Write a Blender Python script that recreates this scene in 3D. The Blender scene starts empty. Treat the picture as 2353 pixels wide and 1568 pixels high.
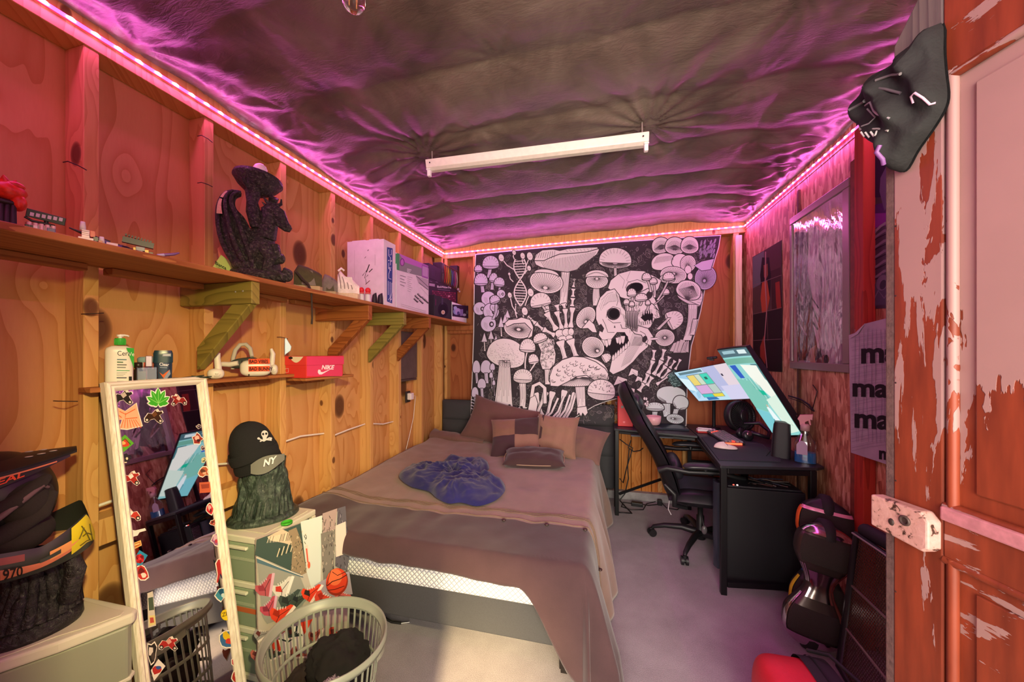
import bpy, bmesh, math, random
from mathutils import Vector as V, Matrix as MX, Euler
random.seed(7)
S = bpy.context.scene
COL = S.collection
pi = math.pi
sin, cos, rad = math.sin, math.cos, math.radians

# ---------------------------------------------------------------- camera
FOC, CX, HY, CH, YAW = 830., 1176.5, 810., 1.4, rad(13.8)
cam = bpy.data.objects.new('camera', bpy.data.cameras.new('camera'))
COL.objects.link(cam)
cam.location = (0, 0, CH)
cam.rotation_euler = (pi/2, 0, YAW)
cam.data.sensor_width = 36
cam.data.lens = FOC/2353*36
cam.data.shift_y = 26/2353
cam.data.clip_start = .02
S.camera = cam

# ---------------------------------------------------------------- world, lights, exposure
S.view_settings.view_transform = 'Standard'
S.view_settings.look = 'None'
S.view_settings.exposure = 0.55
S.view_settings.gamma = 1
S.view_settings.use_curve_mapping = False
W = bpy.data.worlds.new('world'); S.world = W; W.use_nodes = True
W.node_tree.nodes['Background'].inputs[0].default_value = (1.0, .93, .82, 1)
W.node_tree.nodes['Background'].inputs[1].default_value = 1.0

def area(name, loc, target, sx, sy, power, col, spread=180):
    l = bpy.data.lights.new(name, 'AREA'); l.shape = 'RECTANGLE'; l.size = sx; l.size_y = sy
    l.energy = power; l.color = col; l.spread = rad(spread)
    o = bpy.data.objects.new(name, l); COL.objects.link(o); o.location = loc
    o.rotation_euler = (V(target)-V(loc)).to_track_quat('-Z', 'Y').to_euler()
    return o
# daylight from the open doorway behind the camera
area('doorway_daylight', (.75, -1.6, 1.45), (-.8, 1.9, 1.1), 1.6, 2.0, 100, (1., .92, .70), 170)
area('doorway_fill_left', (-.15, -1.5, 1.5), (.85, 2.4, .95), 1.2, 1.8, 36, (1., .90, .84), 150)  # added fill that brightens the right wall and the door
# a narrow patch of warm light through the doorway that falls on the foot of the bed
area('doorway_light_patch', (.12, -1.2, 1.9), (-.46, 1.32, .12), .06, .3, 2.8, (1., .78, .38), 17)
# warm lamp of the photographer beside the doorway, on the left wall
area('doorway_lamp', (.42, -.205, 1.93), (-1.62, 1.45, .66), .08, .08, 5.2, (1., .83, .36), 54)
# pink light of the LED strip along the tops of the walls
PINK = (1., .12, .76)
def strip_light(a, b, power, aim):
    a, b = V(a), V(b); m = (a+b)/2
    o = area('led_strip_light', m, m+V(aim), (b-a).length, .012, power, PINK)
    x = (b-a).normalized(); z = -V(aim).normalized(); y = z.cross(x)
    o.rotation_euler = MX((x, y, z)).transposed().to_euler()
for a_, b_, pw, ix, iy in (((-1.624, .2, 2.452), (-1.624, 3.58, 2.452), 7.5, 1, 0), ((-1.6, 3.596, 2.452), (1.2, 3.596, 2.512), 5, 0, -1), ((1.226, .2, 2.512), (1.226, 3.58, 2.512), 9.5, -1, 0), ((-1.6, .122, 2.452), (1.2, .122, 2.512), 4, 0, 1)):
    strip_light(a_, b_, pw*.46, (ix, iy, .1)); strip_light(a_, b_, pw*.6, (ix*.35, iy*.35, -1))

# ---------------------------------------------------------------- pixel rays on real planes
def ray(x, y):
    u = (x-CX)/FOC; v = (HY-y)/FOC
    return V((u*cos(YAW)-sin(YAW), cos(YAW)+u*sin(YAW), v))
EYE = V((0, 0, CH))
def pt(x, y, X=None, Y=None, Z=None):
    r = ray(x, y)
    t = X/r.x if X is not None else Y/r.y if Y is not None else (Z-CH)/r.z
    return EYE+r*t
def onplane(x, y, o, n):
    r = ray(x, y)
    return EYE+r*((V(o)-EYE).dot(n)/r.dot(n))

# ---------------------------------------------------------------- materials
def lin(h):
    if not isinstance(h, str): return tuple(h)+(1,)
    h = h.lstrip('#'); c = [int(h[i:i+2], 16)/255 for i in (0, 2, 4)]
    return tuple((k/12.92 if k < .04045 else ((k+.055)/1.055)**2.4) for k in c)+(1,)
MC = {}
class N:
    """tiny node helper"""
    def __init__(s, name):
        s.m = bpy.data.materials.new(name); s.m.use_nodes = True
        s.t = s.m.node_tree; s.b = s.t.nodes['Principled BSDF']
    def n(s, kind, **kw):
        n = s.t.nodes.new('ShaderNode'+kind)
        for k, v in kw.items(): setattr(n, k, v)
        return n
    def l(s, a, b): s.t.links.new(a, b)
    def i(s, n, k, v):
        if hasattr(v, 'links') and hasattr(v, 'is_linked'): s.l(v, n.inputs[k])
        else: n.inputs[k].default_value = v
    def math(s, op, a, b=0., c=0., clamp=False):
        n = s.n('Math', operation=op, use_clamp=clamp); s.i(n, 0, a); s.i(n, 1, b); s.i(n, 2, c); return n.outputs[0]
    def ramp(s, f, stops, interp='LINEAR'):
        n = s.n('ValToRGB'); e = n.color_ramp.elements; n.color_ramp.interpolation = interp
        while len(e) < len(stops): e.new(.5)
        for k, (p, c) in enumerate(stops): e[k].position = p; e[k].color = lin(c) if isinstance(c, str) else c
        s.l(f, n.inputs[0]); return n.outputs[0]
    def mix(s, f, a, b, blend='MIX'):
        n = s.n('Mix', data_type='RGBA', blend_type=blend)
        s.i(n, 0, f); s.i(n, 6, a if not isinstance(a, str) else lin(a)); s.i(n, 7, b if not isinstance(b, str) else lin(b)); return n.outputs[2]
    def obj(s, scale=(1, 1, 1), offs=None):
        c = s.n('TexCoord').outputs['Object']
        m = s.n('Mapping'); s.l(c, m.inputs[0]); m.inputs['Scale'].default_value = scale
        if offs: m.inputs['Location'].default_value = offs
        return m.outputs[0]
    def noise(s, vec, scale, detail=3, rough=.55, dist=0.):
        n = s.n('TexNoise'); s.l(vec, n.inputs['Vector']); n.inputs['Scale'].default_value = scale
        n.inputs['Detail'].default_value = detail; n.inputs['Roughness'].default_value = rough; n.inputs['Distortion'].default_value = dist
        return n.outputs[0]
    def clear(s, gloss, rough=.06, tint=(1, 1, 1, 1), normal=None):
        """thin clear film: lets light through, mirrors a little"""
        t = s.n('BsdfTransparent'); t.inputs[0].default_value = tint; g = s.n('BsdfGlossy'); g.inputs['Roughness'].default_value = rough
        lw = s.n('LayerWeight'); lw.inputs[0].default_value = .25; f = s.math('ADD', gloss, s.math('MULTIPLY', lw.outputs['Fresnel'], gloss*3), clamp=True)
        mx = s.n('MixShader'); s.l(f, mx.inputs[0]); s.l(t.outputs[0], mx.inputs[1]); s.l(g.outputs[0], mx.inputs[2])
        if normal is not None:
            b = s.n('Bump'); s.l(normal, b.inputs['Height']); b.inputs['Strength'].default_value = .25; b.inputs['Distance'].default_value = .02
            s.l(b.outputs[0], g.inputs['Normal'])
        s.l(mx.outputs[0], s.t.nodes['Material Output'].inputs[0]); return s.m
    def bump(s, h, strength=.3, dist=.01):
        n = s.n('Bump'); s.l(h, n.inputs['Height']); n.inputs['Strength'].default_value = strength; n.inputs['Distance'].default_value = dist
        s.l(n.outputs[0], s.b.inputs['Normal'])
    def set(s, **k):
        for a, v in k.items():
            a = {'col': 'Base Color', 'rough': 'Roughness', 'metal': 'Metallic', 'spec': 'Specular IOR Level', 'coat': 'Coat Weight',
                 'trans': 'Transmission Weight', 'emit': 'Emission Color', 'es': 'Emission Strength', 'alpha': 'Alpha', 'sheen': 'Sheen Weight', 'ior': 'IOR'}[a]
            if isinstance(v, str): v = lin(v)
            s.i(s.b, a, v)
        return s.m

def M(col, rough=.5, metal=0., noise=0., nscale=40., bump=0., bscale=200., **kw):
    """plain coloured material with a little procedural mottling and relief"""
    key = ('M', col, rough, metal, noise, nscale, bump, bscale, tuple(sorted(kw.items())))
    if key in MC: return MC[key]
    k = N('surface_'+str(col).strip('#'))
    k.set(col=lin(col), rough=rough, metal=metal, **kw)
    if noise or bump:
        v = k.obj()
        if noise:
            f = k.noise(v, nscale, 4)
            c = lin(col); a = tuple(x*(1-noise) for x in c[:3])+(1,); b = tuple(min(1, x*(1+noise)) for x in c[:3])+(1,)
            k.l(k.ramp(f, [(.3, a), (.7, b)]), k.b.inputs['Base Color'])
        if bump: k.bump(k.noise(v, bscale, 3), bump, .004)
    MC[key] = k.m; return k.m
def flat(col, es=0.):
    """ink of a flat print; es > 0 only for lit screens and lamps"""
    key = ('F', col, es)
    if key not in MC:
        k = N(('glow_' if es else 'ink_')+str(col).strip('#'))
        if es: k.set(col='#000000', rough=.3, emit=lin(col), es=es)
        else:
            k.set(col=lin(col), rough=.75, spec=.2)
        MC[key] = k.m
    return MC[key]

def wood(name, light, dark, knot, lat=10., stretch=.12, knots=2.2, ksize=.09, vert='z', contrast=1., rough=.62):
    """pine or plywood: bands bent around knots. vert = the axis of the grain"""
    k = N(name)
    tc = k.n('TexCoord').outputs['Object']
    rnd = k.n('ObjectInfo').outputs['Random']
    sep = k.n('SeparateXYZ'); k.l(tc, sep.inputs[0])
    x, y, z = sep.outputs
    if vert == 'z': g, a, b = z, x, y
    elif vert == 'y': g, a, b = y, x, z
    else: g, a, b = x, y, z
    la = k.math('ADD', k.math('ADD', a, b), k.math('MULTIPLY', rnd, 37.))
    gg = k.math('ADD', g, k.math('MULTIPLY', rnd, 91.))
    cv = k.n('CombineXYZ'); k.l(la, cv.inputs[0]); k.l(k.math('MULTIPLY', gg, stretch), cv.inputs[1])
    low = k.noise(cv.outputs[0], lat*.45, 2, .5, .3)
    fine = k.noise(cv.outputs[0], lat*12, 3)
    kv = k.n('CombineXYZ'); k.l(k.math('MULTIPLY', la, 1.25), kv.inputs[0]); k.l(k.math('MULTIPLY', gg, .8), kv.inputs[1])
    vo = k.n('TexVoronoi', voronoi_dimensions='2D'); k.l(kv.outputs[0], vo.inputs['Vector']); vo.inputs['Scale'].default_value = knots
    d = vo.outputs['Distance']
    keep = k.math('GREATER_THAN', k.n('SeparateColor').outputs[0], .5)
    sc = [n for n in k.t.nodes if n.type == 'SEPARATE_COLOR'][-1]; k.l(vo.outputs['Color'], sc.inputs[0])
    bend = k.math('POWER', k.math('SUBTRACT', 1., k.math('MULTIPLY', d, 1.6), clamp=True), 3.)
    ph = k.math('ADD', k.math('MULTIPLY', la, lat), k.math('ADD', k.math('MULTIPLY', low, 5.), k.math('MULTIPLY', bend, 2.6)))
    band = k.math('FRACT', k.math('MULTIPLY', ph, 1.0))
    band = k.math('POWER', band, 2.5)
    band = k.math('ADD', k.math('MULTIPLY', band, .8), k.math('MULTIPLY', fine, .35))
    c = k.ramp(band, [(.12, light), (.95, dark)])
    mott = k.noise(cv.outputs[0], lat*.25, 3)
    c = k.mix(k.math('MULTIPLY', mott, .5), c, dark)
    kr = k.math('MULTIPLY', ksize*knots/2, k.math('ADD', .4, sc.outputs[1]))
    inside = k.math('MULTIPLY', keep, k.math('SUBTRACT', 1., k.math('SMOOTH_MIN', 1., k.math('POWER', k.math('DIVIDE', d, kr), 7.), .05), clamp=True), clamp=True)
    c = k.mix(k.math('MULTIPLY', inside, .9), c, knot)
    k.l(c, k.b.inputs['Base Color'])
    k.set(rough=rough, spec=.3)
    k.bump(band, .12*contrast, .004)
    return k.m

# ---------------------------------------------------------------- mesh builder
def lerp(a, b, t): return a+(b-a)*t
def rot(ax, deg): return MX.Rotation(rad(deg), 4, ax)
def tr(x, y, z): return MX.Translation((x, y, z))
def frame(o, x, y):
    """4x4 with origin o and local x, y directions"""
    x = V(x).normalized(); z = x.cross(V(y)).normalized(); y = z.cross(x)
    m = MX((x, y, z)).transposed().to_4x4(); m.translation = V(o); return m

class MB:
    def __init__(s, M=None): s.v = []; s.f = []; s.mi = []; s.sm = []; s.M = M or MX()
    def add(s, vs, fs, mi=0, sm=False):
        o = len(s.v)
        s.v += [s.M @ V(p) for p in vs]
        for f in fs: s.f.append([o+i for i in f]); s.mi.append(mi); s.sm.append(sm)
        return s
    def box(s, x0, x1, y0, y1, z0, z1, mi=0, tap=None):
        vs = [(x, y, z) for z in (z0, z1) for x, y in ((x0, y0), (x1, y0), (x1, y1), (x0, y1))]
        if tap:
            cx, cy = (x0+x1)/2, (y0+y1)/2
            vs[4:] = [(cx+(x-cx)*tap[0], cy+(y-cy)*tap[1], z) for x, y, z in vs[4:]]
        return s.add(vs, [(3, 2, 1, 0), (4, 5, 6, 7), (0, 1, 5, 4), (1, 2, 6, 5), (2, 3, 7, 6), (3, 0, 4, 7)], mi)
    def cbox(s, c, sz, mi=0, R=None, tap=None):
        k = s.M; s.M = k @ tr(*c) @ (R or MX())
        s.box(-sz[0]/2, sz[0]/2, -sz[1]/2, sz[1]/2, -sz[2]/2, sz[2]/2, mi, tap); s.M = k; return s
    def beam(s, a, b, w, h, up=(0, 0, 1), mi=0):
        a, b = V(a), V(b); d = b-a
        m = frame(a, d, up); k = s.M; s.M = k @ m
        # local x along the beam, y towards up
        s.box(0, d.length, -h/2, h/2, -w/2, w/2, mi); s.M = k; return s
    def tube(s, pts, r, n=8, mi=0, caps=True, closed=False):
        pts = [V(p) for p in pts]; L = len(pts)
        rs = r if isinstance(r, (list, tuple)) else [r]*L
        vs, fs = [], []; up = None
        for i, p in enumerate(pts):
            if closed: d = pts[(i+1) % L]-pts[i-1]
            else: d = pts[min(i+1, L-1)]-pts[max(i-1, 0)]
            d.normalize()
            if up is None: up = d.orthogonal().normalized()
            up = (up-d*up.dot(d))
            up = up.normalized() if up.length > 1e-6 else d.orthogonal().normalized()
            w = d.cross(up)
            vs += [p+(up*cos(2*pi*j/n)+w*sin(2*pi*j/n))*rs[i] for j in range(n)]
        m = L if closed else L-1
        for i in range(m):
            for j in range(n):
                a, b = i*n+j, i*n+(j+1) % n; c, d = ((i+1) % L)*n+(j+1) % n, ((i+1) % L)*n+j
                fs.append((a, b, c, d))
        s.add(vs, fs, mi, True)
        if caps and not closed:
            s.add(vs[:n], [tuple(range(n))[::-1]], mi); s.add(vs[-n:], [tuple(range(n))], mi)
        return s
    def cyl(s, a, b, r, r2=None, n=16, mi=0): return s.tube([a, b], [r, r if r2 is None else r2], n, mi)
    def lathe(s, prof, n=24, mi=0, o=(0, 0, 0), sx=1., sy=1., a0=0., a1=2*pi, sm=True):
        full = abs(a1-a0-2*pi) < 1e-6; c = n if full else n+1
        vs = [(o[0]+r*cos(a0+(a1-a0)*j/n)*sx, o[1]+r*sin(a0+(a1-a0)*j/n)*sy, o[2]+z) for r, z in prof for j in range(c)]
        fs = []
        for i in range(len(prof)-1):
            for j in range(n):
                k = (j+1) % c
                fs.append((i*c+j, i*c+k, (i+1)*c+k, (i+1)*c+j))
        s.add(vs, fs, mi, sm)
        return s
    def ell(s, c, r, nu=16, nv=10, mi=0, R=None, p=1.):
        """super-ellipsoid"""
        def sg(x): return math.copysign(abs(x)**p, x)
        k = s.M; s.M = k @ tr(*c) @ (R or MX())
        vs = []
        for i in range(nv+1):
            t = -pi/2+pi*i/nv
            for j in range(nu):
                a = 2*pi*j/nu
                vs.append((r[0]*sg(cos(t))*sg(cos(a)), r[1]*sg(cos(t))*sg(sin(a)), r[2]*sg(sin(t))))
        fs = [(i*nu+j, i*nu+(j+1) % nu, (i+1)*nu+(j+1) % nu, (i+1)*nu+j) for i in range(nv) for j in range(nu)]
        s.add(vs, fs, mi, True); s.M = k; return s
    def prism(s, poly, h0, h1, mi=0, M=None):
        """polygon in local xy pulled along local z"""
        k = s.M; s.M = k @ (M or MX()); n = len(poly)
        ar = sum(poly[i-1][0]*poly[i][1]-poly[i][0]*poly[i-1][1] for i in range(n))
        if ar < 0: poly = poly[::-1]
        vs = [(x, y, h0) for x, y in poly]+[(x, y, h1) for x, y in poly]
        fs = [tuple(range(n))[::-1], tuple(range(n, 2*n))]+[(i, (i+1) % n, n+(i+1) % n, n+i) for i in range(n)]
        s.add(vs, fs, mi); s.M = k; return s
    def grid(s, fn, nu, nv, mi=0, sm=True, closed=False):
        vs = [fn(i/nu, j/nv) for j in range(nv+1) for i in range(nu+1)]
        w = nu+1
        s.add(vs, [(j*w+i, j*w+i+1, (j+1)*w+i+1, (j+1)*w+i) for j in range(nv) for i in range(nu)], mi, sm); return s
    def shell(s, fn, nu, nv, th, mi=0):
        """grid with thickness: fn gives a point, th the offset vector"""
        th = V(th)
        s.grid(fn, nu, nv, mi); s.grid(lambda u, v: V(fn(1-u, v))+th, nu, nv, mi)
        for e in (0, 1):
            s.grid(lambda u, v, e=e: V(fn(u if e == 0 else 1-u, e))+th*(1-v), nu, 1, mi, False)
            s.grid(lambda u, v, e=e: V(fn(e, u if e == 1 else 1-u))+th*(1-v), nv, 1, mi, False)
        return s
    def build(s, name, mats, parent=None, local=False, bevel=0., seg=2, sub=0, loc=None):
        me = bpy.data.meshes.new(name)
        off = V((0, 0, 0))
        if parent is not None and not local:
            q = parent
            while q is not None: off += q.location; q = q.parent
        if loc is not None: off += V(loc)
        me.from_pydata([tuple(p-off) for p in s.v], [], s.f)
        if not isinstance(mats, (list, tuple)): mats = [mats]
        for m in mats: me.materials.append(m)
        me.polygons.foreach_set('material_index', s.mi)
        me.polygons.foreach_set('use_smooth', s.sm)
        me.update()
        o = bpy.data.objects.new(name, me); COL.objects.link(o)
        if parent is not None: o.parent = parent
        if loc is not None: o.location = V(loc)
        if bevel:
            b = o.modifiers.new('bevel', 'BEVEL'); b.width = bevel; b.segments = seg; b.limit_method = 'ANGLE'; b.angle_limit = rad(40)
        if sub:
            b = o.modifiers.new('sub', 'SUBSURF'); b.levels = sub; b.render_levels = sub
        return o

def tag(o, label, cat, group=None, kind=None):
    o['label'] = label; o['category'] = cat
    if group: o['group'] = group
    if kind: o['kind'] = kind
    return o
def thing(name, label, cat, loc=(0, 0, 0), rz=0., group=None):
    o = bpy.data.objects.new(name, None); COL.objects.link(o); o.empty_display_size = .05
    o.location = loc; o.rotation_euler = (0, 0, rad(rz)); return tag(o, label, cat, group)
def struct(o): o['kind'] = 'structure'; return o
def stuff(o): o['kind'] = 'stuff'; return o
def lab(o, label): o['label'] = label; return o

class Print:
    """flat print on a real plane; shapes are given in photograph pixels (optionally of a zoomed crop) and projected on that plane"""
    def __init__(s, o, n, crop=(0, 0, 1), lift=.0008, step=.00003, es=0., warp=None):
        s.o, s.n = V(o), V(n).normalized(); s.c = crop; s.lift = lift; s.step = step; s.L = 0; s.es = es; s.warp = warp
        if s.n.dot(EYE-s.o) < 0: s.n = -s.n
        s.mb = MB(); s.mats = []; s.idx = {}
    def mat(s, c):
        k = c
        if k not in s.idx: s.idx[k] = len(s.mats); s.mats.append(flat(c, s.es) if isinstance(c, (str, tuple)) else c)
        return s.idx[k]
    def P(s, x, y):
        ox, oy, k = s.c
        p = onplane(ox+x*k, oy+y*k, s.o, s.n)
        if s.warp: p = s.warp(p)
        return p+s.n*(s.lift+s.L*s.step)
    def up(s): s.L += 1
    def poly(s, pts, c):
        s.up(); vs = [s.P(x, y) for x, y in pts]
        s.mb.add(vs, [tuple(range(len(vs)))], s.mat(c)); return s
    def rect(s, x0, y0, x1, y1, c): return s.poly([(x0, y0), (x1, y0), (x1, y1), (x0, y1)], c)
    def ell(s, x, y, rx, ry, c, rot=0, n=20):
        a = rad(rot); ca, sa = cos(a), sin(a)
        return s.poly([(x+rx*cos(t)*ca-ry*sin(t)*sa, y+rx*cos(t)*sa+ry*sin(t)*ca) for t in [2*pi*i/n for i in range(n)]], c)
    def line(s, pts, w, c, closed=False, up=True):
        if up: s.up()
        if closed: pts = list(pts)+[pts[0]]
        n = len(pts); vs = []
        for i, (x, y) in enumerate(pts):
            a, b = pts[max(i-1, 0)], pts[min(i+1, n-1)]
            if closed and i in (0, n-1): a, b = pts[n-2], pts[1]
            dx, dy = b[0]-a[0], b[1]-a[1]; L = math.hypot(dx, dy) or 1
            ww = (w[0]+(w[1]-w[0])*i/max(1, n-1) if isinstance(w, tuple) else w)/2
            vs += [s.P(x-dy/L*ww, y+dx/L*ww), s.P(x+dy/L*ww, y-dx/L*ww)]
        s.mb.add(vs, [(2*i, 2*i+1, 2*i+3, 2*i+2) for i in range(n-1)], s.mat(c)); return s
    def text(s, txt, x, y, h, c, ang=0., ang2=None, wid=1., bold=0., font=None, skew=0.):
        """baseline start (x, y), cap height h in pixels, ang = slope of the baseline in degrees (down positive)"""
        s.up()
        me = glyphs(txt, bold)
        a = rad(ang); b = rad(ang2) if ang2 is not None else 0.
        k = h/.7
        vs = []
        for p in me[0]:
            gx, gy = p[0]*k*wid+p[1]*skew*k, p[1]*k
            vs.append(s.P(x+gx*cos(a)+gy*sin(b), y+gx*sin(a)-gy*cos(b)))
        s.mb.add(vs, me[1], s.mat(c)); return s
    def build(s, name, parent=None): return s.mb.build(name, s.mats, parent)

GC = {}
def glyphs(txt, bold=0.):
    if (txt, bold) in GC: return GC[txt, bold]
    cu = bpy.data.curves.new('lettering', 'FONT'); cu.body = txt; cu.offset = bold; cu.resolution_u = 3
    o = bpy.data.objects.new('lettering', cu); COL.objects.link(o)
    dg = bpy.context.evaluated_depsgraph_get()
    me = bpy.data.meshes.new_from_object(o.evaluated_get(dg))
    r = ([tuple(v.co) for v in me.vertices], [tuple(p.vertices) for p in me.polygons])
    bpy.data.objects.remove(o); bpy.data.curves.remove(cu); bpy.data.meshes.remove(me)
    GC[txt, bold] = r; return r

def nz(x, y=0., z=0.):
    """smooth value noise -1..1"""
    from mathutils import noise
    return noise.noise(V((x, y, z)))
def cushion(mb, w, h, t, M, n=18, pinch=.12, mi=0, wr=.0):
    """pillow: w x h, thickness t, corners drawn out"""
    k = mb.M; mb.M = k @ M
    def fn(sgn):
        def f(u, v):
            a, b = 2*u-1, 2*v-1
            ea = 1-abs(a)**2.6; eb = 1-abs(b)**2.6
            z = sgn*t/2*(max(0, ea)*max(0, eb))**.42
            sh = 1-pinch*(1-b*b)*abs(a)**3; sv = 1-pinch*(1-a*a)*abs(b)**3
            z += wr*nz(u*5+t*9, v*5, sgn)*max(0, ea*eb)
            return (a*w/2*sh, b*h/2*sv, z)
        return f
    mb.grid(fn(1), n, n, mi); g = fn(-1); mb.grid(lambda u, v: g(1-u, v), n, n, mi)
    mb.M = k
# ================================================================ ROOM
XL, XR, YB = -1.645, 1.25, 3.62          # stud faces left, panel face right, stud face back
LEDZ = lambda x: 2.46+(x-XL)/(XR-XL)*.06
WPLY = wood('plywood', '#d2a066', '#b87f45', '#4a2814', lat=13., stretch=.13, knots=2.6, ksize=.11)
WSTUD = wood('stud_pine', '#d8a868', '#c08a4c', '#5a3018', lat=24., stretch=.05, knots=3.2, ksize=.05)
WBACK = wood('back_plywood', '#b06a40', '#93502c', '#3e1a0e', lat=12., stretch=.14, knots=2.4, ksize=.1)
WSHELF = wood('shelf_fir', '#b67a42', '#8a4e24', '#4a2412', lat=26., stretch=.035, knots=1.2, ksize=.03, vert='y')
WGREEN = wood('green_treated_pine', '#9a8a3e', '#6d6128', '#3c3018', lat=24., stretch=.05, knots=3., ksize=.05, vert='x')
WARM = wood('arm_fir', '#a8642e', '#7c4018', '#3e1c0c', lat=24., stretch=.06, knots=2., ksize=.05, vert='x')
def osb():
    k = N('oriented_strand_board')
    v = k.obj((1, 9, 1.1)); w = k.obj((1, 26, 2.2), (3, 1, 7))
    a = k.noise(v, 5, 4, .6, 1.2); b = k.noise(w, 6, 3, .6, .6)
    vo = k.n('TexVoronoi'); k.l(k.obj((1, 16, 4.5)), vo.inputs['Vector']); vo.inputs['Scale'].default_value = 3.2
    sc = k.n('SeparateColor'); k.l(vo.outputs['Color'], sc.inputs[0])
    f = k.math('ADD', k.math('MULTIPLY', a, .5), k.math('ADD', k.math('MULTIPLY', b, .35), k.math('MULTIPLY', sc.outputs[0], .28)))
    c = k.ramp(f, [(.26, '#5a2e20'), (.46, '#a06246'), (.62, '#c48e6c'), (.8, '#e2bc98')])
    k.l(c, k.b.inputs['Base Color']); k.set(rough=.6); k.bump(f, .35, .006); return k.m
WOSB = osb()
CONC = M('#9a9696', .9, noise=.18, nscale=18, bump=.3, bscale=90)

# ---- floor: worn pale carpet on the slab
k = N('pale_carpet')
v = k.obj()
a = k.noise(v, 3.2, 5, .62); b = k.noise(v, 260, 2)
f = k.math('ADD', k.math('MULTIPLY', a, .6), k.math('MULTIPLY', b, .5))
k.l(k.ramp(f, [(.32, '#756c70'), (.52, '#948a8e'), (.75, '#aba2a6')]), k.b.inputs['Base Color']); k.set(rough=.95, spec=.1, sheen=.2); k.bump(b, .5, .004)
struct(MB().box(XL-.12, XR+.12, -1.6, YB+.12, -.06, 0).build('floor', k.m))

# ---- left wall
wl = struct(MB().box(XL-.11, XL-.09, .0, YB+.1, 0, 2.62).build('wall_left', WPLY))
for y in (.10, .475, .852, 1.225, 1.60, 1.97, 2.37, 2.753, 3.154, 3.60):
    MB().box(XL-.09, XL+random.uniform(-.002, .002), y-.038, y, .04, 2.41).build('stud', WSTUD, wl, bevel=.002, seg=1)
MB().box(XL-.09, XL+.004, .0, YB, 2.41, 2.452).build('top_plate', WSTUD, wl, bevel=.002, seg=1)
MB().box(XL-.09, XL, .0, YB, 2.453, 2.56).build('top_plate', WSTUD, wl, bevel=.002, seg=1)
MB().box(XL-.09, XL+.002, .0, YB, 0, .04).build('sole_plate', WSTUD, wl, bevel=.002, seg=1)
# blocking between two studs, behind the helmet and by the outlet
for y0, y1, z in ((.475, .814, .74), (.852, 1.187, .74), (1.225, 1.562, .69)):
    MB().box(XL-.09, XL-.006, y0, y1, z, z+.09).build('blocking', WSTUD, wl, bevel=.002, seg=1)
# bent nails in the studs
def nail(p, d, L=.05):
    p = V(p); d = V(d)
    MB().tube([p-V((.01, 0, 0)), p+V((.012, 0, 0)), p+V((.02, 0, 0))+d*L*.5, p+V((.018, 0, 0))+d*L], .0016, 6).build('nail', M('#3c302c', .5, .6), wl)
for x, y in ((150, 372), (458, 312), (458, 420), (192, 722), (640, 775), (128, 922)):
    q = pt(x, y, X=XL); nail(q, (0, .95, random.uniform(-.25, .25)), .042)

# ---- back wall: plywood in a frame, vertical boards low down, concrete curb
wb = struct(MB().box(XL-.11, XR+.1, YB+.09, YB+.11, 0, 2.66).build('wall_back', WBACK))
for x0, x1 in ((-1.644, -1.61), (-1.315, -1.275), (-.86, -.82), (-.40, -.36), (.06, .10), (.52, .56), (.735, .775), (1.155, 1.20)):
    MB().box(x0, x1, YB, YB+.09, .09, LEDZ(x0)-.05).build('stud', WSTUD, wb, bevel=.002, seg=1)
for x0, x1 in ((-1.61, -1.315), (-1.275, -.86)):
    MB().box(x0, x1, YB+.006, YB+.09, 1.60, 1.69).build('blocking', WBACK, wb, bevel=.002, seg=1)
p = MB()
for x0, x1 in ((XL, XR),):
    p.add([(XL, YB-.004, LEDZ(XL)-.05), (XR, YB-.004, LEDZ(XR)-.05), (XR, YB-.004, LEDZ(XR)+.1), (XL, YB-.004, LEDZ(XL)+.1),
           (XL, YB+.09, LEDZ(XL)-.05), (XR, YB+.09, LEDZ(XR)-.05), (XR, YB+.09, LEDZ(XR)+.1), (XL, YB+.09, LEDZ(XL)+.1)],
          [(0, 1, 2, 3), (7, 6, 5, 4), (0, 4, 5, 1), (1, 5, 6, 2), (2, 6, 7, 3), (3, 7, 4, 0)])
p.build('top_plate', WSTUD, wb, bevel=.002, seg=1)
WLOW = wood('lower_boards', '#d08a44', '#b4641e', '#6a3010', lat=20., stretch=.05, knots=2.2, ksize=.04)
x = .10
while x < .735:
    x1 = min(x+.092, .735)
    MB().box(x+.002, x1-.002, YB+.02+random.uniform(0, .004), YB+.05, .07, .735).build('board', WLOW, wb, bevel=.003, seg=1); x = x1
MB().box(.10, .735, YB+.01, YB+.06, .735, .80).build('blocking', WSTUD, wb, bevel=.002, seg=1)
# corner stud: the light on it is put into its pale colour
MB().box(1.165, 1.215, YB-.03, YB+.0, .78, 2.44).build('corner_board', wood('lit_pine', '#f2e2c4', '#dcc49c', '#a08050', lat=20., stretch=.05), wb, bevel=.002, seg=1)
struct(MB().box(.06, XR, YB-.03, YB+.09, 0, .075).build('trim_1', CONC, bevel=.006))

# ---- right wall of strand board
wr = struct(MB().box(XR+.016, XR+.03, .0, YB+.1, 0, 2.66).build('wall_right', WOSB))
for y0, y1 in ((.1, 1.30), (1.303, 1.905), (1.98, 2.757), (2.765, YB+.08)):
    MB().box(XR, XR+.016, y0, y1, .02, 2.6).build('panel', WOSB, wr, bevel=.002, seg=1)
MB().box(XR-.012, XR, 2.70, 2.722, .3, 2.45).build('seam_batten', M('#54301f', .7, noise=.3, nscale=60), wr, bevel=.002, seg=1)
RED = wood('red_painted_stud', '#b23a26', '#8a2818', '#4a160c', lat=18., stretch=.06)
MB().box(XR-.05, XR, 2.044, 2.109, .0, 2.48).build('stud', RED, wr, bevel=.003, seg=1)
MB().box(XR-.03, XR, 2.115, 2.175, .0, 2.36).build('stud', M('#7c3b28', .7, noise=.2, nscale=30), wr, bevel=.003, seg=1)
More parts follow.
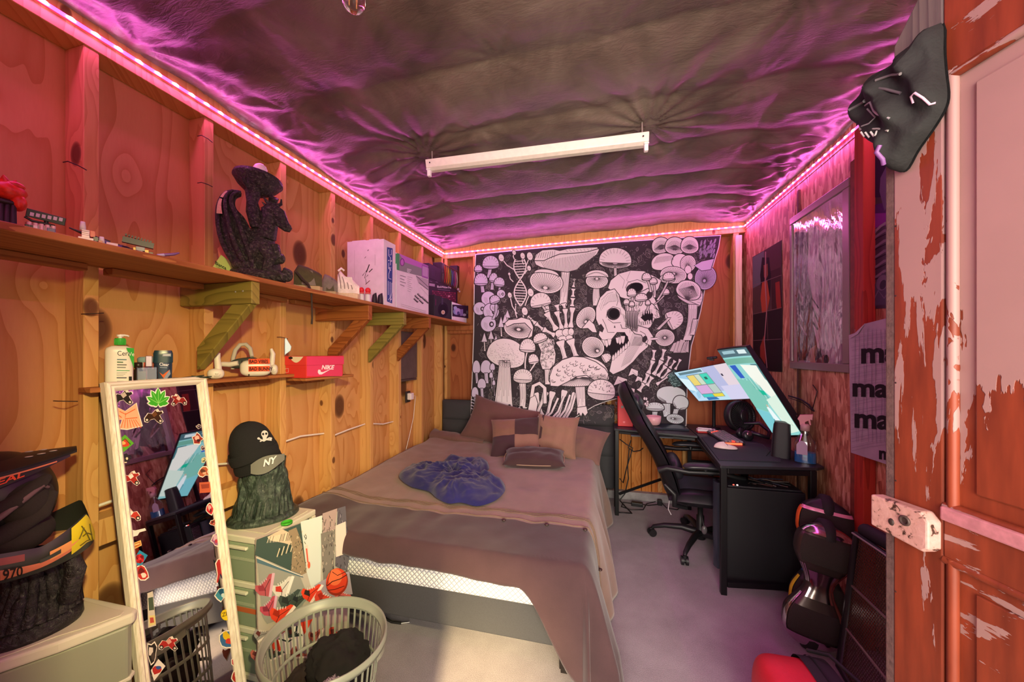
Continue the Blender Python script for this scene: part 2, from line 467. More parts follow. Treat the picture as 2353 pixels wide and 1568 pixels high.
MB().box(XR-.004, XR+.1, .1, YB, 2.49, 2.62).build('top_plate', WOSB, wr)
# ---- front wall with the doorway the photograph is taken from
OXL, OXR = -.27, .90
wf = MB()
wf.box(XL-.11, OXL, .0, .1, 0, 2.66); wf.box(OXR, XR+.03, .0, .1, 0, 2.66); wf.box(OXL, OXR, .0, .1, 2.3, 2.66)
struct(wf.build('wall_front', WPLY))

# ---- ceiling: plastic sheet stapled to the joists, sagging between them
JY = [.16+.4135*i for i in range(9)]
STAP = []
for j in JY:
    x = XL+.2
    while x < XR:
        STAP.append((x+random.uniform(-.06, .06), j, random.uniform(.4, 1.), random.uniform(0, 6.28), random.randint(7, 13))); x += random.uniform(.26, .42)
STAP += [(-.99, 1.93, 2.6, .3, 17), (.24, 2.0, 2.6, 1.1, 17)]
for i in range(12): STAP.append((XL+.02, .4+.27*i, 1.5, i*1.3, 11)); STAP.append((XR-.02, .5+.26*i, 1.9, i*2.1, 13))
from mathutils import noise as _ns
def ceil_z(x, y):
    t = (y-JY[0])/.4135; t -= math.floor(t)
    z = 2.50+(x-XL)/(XR-XL)*.06
    e = min(x-XL, XR-x, .45)/.45; e2 = min(1, max(0, min(y-.1, YB-y))/.2)
    z += .065*e
    z -= (.030*(abs(sin(pi*t))**.75))*min(1, e*2+.1)*(.75+.35*nz(x*1.1, y*.9, 2))
    z += .010*nz(x*2.3, y*3.1, 5)+.006*nz(x*9, y*4, 8)
    for sx, sy, a, ph, nn in STAP:
        dx, dy = x-sx, y-sy; r2 = dx*dx+dy*dy
        if r2 < .16*a:
            r = math.sqrt(r2)+1e-5; th = math.atan2(dy, dx)
            z += a*.0048*(sin(nn*th+ph+1.5*nz(sx*5, th*1.5, 3))*(.45+.55*nz(th*2.2, sx*3+sy*7, 1)))*1.6*math.exp(-r*6/a)*min(1, r*22)
    return z
k = N('plastic_sheet')
v = k.obj((1, 1, 1)); a = k.noise(v, 2.6, 5, .6, .8); b = k.noise(k.obj((3, 10, 3)), 6, 4, .6, 1.)
k.l(k.ramp(a, [(.28, '#453a33'), (.5, '#6a5b50'), (.72, '#85776a')]), k.b.inputs['Base Color'])
k.set(rough=.42, spec=.6, coat=.10); k.b.inputs['Coat Roughness'].default_value = .2; k.bump(b, .22, .02)
struct(MB().grid(lambda u, v: (XL-.01+u*(XR-XL+.02), .1+v*(YB-.08), ceil_z(XL-.01+u*(XR-XL+.02), .1+v*(YB-.08))), 230, 290).build('ceiling', k.m))
struct(MB().box(XL-.11, XR+.11, .0, YB+.11, 2.66, 2.7).build('roof', M('#3b342e', .9)))

# ---- LED strip
led = thing('led_strip', 'pink glowing LED strip running along the tops of the walls', 'light strip', (-1.63, 3.6, 2.46))
tape = MB()
P1 = [V((XL+.006, .112, 2.462)), V((XL+.006, YB-.012, 2.462)), V((XR-.012, YB-.012, LEDZ(XR))), V((XR-.012, .112, LEDZ(XR))), V((XL+.006, .112, 2.462))]
LEDS = ((P1[0], P1[1], (1, 0, 0)), (P1[1], P1[2], (0, -1, 0)), (P1[2], P1[3], (-1, 0, 0)), (P1[3], P1[4], (0, 1, 0)))
for a, b, w in LEDS:
    tape.beam(a, b, .002, .012, (0, 0, 1))
tape.build('tape', M('#e8a0cc', .5, emit='#ff3fae', es=3.2), led)
dm = None; GL = flat('#ffd0f4', 12.)
dio = []
for a, b, w in LEDS:
    d = (b-a); n = int(d.length/.058)
    for i in range(n): dio.append((a+d*((i+.5)/n)+V(w)*.003, math.atan2(d.y, d.x)))
for p, an in dio:
    if dm is None:
        o = MB().ell((0, 0, 0), (.011, .004, .0055), 8, 6).build('diode', GL, led, local=True); dm = o.data
    else:
        o = bpy.data.objects.new('diode', dm); COL.objects.link(o); o.parent = led
    o.location = p-led.location; o.rotation_euler = (0, 0, an)

# ---- bare tube-light channel hanging below a joist
fx = thing('tube_light_fixture', 'empty white fluorescent tube fixture hung under the plastic ceiling', 'light fixture', (-.37, 1.96, 2.48))
FW = M('#e9e2d2', .35, noise=.06)
A0, B0 = pt(982, 382, Z=2.478), pt(1490, 320, Z=2.492)
m = frame(A0, B0-A0, (0, 0, 1)); L = (B0-A0).length
MB(m).prism([(-.02, -.018), (.0, -.028), (.03, -.028), (.034, .024), (-.03, .024)], 0, L, M=MX(((0, 0, 1, 0), (0, 1, 0, 0), (-1, 0, 0, 0), (0, 0, 0, 1)))).build('channel', FW, fx, bevel=.003)
for s in (0, 1):
    b = MB(m); x = .012 if s == 0 else L-.012
    b.box(x-.01, x+.01, -.062, -.026, -.012, .012); b.box(x-.013, x+.013, -.03, -.022, -.016, .02)
    b.build('tube_holder', M('#f4f1ea', .4), fx, bevel=.004)
for x in (.03, L-.03):
    MB(m).cyl((x, .0, .034), (x, .0, .036), .004, n=8).build('mounting_hole', M('#241f1c', .8), fx)
    MB(m).cyl((x, .02, 0), (x, .10, 0), .004, n=8).build('hanger', M('#b8b0a0', .4, .6), fx)

# ---- clear bulb on a short cord
bq = pt(812, 26, Z=2.30)
bulb = thing('hanging_bulb', 'clear glass bulb hanging from the ceiling at the top edge of the photo', 'light bulb', (bq.x, bq.y, 2.30))
GLASS = N('clear_glass').set(col='#fbf6f2', rough=.03, trans=1., ior=1.45)
MB(tr(*bulb.location)).lathe([(0, 0), (.012, .002), (.022, .009), (.029, .022), (.030, .034), (.025, .052), (.017, .070), (.014, .084)], 20).build('glass', GLASS, bulb)
MB(tr(*bulb.location)).lathe([(.014, .082), (.015, .086), (.014, .108), (.008, .114), (.018, .114), (.019, .15), (.006, .158), (0, .158)], 16).build('socket', M('#2c2826', .5), bulb)
f = MB(tr(*bulb.location))
for i in range(4):
    a = i*pi/2; f.cyl((.004*cos(a), .004*sin(a), .07), (.009*cos(a), .009*sin(a), .022), .0012, n=6)
f.cyl((0, 0, .05), (0, 0, .084), .004, .005, 8).build('filament', M('#e8c27a', .3, .4), bulb)
MB().cyl(V(bulb.location)+V((0, 0, .155)), V(bulb.location)+V((0, 0, ceil_z(bulb.location.x, bulb.location.y)-2.30+.02)), .003, n=6).build('cord', M('#1e1b1a', .6), bulb)
# ================================================================ LEFT WALL: shelves and what stands on them
class Spot:
    """a place in the room: photo pixel of an object's foot on a real plane; local x = to the right, y = away, z = up"""
    def __init__(s, x, y, rz=None, **pl):
        s.x0, s.y0 = x, y; s.p = pt(x, y, **pl); r = s.p-EYE
        s.az = math.degrees(math.atan2(r.y, r.x))-90
        s.rz = s.az if rz is None else rz
        d = r.x*-sin(YAW)+r.y*cos(YAW)
        s.sv = d/FOC; s.sh = s.sv*d/math.hypot(r.x, r.y)
        s.M = tr(*s.p) @ rot('Z', s.rz)
    def q(s, x, y, dep=0.): return V(((x-s.x0)*s.sh, dep, (s.y0-y)*s.sv))
    def mb(s): return MB(s.M)
    def thing(s, name, label, cat, group=None): return thing(name, label, cat, s.p, 0, group)
    def poly(s, pts): return [((x-s.x0)*s.sh, (s.y0-y)*s.sv) for x, y in pts]
    def side(s): return s.M @ MX(((1, 0, 0, 0), (0, 0, -1, 0), (0, 1, 0, 0), (0, 0, 0, 1)))   # polygon x,y -> x,z ; h -> -y (towards the camera)
    def prism(s, pts, h0, h1, mb=None, mi=0):
        mb = mb or MB(); k = mb.M; mb.M = s.side(); mb.prism(s.poly(pts), h0, h1, mi); mb.M = k; return mb
    def print(s, dep=0., **k): return Print(s.M @ V((0, dep, 0)), (s.M.to_3x3() @ V((0, -1, 0))), **k)

SX, SZ = -1.345, 1.705
sh = thing('wall_shelf', 'long wooden shelf board running the length of the left wall', 'shelf', (-1.5, 1.9, 1.69))
MB().box(XL+.002, SX, .12, 3.617, 1.685, SZ).build('board', WSHELF, sh, bevel=.002, seg=1)
for a, b in ((.12, .80), (.86, 1.15), (1.23, 1.56), (1.61, 1.89), (1.98, 2.30)):
    MB().box(XL+.002, XL+.05, a, b, 1.662, 1.684).build('ledger', WSHELF, sh, bevel=.002, seg=1)
for i, (y, wd) in enumerate(((1.149, WGREEN), (1.894, WARM), (2.292, WGREEN), (2.676, WARM))):
    MB().box(XL-.085, SX-.004, y, y+.037, 1.595, 1.684).build('bracket_arm', wd, sh, bevel=.003, seg=1)
    b = MB(); s = .0
    # diagonal brace: a parallelogram in the XZ plane
    pr = [(-1.455+s, 1.594), (-1.36, 1.594), (-1.64, 1.325), (-1.64, 1.42)]
    b.M = MX(((1, 0, 0, 0), (0, 0, 1, 0), (0, 1, 0, 0), (0, 0, 0, 1)))
    b.prism(pr, y+.002, y+.036); b.build('brace', wd, sh, bevel=.003, seg=1)
for x, y in ((541, 671), (558, 669)):
    q = pt(x, y, Y=1.149); MB().ell(q, (.004, .003, .004), 8, 6).build('screw', M('#c8ccc4', .3, .8), sh)
MB().box(-1.60, -1.30, 3.586, 3.617, 1.635, 1.684).build('end_block', WBACK, sh, bevel=.002, seg=1)

# ---- toys on the near end of the shelf
def on(x, X=-1.42, y=None): # spot on the top shelf seen at pixel column x
    r = ray(x, 500); t = X/r.x; yy = HY-FOC*(SZ-CH)/t
    return Spot(x, yy, X=X)
L = on(22, -1.41)
t = L.thing('toy_creature', 'small red toy creature on black legs at the near end of the top shelf', 'toy')
b = L.mb()
b.ell(L.q(18, 440), (.03, .03, .025), 12, 8, p=1.2).ell(L.q(32, 425), (.018, .02, .01), 10, 6).ell(L.q(42, 462), (.014, .02, .022), 10, 8)
for i in range(7):
    a = i*.9; b.tube([L.q(16, 438), L.q(16+22*cos(a), 434-16*abs(sin(a)), .01*sin(a*3)), L.q(16+34*cos(a), 430-22*abs(sin(a)), .018*sin(a*3))], [.012, .008, .001], 6)
b.build('body', M('#d5351e', .35, noise=.25, nscale=90), t)
b = L.mb(); b.ell(L.q(8, 468), (.028, .02, .009), 12, 8)
for x in (0, 14, 28): b.tube([L.q(x, 462), L.q(x+3, 474, -.01), L.q(x+1, L.y0, -.012)], [.006, .005, .007], 7)
b.build('legs', M('#231a18', .5), t)

L = on(92, -1.40)
t = L.thing('display_case', 'clear toy display case with black rails and a small black name plate', 'display case')
CL = N('clear_plastic').clear(.14, .06, (.95, .85, .9, 1))
w, h = 34*L.sh, 30*L.sv
b = L.mb(); b.box(-w, w, -.02, .035, 0, h*.62).build('case', CL, t, bevel=.002)
b = L.mb(); b.tube([(-w, -.024, h*.95), (-w*.5, -.024, h*.72), (w*.2, -.024, h*.7), (w, -.024, h*.62)], .003, 6).build('rail', M('#1b1718', .4), t)
for k_ in range(5): b = L.mb(); x = -w*.7+k_*w*.4; b.cyl((x, -.026, h*.02), (x, -.026, h*.6), .004, n=8).build('post', M('#d8b4b4', .3), t)
b = L.mb(); b.cbox((w*.42, -.026, h*1.18), (.062, .005, .020), R=rot('X', 12) @ rot('Y', 7)).build('name_plate', M('#17141a', .4), t, bevel=.001)
b = L.mb(); b.cyl((w*.42, -.02, h*.6), (w*.42, -.02, h*1.1), .004, n=8).build('plate_post', M('#17141a', .4), t)
for k_ in range(6): b = L.mb(); b.cbox((w*.42-.022+k_*.009, -.0295, h*1.18), (.006, .001, .009), R=rot('Y', 7)).build('plate_mark', M('#b9a9b8', .5), t)
for x, c in ((-.7, '#2b2024'), (-.45, '#dcd4d0'), (.75, '#5a4d7a')):
    b = L.mb(); b.cbox((w*x, -.028, h*.18), (.014, .012, .012)).build('brick', M(c, .4), t, bevel=.001)

def toy_bricks(L, t, spec, name='brick'):
    for x0, x1, y0, y1, c, *dd in spec:
        d0, d1 = dd if dd else (-.012, .012)
        a, b2 = L.q(x0, y1), L.q(x1, y0)
        m = L.mb(); m.box(a.x, b2.x, d0, d1, a.z, b2.z)
        n = max(1, int((b2.x-a.x)/.008))
        for i in range(n):
            x = lerp(a.x, b2.x, (i+.5)/n); m.cyl((x, (d0+d1)/2, b2.z), (x, (d0+d1)/2, b2.z+.0018), .0024, n=8)
        m.build(name, M(c, .35), t, bevel=.0006, seg=1)
L = on(210, -1.39); y = L.y0
t = L.thing('toy_building', 'white brick toy building with twin pointed towers and red bricks', 'toy')
toy_bricks(L, t, [(174, 222, y-6, y, '#d8d4c8'), (180, 218, y-11, y-6, '#e4e0d4'), (188, 206, y-16, y-11, '#efe9dc'), (188, 206, y-20, y-16.5, '#efe9dc'), (188, 206, y-24, y-20.5, '#efe9dc'), (188, 206, y-28, y-24.5, '#d0ccc0'),
                  (207, 219, y-28, y-14, '#c4372c'), (214, 226, y-16, y-6, '#2b2626'), (226, 236, y-9, y, '#a42c24')])
for x, yt in ((190.5, 46), (234, 39)):
    b = L.mb(); a = L.q(x, y-(28 if x < 200 else 6)); b.lathe([(.0, 0), (.0062, 0), (.006, (yt-30)*L.sv*.5), (.0045, (yt-30)*L.sv*.8+.008), (0, (yt-26)*L.sv)], 12, o=a)
    if x > 200: b.cyl((a.x, a.y, 0), a, .006, n=10)
    b.build('tower', M('#cfd3cc', .35), t)
L = on(200, -1.47)
t = L.thing('toy_sword', 'long black blade shape lying behind the white toy towers', 'toy sword')
L.mb().tube([L.q(160, L.y0-42), L.q(200, L.y0-32), L.q(255, L.y0-24)], [.002, .005, .004], 8).build('blade', M('#231c1a', .4), t)
b = L.mb(); b.tube([L.q(240, L.y0-27), L.q(262, L.y0-8), L.q(266, L.y0)], .004, 7).tube([L.q(205, L.y0-32), L.q(206, L.y0)], .004, 7).build('stand', M('#2e2624', .4), t)
L = on(258, -1.40); y = L.y0
t = L.thing('candy_pack', 'crumpled blue and white sweet packet between the toys on the shelf', 'packet')
b = L.mb(); a = L.q(238, y); c = L.q(282, y-24)
b.grid(lambda u, v: (lerp(a.x, c.x, u)*(1-.12*sin(pi*v)), .012*sin(3*u)-.012*sin(pi*v)+.004*nz(u*6, v*5), lerp(0, c.z*(.8-.35*u), v)), 14, 8).build('wrapper', M('#2d3f86', .3, noise=.5, nscale=150), t)
b = L.mb(); b.grid(lambda u, v: (lerp(a.x, c.x, .15+.6*u), -.017+.012*sin(3*(.15+.6*u))*.3, lerp(.006, c.z*.5, v)), 4, 2).build('paper_label', M('#dcd0d4', .6), t)
L = on(270, -1.46); y = L.y0
t = L.thing('toy_rifle', 'dark grey toy rifle frame lying across the back of the shelf', 'toy')
b = L.mb(); b.cbox(L.q(252, y-20), (.05, .012, .008), R=rot('Y', 8)).cbox(L.q(290, y-16), (.04, .01, .008), R=rot('Y', 8)).cbox(L.q(252, y-8), (.012, .012, .04)).cbox(L.q(292, y-7), (.012, .012, .034)).build('frame', M('#3a3236', .4), t, bevel=.001)
for i in range(4): b = L.mb(); b.ell(L.q(262+i*9, y-23+i), (.006, .006, .003), 10, 6).build('link', M('#5a4c50', .4), t)
L = on(317, -1.39); y = L.y0
t = L.thing('toy_creature', 'black and yellow brick toy with a comb-toothed black roof', 'toy')
b = L.mb(); a = L.q(287, y-36); c = L.q(350, y-16); R = rot('Y', 7)
b.cbox(L.q(318, y-25), (.068, .014, .017), R=R)
for i in range(9): b.cbox(L.q(290+i*7.1, y-39+i*.95), (.0036, .010, .006), R=R)
b.build('roof_comb', M('#1f1813', .4), t)
toy_bricks(L, t, [(312, 333, y-15, y-6, '#6e7078'), (316, 328, y-6, y, '#8d93a4'), (306, 312, y-12, y, '#d8b41e'), (333, 342, y-10, y, '#e0c322'), (342, 353, y-6, y, '#241d18')])
L = on(380, -1.37); y = L.y0
t = L.thing('purple_pen', 'purple pen-like stick lying tilted on the shelf edge', 'pen')
b = L.mb(); R = rot('Y', -11)
b.tube([L.q(352, y-2), L.q(372, y-6), L.q(400, y-12), L.q(413, y-17)], [.0025, .0045, .0045, .002], 8).build('barrel', M('#6d4c8c', .35), t)
b = L.mb(); b.tube([L.q(362, y-4), L.q(378, y-7.5)], .0048, 8).build('grip', M('#a79fd0', .35), t)
L = on(432, -1.38); y = L.y0
t = L.thing('paper_tag', 'tiny white paper tag with a red mark lying on the shelf', 'tag')
L.mb().cbox(L.q(432, y-2), (.034, .03, .002), R=rot('Y', 4) @ rot('X', 14)).build('paper', M('#dcd2c6', .7), t)
L.mb().cbox(L.q(430, y-4), (.012, .012, .002), R=rot('Y', 4) @ rot('X', 14)).build('red_mark', M('#b43428', .6), t)

# ---- folded green card and orange card behind the statue
L = on(520, -1.585); y = L.y0
t = L.thing('card_pack', 'pale green packet with black lettering leaning beside the dragon statue', 'packet')
pg = [(488, y-28), (508, y-60), (545, y-38), (560, y), (487, y)]
L.prism(pg, 0, .02).build('packet', M('#b4e060', .6), t, bevel=.002)
pr = L.print(-.0205)
pr.poly([(488, y-30), (490, y-36), (512, y-24), (507, y-15)], '#d8703c').text('Bianca', 494, y-42, 8, '#22281c', 28, bold=.02).text('Collection', 496, y-36, 4, '#4a5038', 28)
pr.build('lettering', t)
L2 = on(522, -1.625)
t = L2.thing('orange_card', 'orange card propped behind the pale green packet', 'card')
L2.prism([(500, y-75), (508, y-82), (545, y-45), (540, y), (512, y)], 0, .003).build('card', M('#d88a5c', .7), t)

# ---- dragon statue holding a dish with a white bulb
L = on(590, -1.475)
t = L.thing('dragon_statue', 'dark dragon statue holding up a dish, standing on the top shelf', 'statue')
k = N('antique_resin'); v = k.obj(); a = k.noise(v, 120, 6, .6, .3)
k.l(k.ramp(a, [(.34, '#1a1713'), (.54, '#35322a'), (.74, '#73755f')]), k.b.inputs['Base Color']); k.set(rough=.42, spec=.5); k.bump(k.noise(v, 70, 5, .65, 1.), 1., .014)  # greenish-grey flecks put the statue's highlights into its colour
STONE = k.m
cx = 590; y0 = L.y0
def Q(x, y, d=0.): return L.q(x, y+ (y0-645), d)
b = L.mb(); z = L.sv
prof = [(0, 0), (.088, 0), (.093, .004), (.093, .026), (.086, .034), (.05, .04), (0, .042)]
b.lathe(prof, 32, o=Q(600, 645), sx=1., sy=.85).build('base', STONE, t)
b = L.mb()   # trunk, haunch, feet
b.tube([Q(612, 622), Q(600, 590), Q(596, 555), Q(606, 520, .0), Q(628, 490, -.01)], [.062, .068, .06, .044, .03], 14)
b.ell(Q(565, 610, -.02), (.05, .05, .032), 14, 10).ell(Q(585, 575, -.04), (.036, .04, .05), 14, 10, R=rot('Y', 25)).ell(Q(560, 635, .0), (.06, .06, .022), 14, 8)
b.tube([Q(630, 560, -.04), Q(638, 585, -.06), Q(630, 600, -.06), Q(648, 590, -.06)], [.022, .018, .014, .016], 10)
b.tube([Q(600, 560, -.055), Q(622, 590, -.07), Q(612, 615, -.075), Q(640, 628, -.07)], [.03, .026, .02, .018], 10)
b.ell(Q(645, 585, -.03), (.02, .03, .024), 12, 8)
for i in range(4): b.tube([Q(636+i*3, 624, -.09+i*.02), Q(646+i*3, 630, -.10+i*.02), Q(648+i*3, 640, -.105+i*.02)], [.010, .008, .002], 7)
b.build('body', STONE, t)
b = L.mb()   # tail curling round the base
b.tube([Q(640, 625, .05), Q(600, 632, .075), Q(560, 630, .05), Q(545, 628, -.01), Q(565, 630, -.06), Q(610, 634, -.088), Q(652, 632, -.075), Q(664, 618, -.05), Q(655, 608, -.03)], [.024, .026, .026, .026, .025, .023, .021, .018, .008], 10)
b.ell(Q(660, 625, -.06), (.024, .024, .03), 12, 8); b.build('tail', STONE, t)
b = L.mb()   # neck, head, jaws, horns
b.tube([Q(610, 540, -.02), Q(618, 505, -.035), Q(620, 482, -.04), Q(634, 470, -.045)], [.042, .036, .034, .03], 12)
b.tube([Q(622, 474, -.045), Q(640, 486, -.05), Q(655, 506, -.052), Q(664, 514, -.052), Q(671, 517, -.052)], [.028, .031, .019, .014, .008], 10)
b.ell(Q(664, 509, -.052), (.011, .014, .008), 10, 6)
b.tube([Q(632, 498, -.05), Q(648, 512, -.052), Q(658, 519, -.052), Q(668, 521, -.05)], [.018, .013, .009, .004], 8)
for i in range(6): b.tube([Q(628, 474+i*5, -.05), Q(612-i*2, 462+i*8, -.055+i*.008), Q(603-i*2, 452+i*11, -.055+i*.012)], [.010, .007, .001], 6)
b.tube([Q(634, 470, -.06), Q(646, 462, -.055), Q(647, 450, -.05)], [.010, .007, .003], 6)
b.ell(Q(640, 488, -.075), (.006, .004, .004), 8, 6); b.build('head', STONE, t)
b = L.mb()   # raised arms under the dish
b.tube([Q(590, 520, -.03), Q(583, 490, -.045), Q(580, 465, -.03), Q(582, 440, -.015)], [.024, .028, .021, .03], 10)
b.tube([Q(605, 520, .02), Q(618, 480, .03), Q(626, 455, .02), Q(630, 440, .0)], [.02, .02, .016, .02], 10)
for i in range(5): b.tube([Q(582, 444, -.02), Q(563+i*10, 430-abs(i-2)*2, -.05), Q(556+i*13, 423, -.06)], [.014, .010, .003], 6)
b.build('raised_arms', STONE, t)
b = L.mb()   # folded wing: membrane with finger ribs
def wing(u, v):
    # u across the wing from leading edge (left) to the body, v from the bottom to the tip
    l = [(560, 628), (535, 600), (512, 555), (505, 505), (512, 470), (530, 450), (556, 452)]
    r = [(595, 620), (600, 595), (590, 560), (566, 510), (545, 488), (544, 468), (556, 458)]
    def cat(P, t):
        n = len(P)-1; k = min(int(t*n), n-1); f = t*n-k
        p0, p1, p2, p3 = P[max(k-1, 0)], P[k], P[k+1], P[min(k+2, n)]
        return [.5*(2*p1[i]+(p2[i]-p0[i])*f+(2*p0[i]-5*p1[i]+4*p2[i]-p3[i])*f*f+(3*p1[i]-p0[i]-3*p2[i]+p3[i])*f**3) for i in (0, 1)]
    a, c = cat(l, v), cat(r, v)
    dep = -.02-.035*sin(pi*u)+.012*abs(sin(3*pi*u))-.02*u
    return Q(lerp(a[0], c[0], u), lerp(a[1], c[1], u), dep)
b.shell(wing, 18, 26, (0, .012, 0))
for f in (0., .34, .67): b.tube([V(wing(f, i/14))+V((0, -.004, 0)) for i in range(15)], [.012-.0005*i for i in range(15)], 8)
b.build('wing', STONE, t)
CH_ = M('#cdbf88', .7, noise=.2, nscale=80)
for v0, v1, u1 in ((.50, .66, .16), (.68, .80, .12)):
    b = L.mb(); b.grid(lambda u, v: V(wing(.02+u*u1*(1-.4*v), lerp(v0, v1, v)))+V((-.004*(1-u), -.0135-.003*u, 0)), 4, 8); lab(b.build('chipped_patch', CH_, t), 'pale patch where the dark paint has chipped off')
b = L.mb(); c = Q(592, 418); R = rot('Y', 6)
b.M = b.M @ tr(*c) @ rot('Y', 7) @ rot('X', -4)
b.lathe([(0, -.05), (.026, -.05), (.05, -.036), (.082, -.010), (.098, .012), (.102, .016), (.102, .021), (.098, .022), (.099, .030), (.094, .031), (.085, .016), (.05, .002), (0, -.002)], 36, sx=.92, sy=.92).build('dish', STONE, t)
b = L.mb(); b.M = b.M @ tr(*Q(596, 402)) @ rot('Y', 5)
b.lathe([(0, .064), (.012, .062), (.021, .055), (.0265, .044), (.027, .034), (.023, .02), (.0165, .006), (.016, -.02), (0, -.02)], 20).build('bulb', M('#f4e6e2', .35), t)

# ---- shoes on the shelf
def shoe(L, x0, x1, h, up, sole, name, label, group=None, dep=.0, toe=1, sh_=1., lace='#ffffff', wd=.05):
    """a shoe whose length runs away along the shelf (seen from the heel/side); x0..x1 its pixel span"""
    t = L.thing(name, label, 'shoe', group); y = L.y0
    w = (x1-x0)*L.sh; c = L.q((x0+x1)/2, y).x; H = h*L.sv
    def body(u, v):
        a = 2*pi*u; top = .25+.75*(.5+.5*cos(a-(.6 if toe > 0 else pi-.6)))**.8
        r = 1-.28*v**1.5
        return (c+w*.5*cos(a)*r, dep+wd*sin(a)*r, H*.2+H*.8*top*v)
    b = L.mb(); b.grid(body, 22, 8); b.build('upper', M(up, .8, noise=.15, nscale=70, bump=.2), t)
    b = L.mb(); b.lathe([(.0, 0), (.50, 0), (.515, H*.1), (.51, H*.24), (.46, H*.25)], 22, o=(c, dep, 0), sx=w, sy=wd*2).build('sole', M(sole, .7, noise=.1, nscale=60), t)
    return t, c, w, H
L = on(740, -1.41); y = L.y0
G = 'shoes on the top shelf'
def hightop(L, x0, x1, hh, toecol, up, sole, label, wd, pf=((0, .72), (.16, 1.), (.5, .92), (.9, .76), (1, .68))):
    """olive shoe standing on its sole, toe to the right"""
    t = L.thing('shoe', label, 'shoe', 'olive sneakers on the shelf'); y = L.y0
    a, e = L.q(x0, y).x, L.q(x1, y).x; w = e-a; H = hh*L.sv
    def prof(f):
        for (a0, b0), (a1, b1) in zip(pf, pf[1:]):
            if f <= a1: return H*lerp(b0, b1, (f-a0)/(a1-a0))
        return H*pf[-1][1]
    def body(u, v):
        f = u; top = max(prof(f), H*.3); wv = wd*(.82+.25*sin(pi*min(1, f*1.1)))
        an = pi*v; return (a+w*f, -wv*cos(an), H*.2+(top-H*.2)*abs(sin(an))**.45)
    b = L.mb(); b.grid(body, 16, 14)
    b.grid(lambda u, v: (a+.001, -wd*.8*cos(pi*u)*v, H*.2+(prof(0)-H*.2)*abs(sin(pi*u))**.45*v), 12, 3)
    b.grid(lambda u, v: (e-.001, -wd*.8*cos(pi*u)*v, H*.2+(max(prof(1), H*.3)-H*.2)*abs(sin(pi*u))**.45*v), 12, 3)
    b.build('upper', M(up, .85, noise=.15, nscale=50, bump=.25), t)
    b = L.mb(); b.prism([(a-.002, -wd*.85), (lerp(a, e, .5), -wd*1.08), (e-.01, -wd*.95), (e+.003, -wd*.4), (e+.003, wd*.4), (e-.01, wd*.95), (a-.002, wd*.85)], 0, H*.22)
    b.build('sole', M(sole, .75, noise=.12, nscale=60), t, bevel=.003)
    b = L.mb(); b.grid(lambda u, v: (lerp(a, e, .28+.5*u*(1-.25*v)), -wd*1.10+.012*v, H*(.22+.55*v)), 6, 6).build('side_overlay', M(toecol, .85, noise=.1, nscale=50), t)
    return t, a, e, H
L = on(712, -1.44); y = L.y0
t, a, e, H = hightop(L, 676, 740, 62, '#7a6f62', '#4a4326', '#b39a6e', 'olive brown shoe with a dark strap dangling over the shelf edge', .042)
b = L.mb(); q = lambda x, yy, d: L.q(x, yy, d)
b.tube([q(682, y-40, -.045), q(697, y-22, -.06), q(708, y-12, -.085), q(715, y+4, -.108), q(716, y+24, -.11), q(717, y+62, -.11), q(716, y+76, -.108)], [.006, .007, .006, .0045, .004, .004, .005], 8).build('strap', M('#33281a', .8), t)
L = on(757, -1.45)
hightop(L, 740, 776, 52, '#50492e', '#7b7064', '#b8a176', 'olive brown shoe without a strap, next to the cream high-top', .04)
L = on(795, -1.44); y = L.y0
t, a, e, H = hightop(L, 776, 826, 66, '#e8dccc', '#eee0d2', '#d6bc98', 'cream leather high-top shoe in front of the tall white box', .04, ((0, .85), (.12, 1.), (.35, .82), (.7, .72), (1, .52)))
for i in range(4):
    b = L.mb(); f = .12+.17*i; b.tube([(lerp(a, e, f-.08), -.030, H*(.9-.13*i)), (lerp(a, e, f), -.044, H*(.62-.05*i)), (lerp(a, e, f+.04), -.046, H*(.34))], .0022, 6).build('lace', M('#8e7c70', .8), t)
b = L.mb(); b.tube([(a+.004, -.03, H*.95), (a+.02, -.038, H*1.04), (a+.034, -.03, H*.98)], .006, 8).build('tongue', M('#f2e6da', .8), t)
L = on(843, -1.385); y = L.y0
for x0, x1, lb in ((824, 838, 'left'), (838, 853, 'right')):
    t = L.thing('baby_shoe', 'small white baby shoe with a red flap, the %s one of its pair' % lb, 'shoe', 'white and red baby shoes on the shelf')
    a, e = L.q(x0, y).x+.0005, L.q(x1, y).x-.0005; c = (a+e)/2; w = e-a; H = 34*L.sv
    b = L.mb(); b.grid(lambda u, v: (c+w*.5*cos(2*pi*u)*(1-.25*v*v), .026*sin(2*pi*u)*(1-.2*v), H*(.66*v)), 18, 6).build('upper', M('#dcd4d6', .6), t)
    b = L.mb(); b.ell((c, -.012, H*.78), (w*.46, .014, H*.2), 14, 8, R=rot('X', 25)).build('flap', M('#d8202a', .55), t)
    b = L.mb(); b.cbox((c, -.027, H*.58), (w*.9, .006, H*.10)).build('strap', M('#c02028', .55), t, bevel=.001)
L = on(866, -1.385); y = L.y0
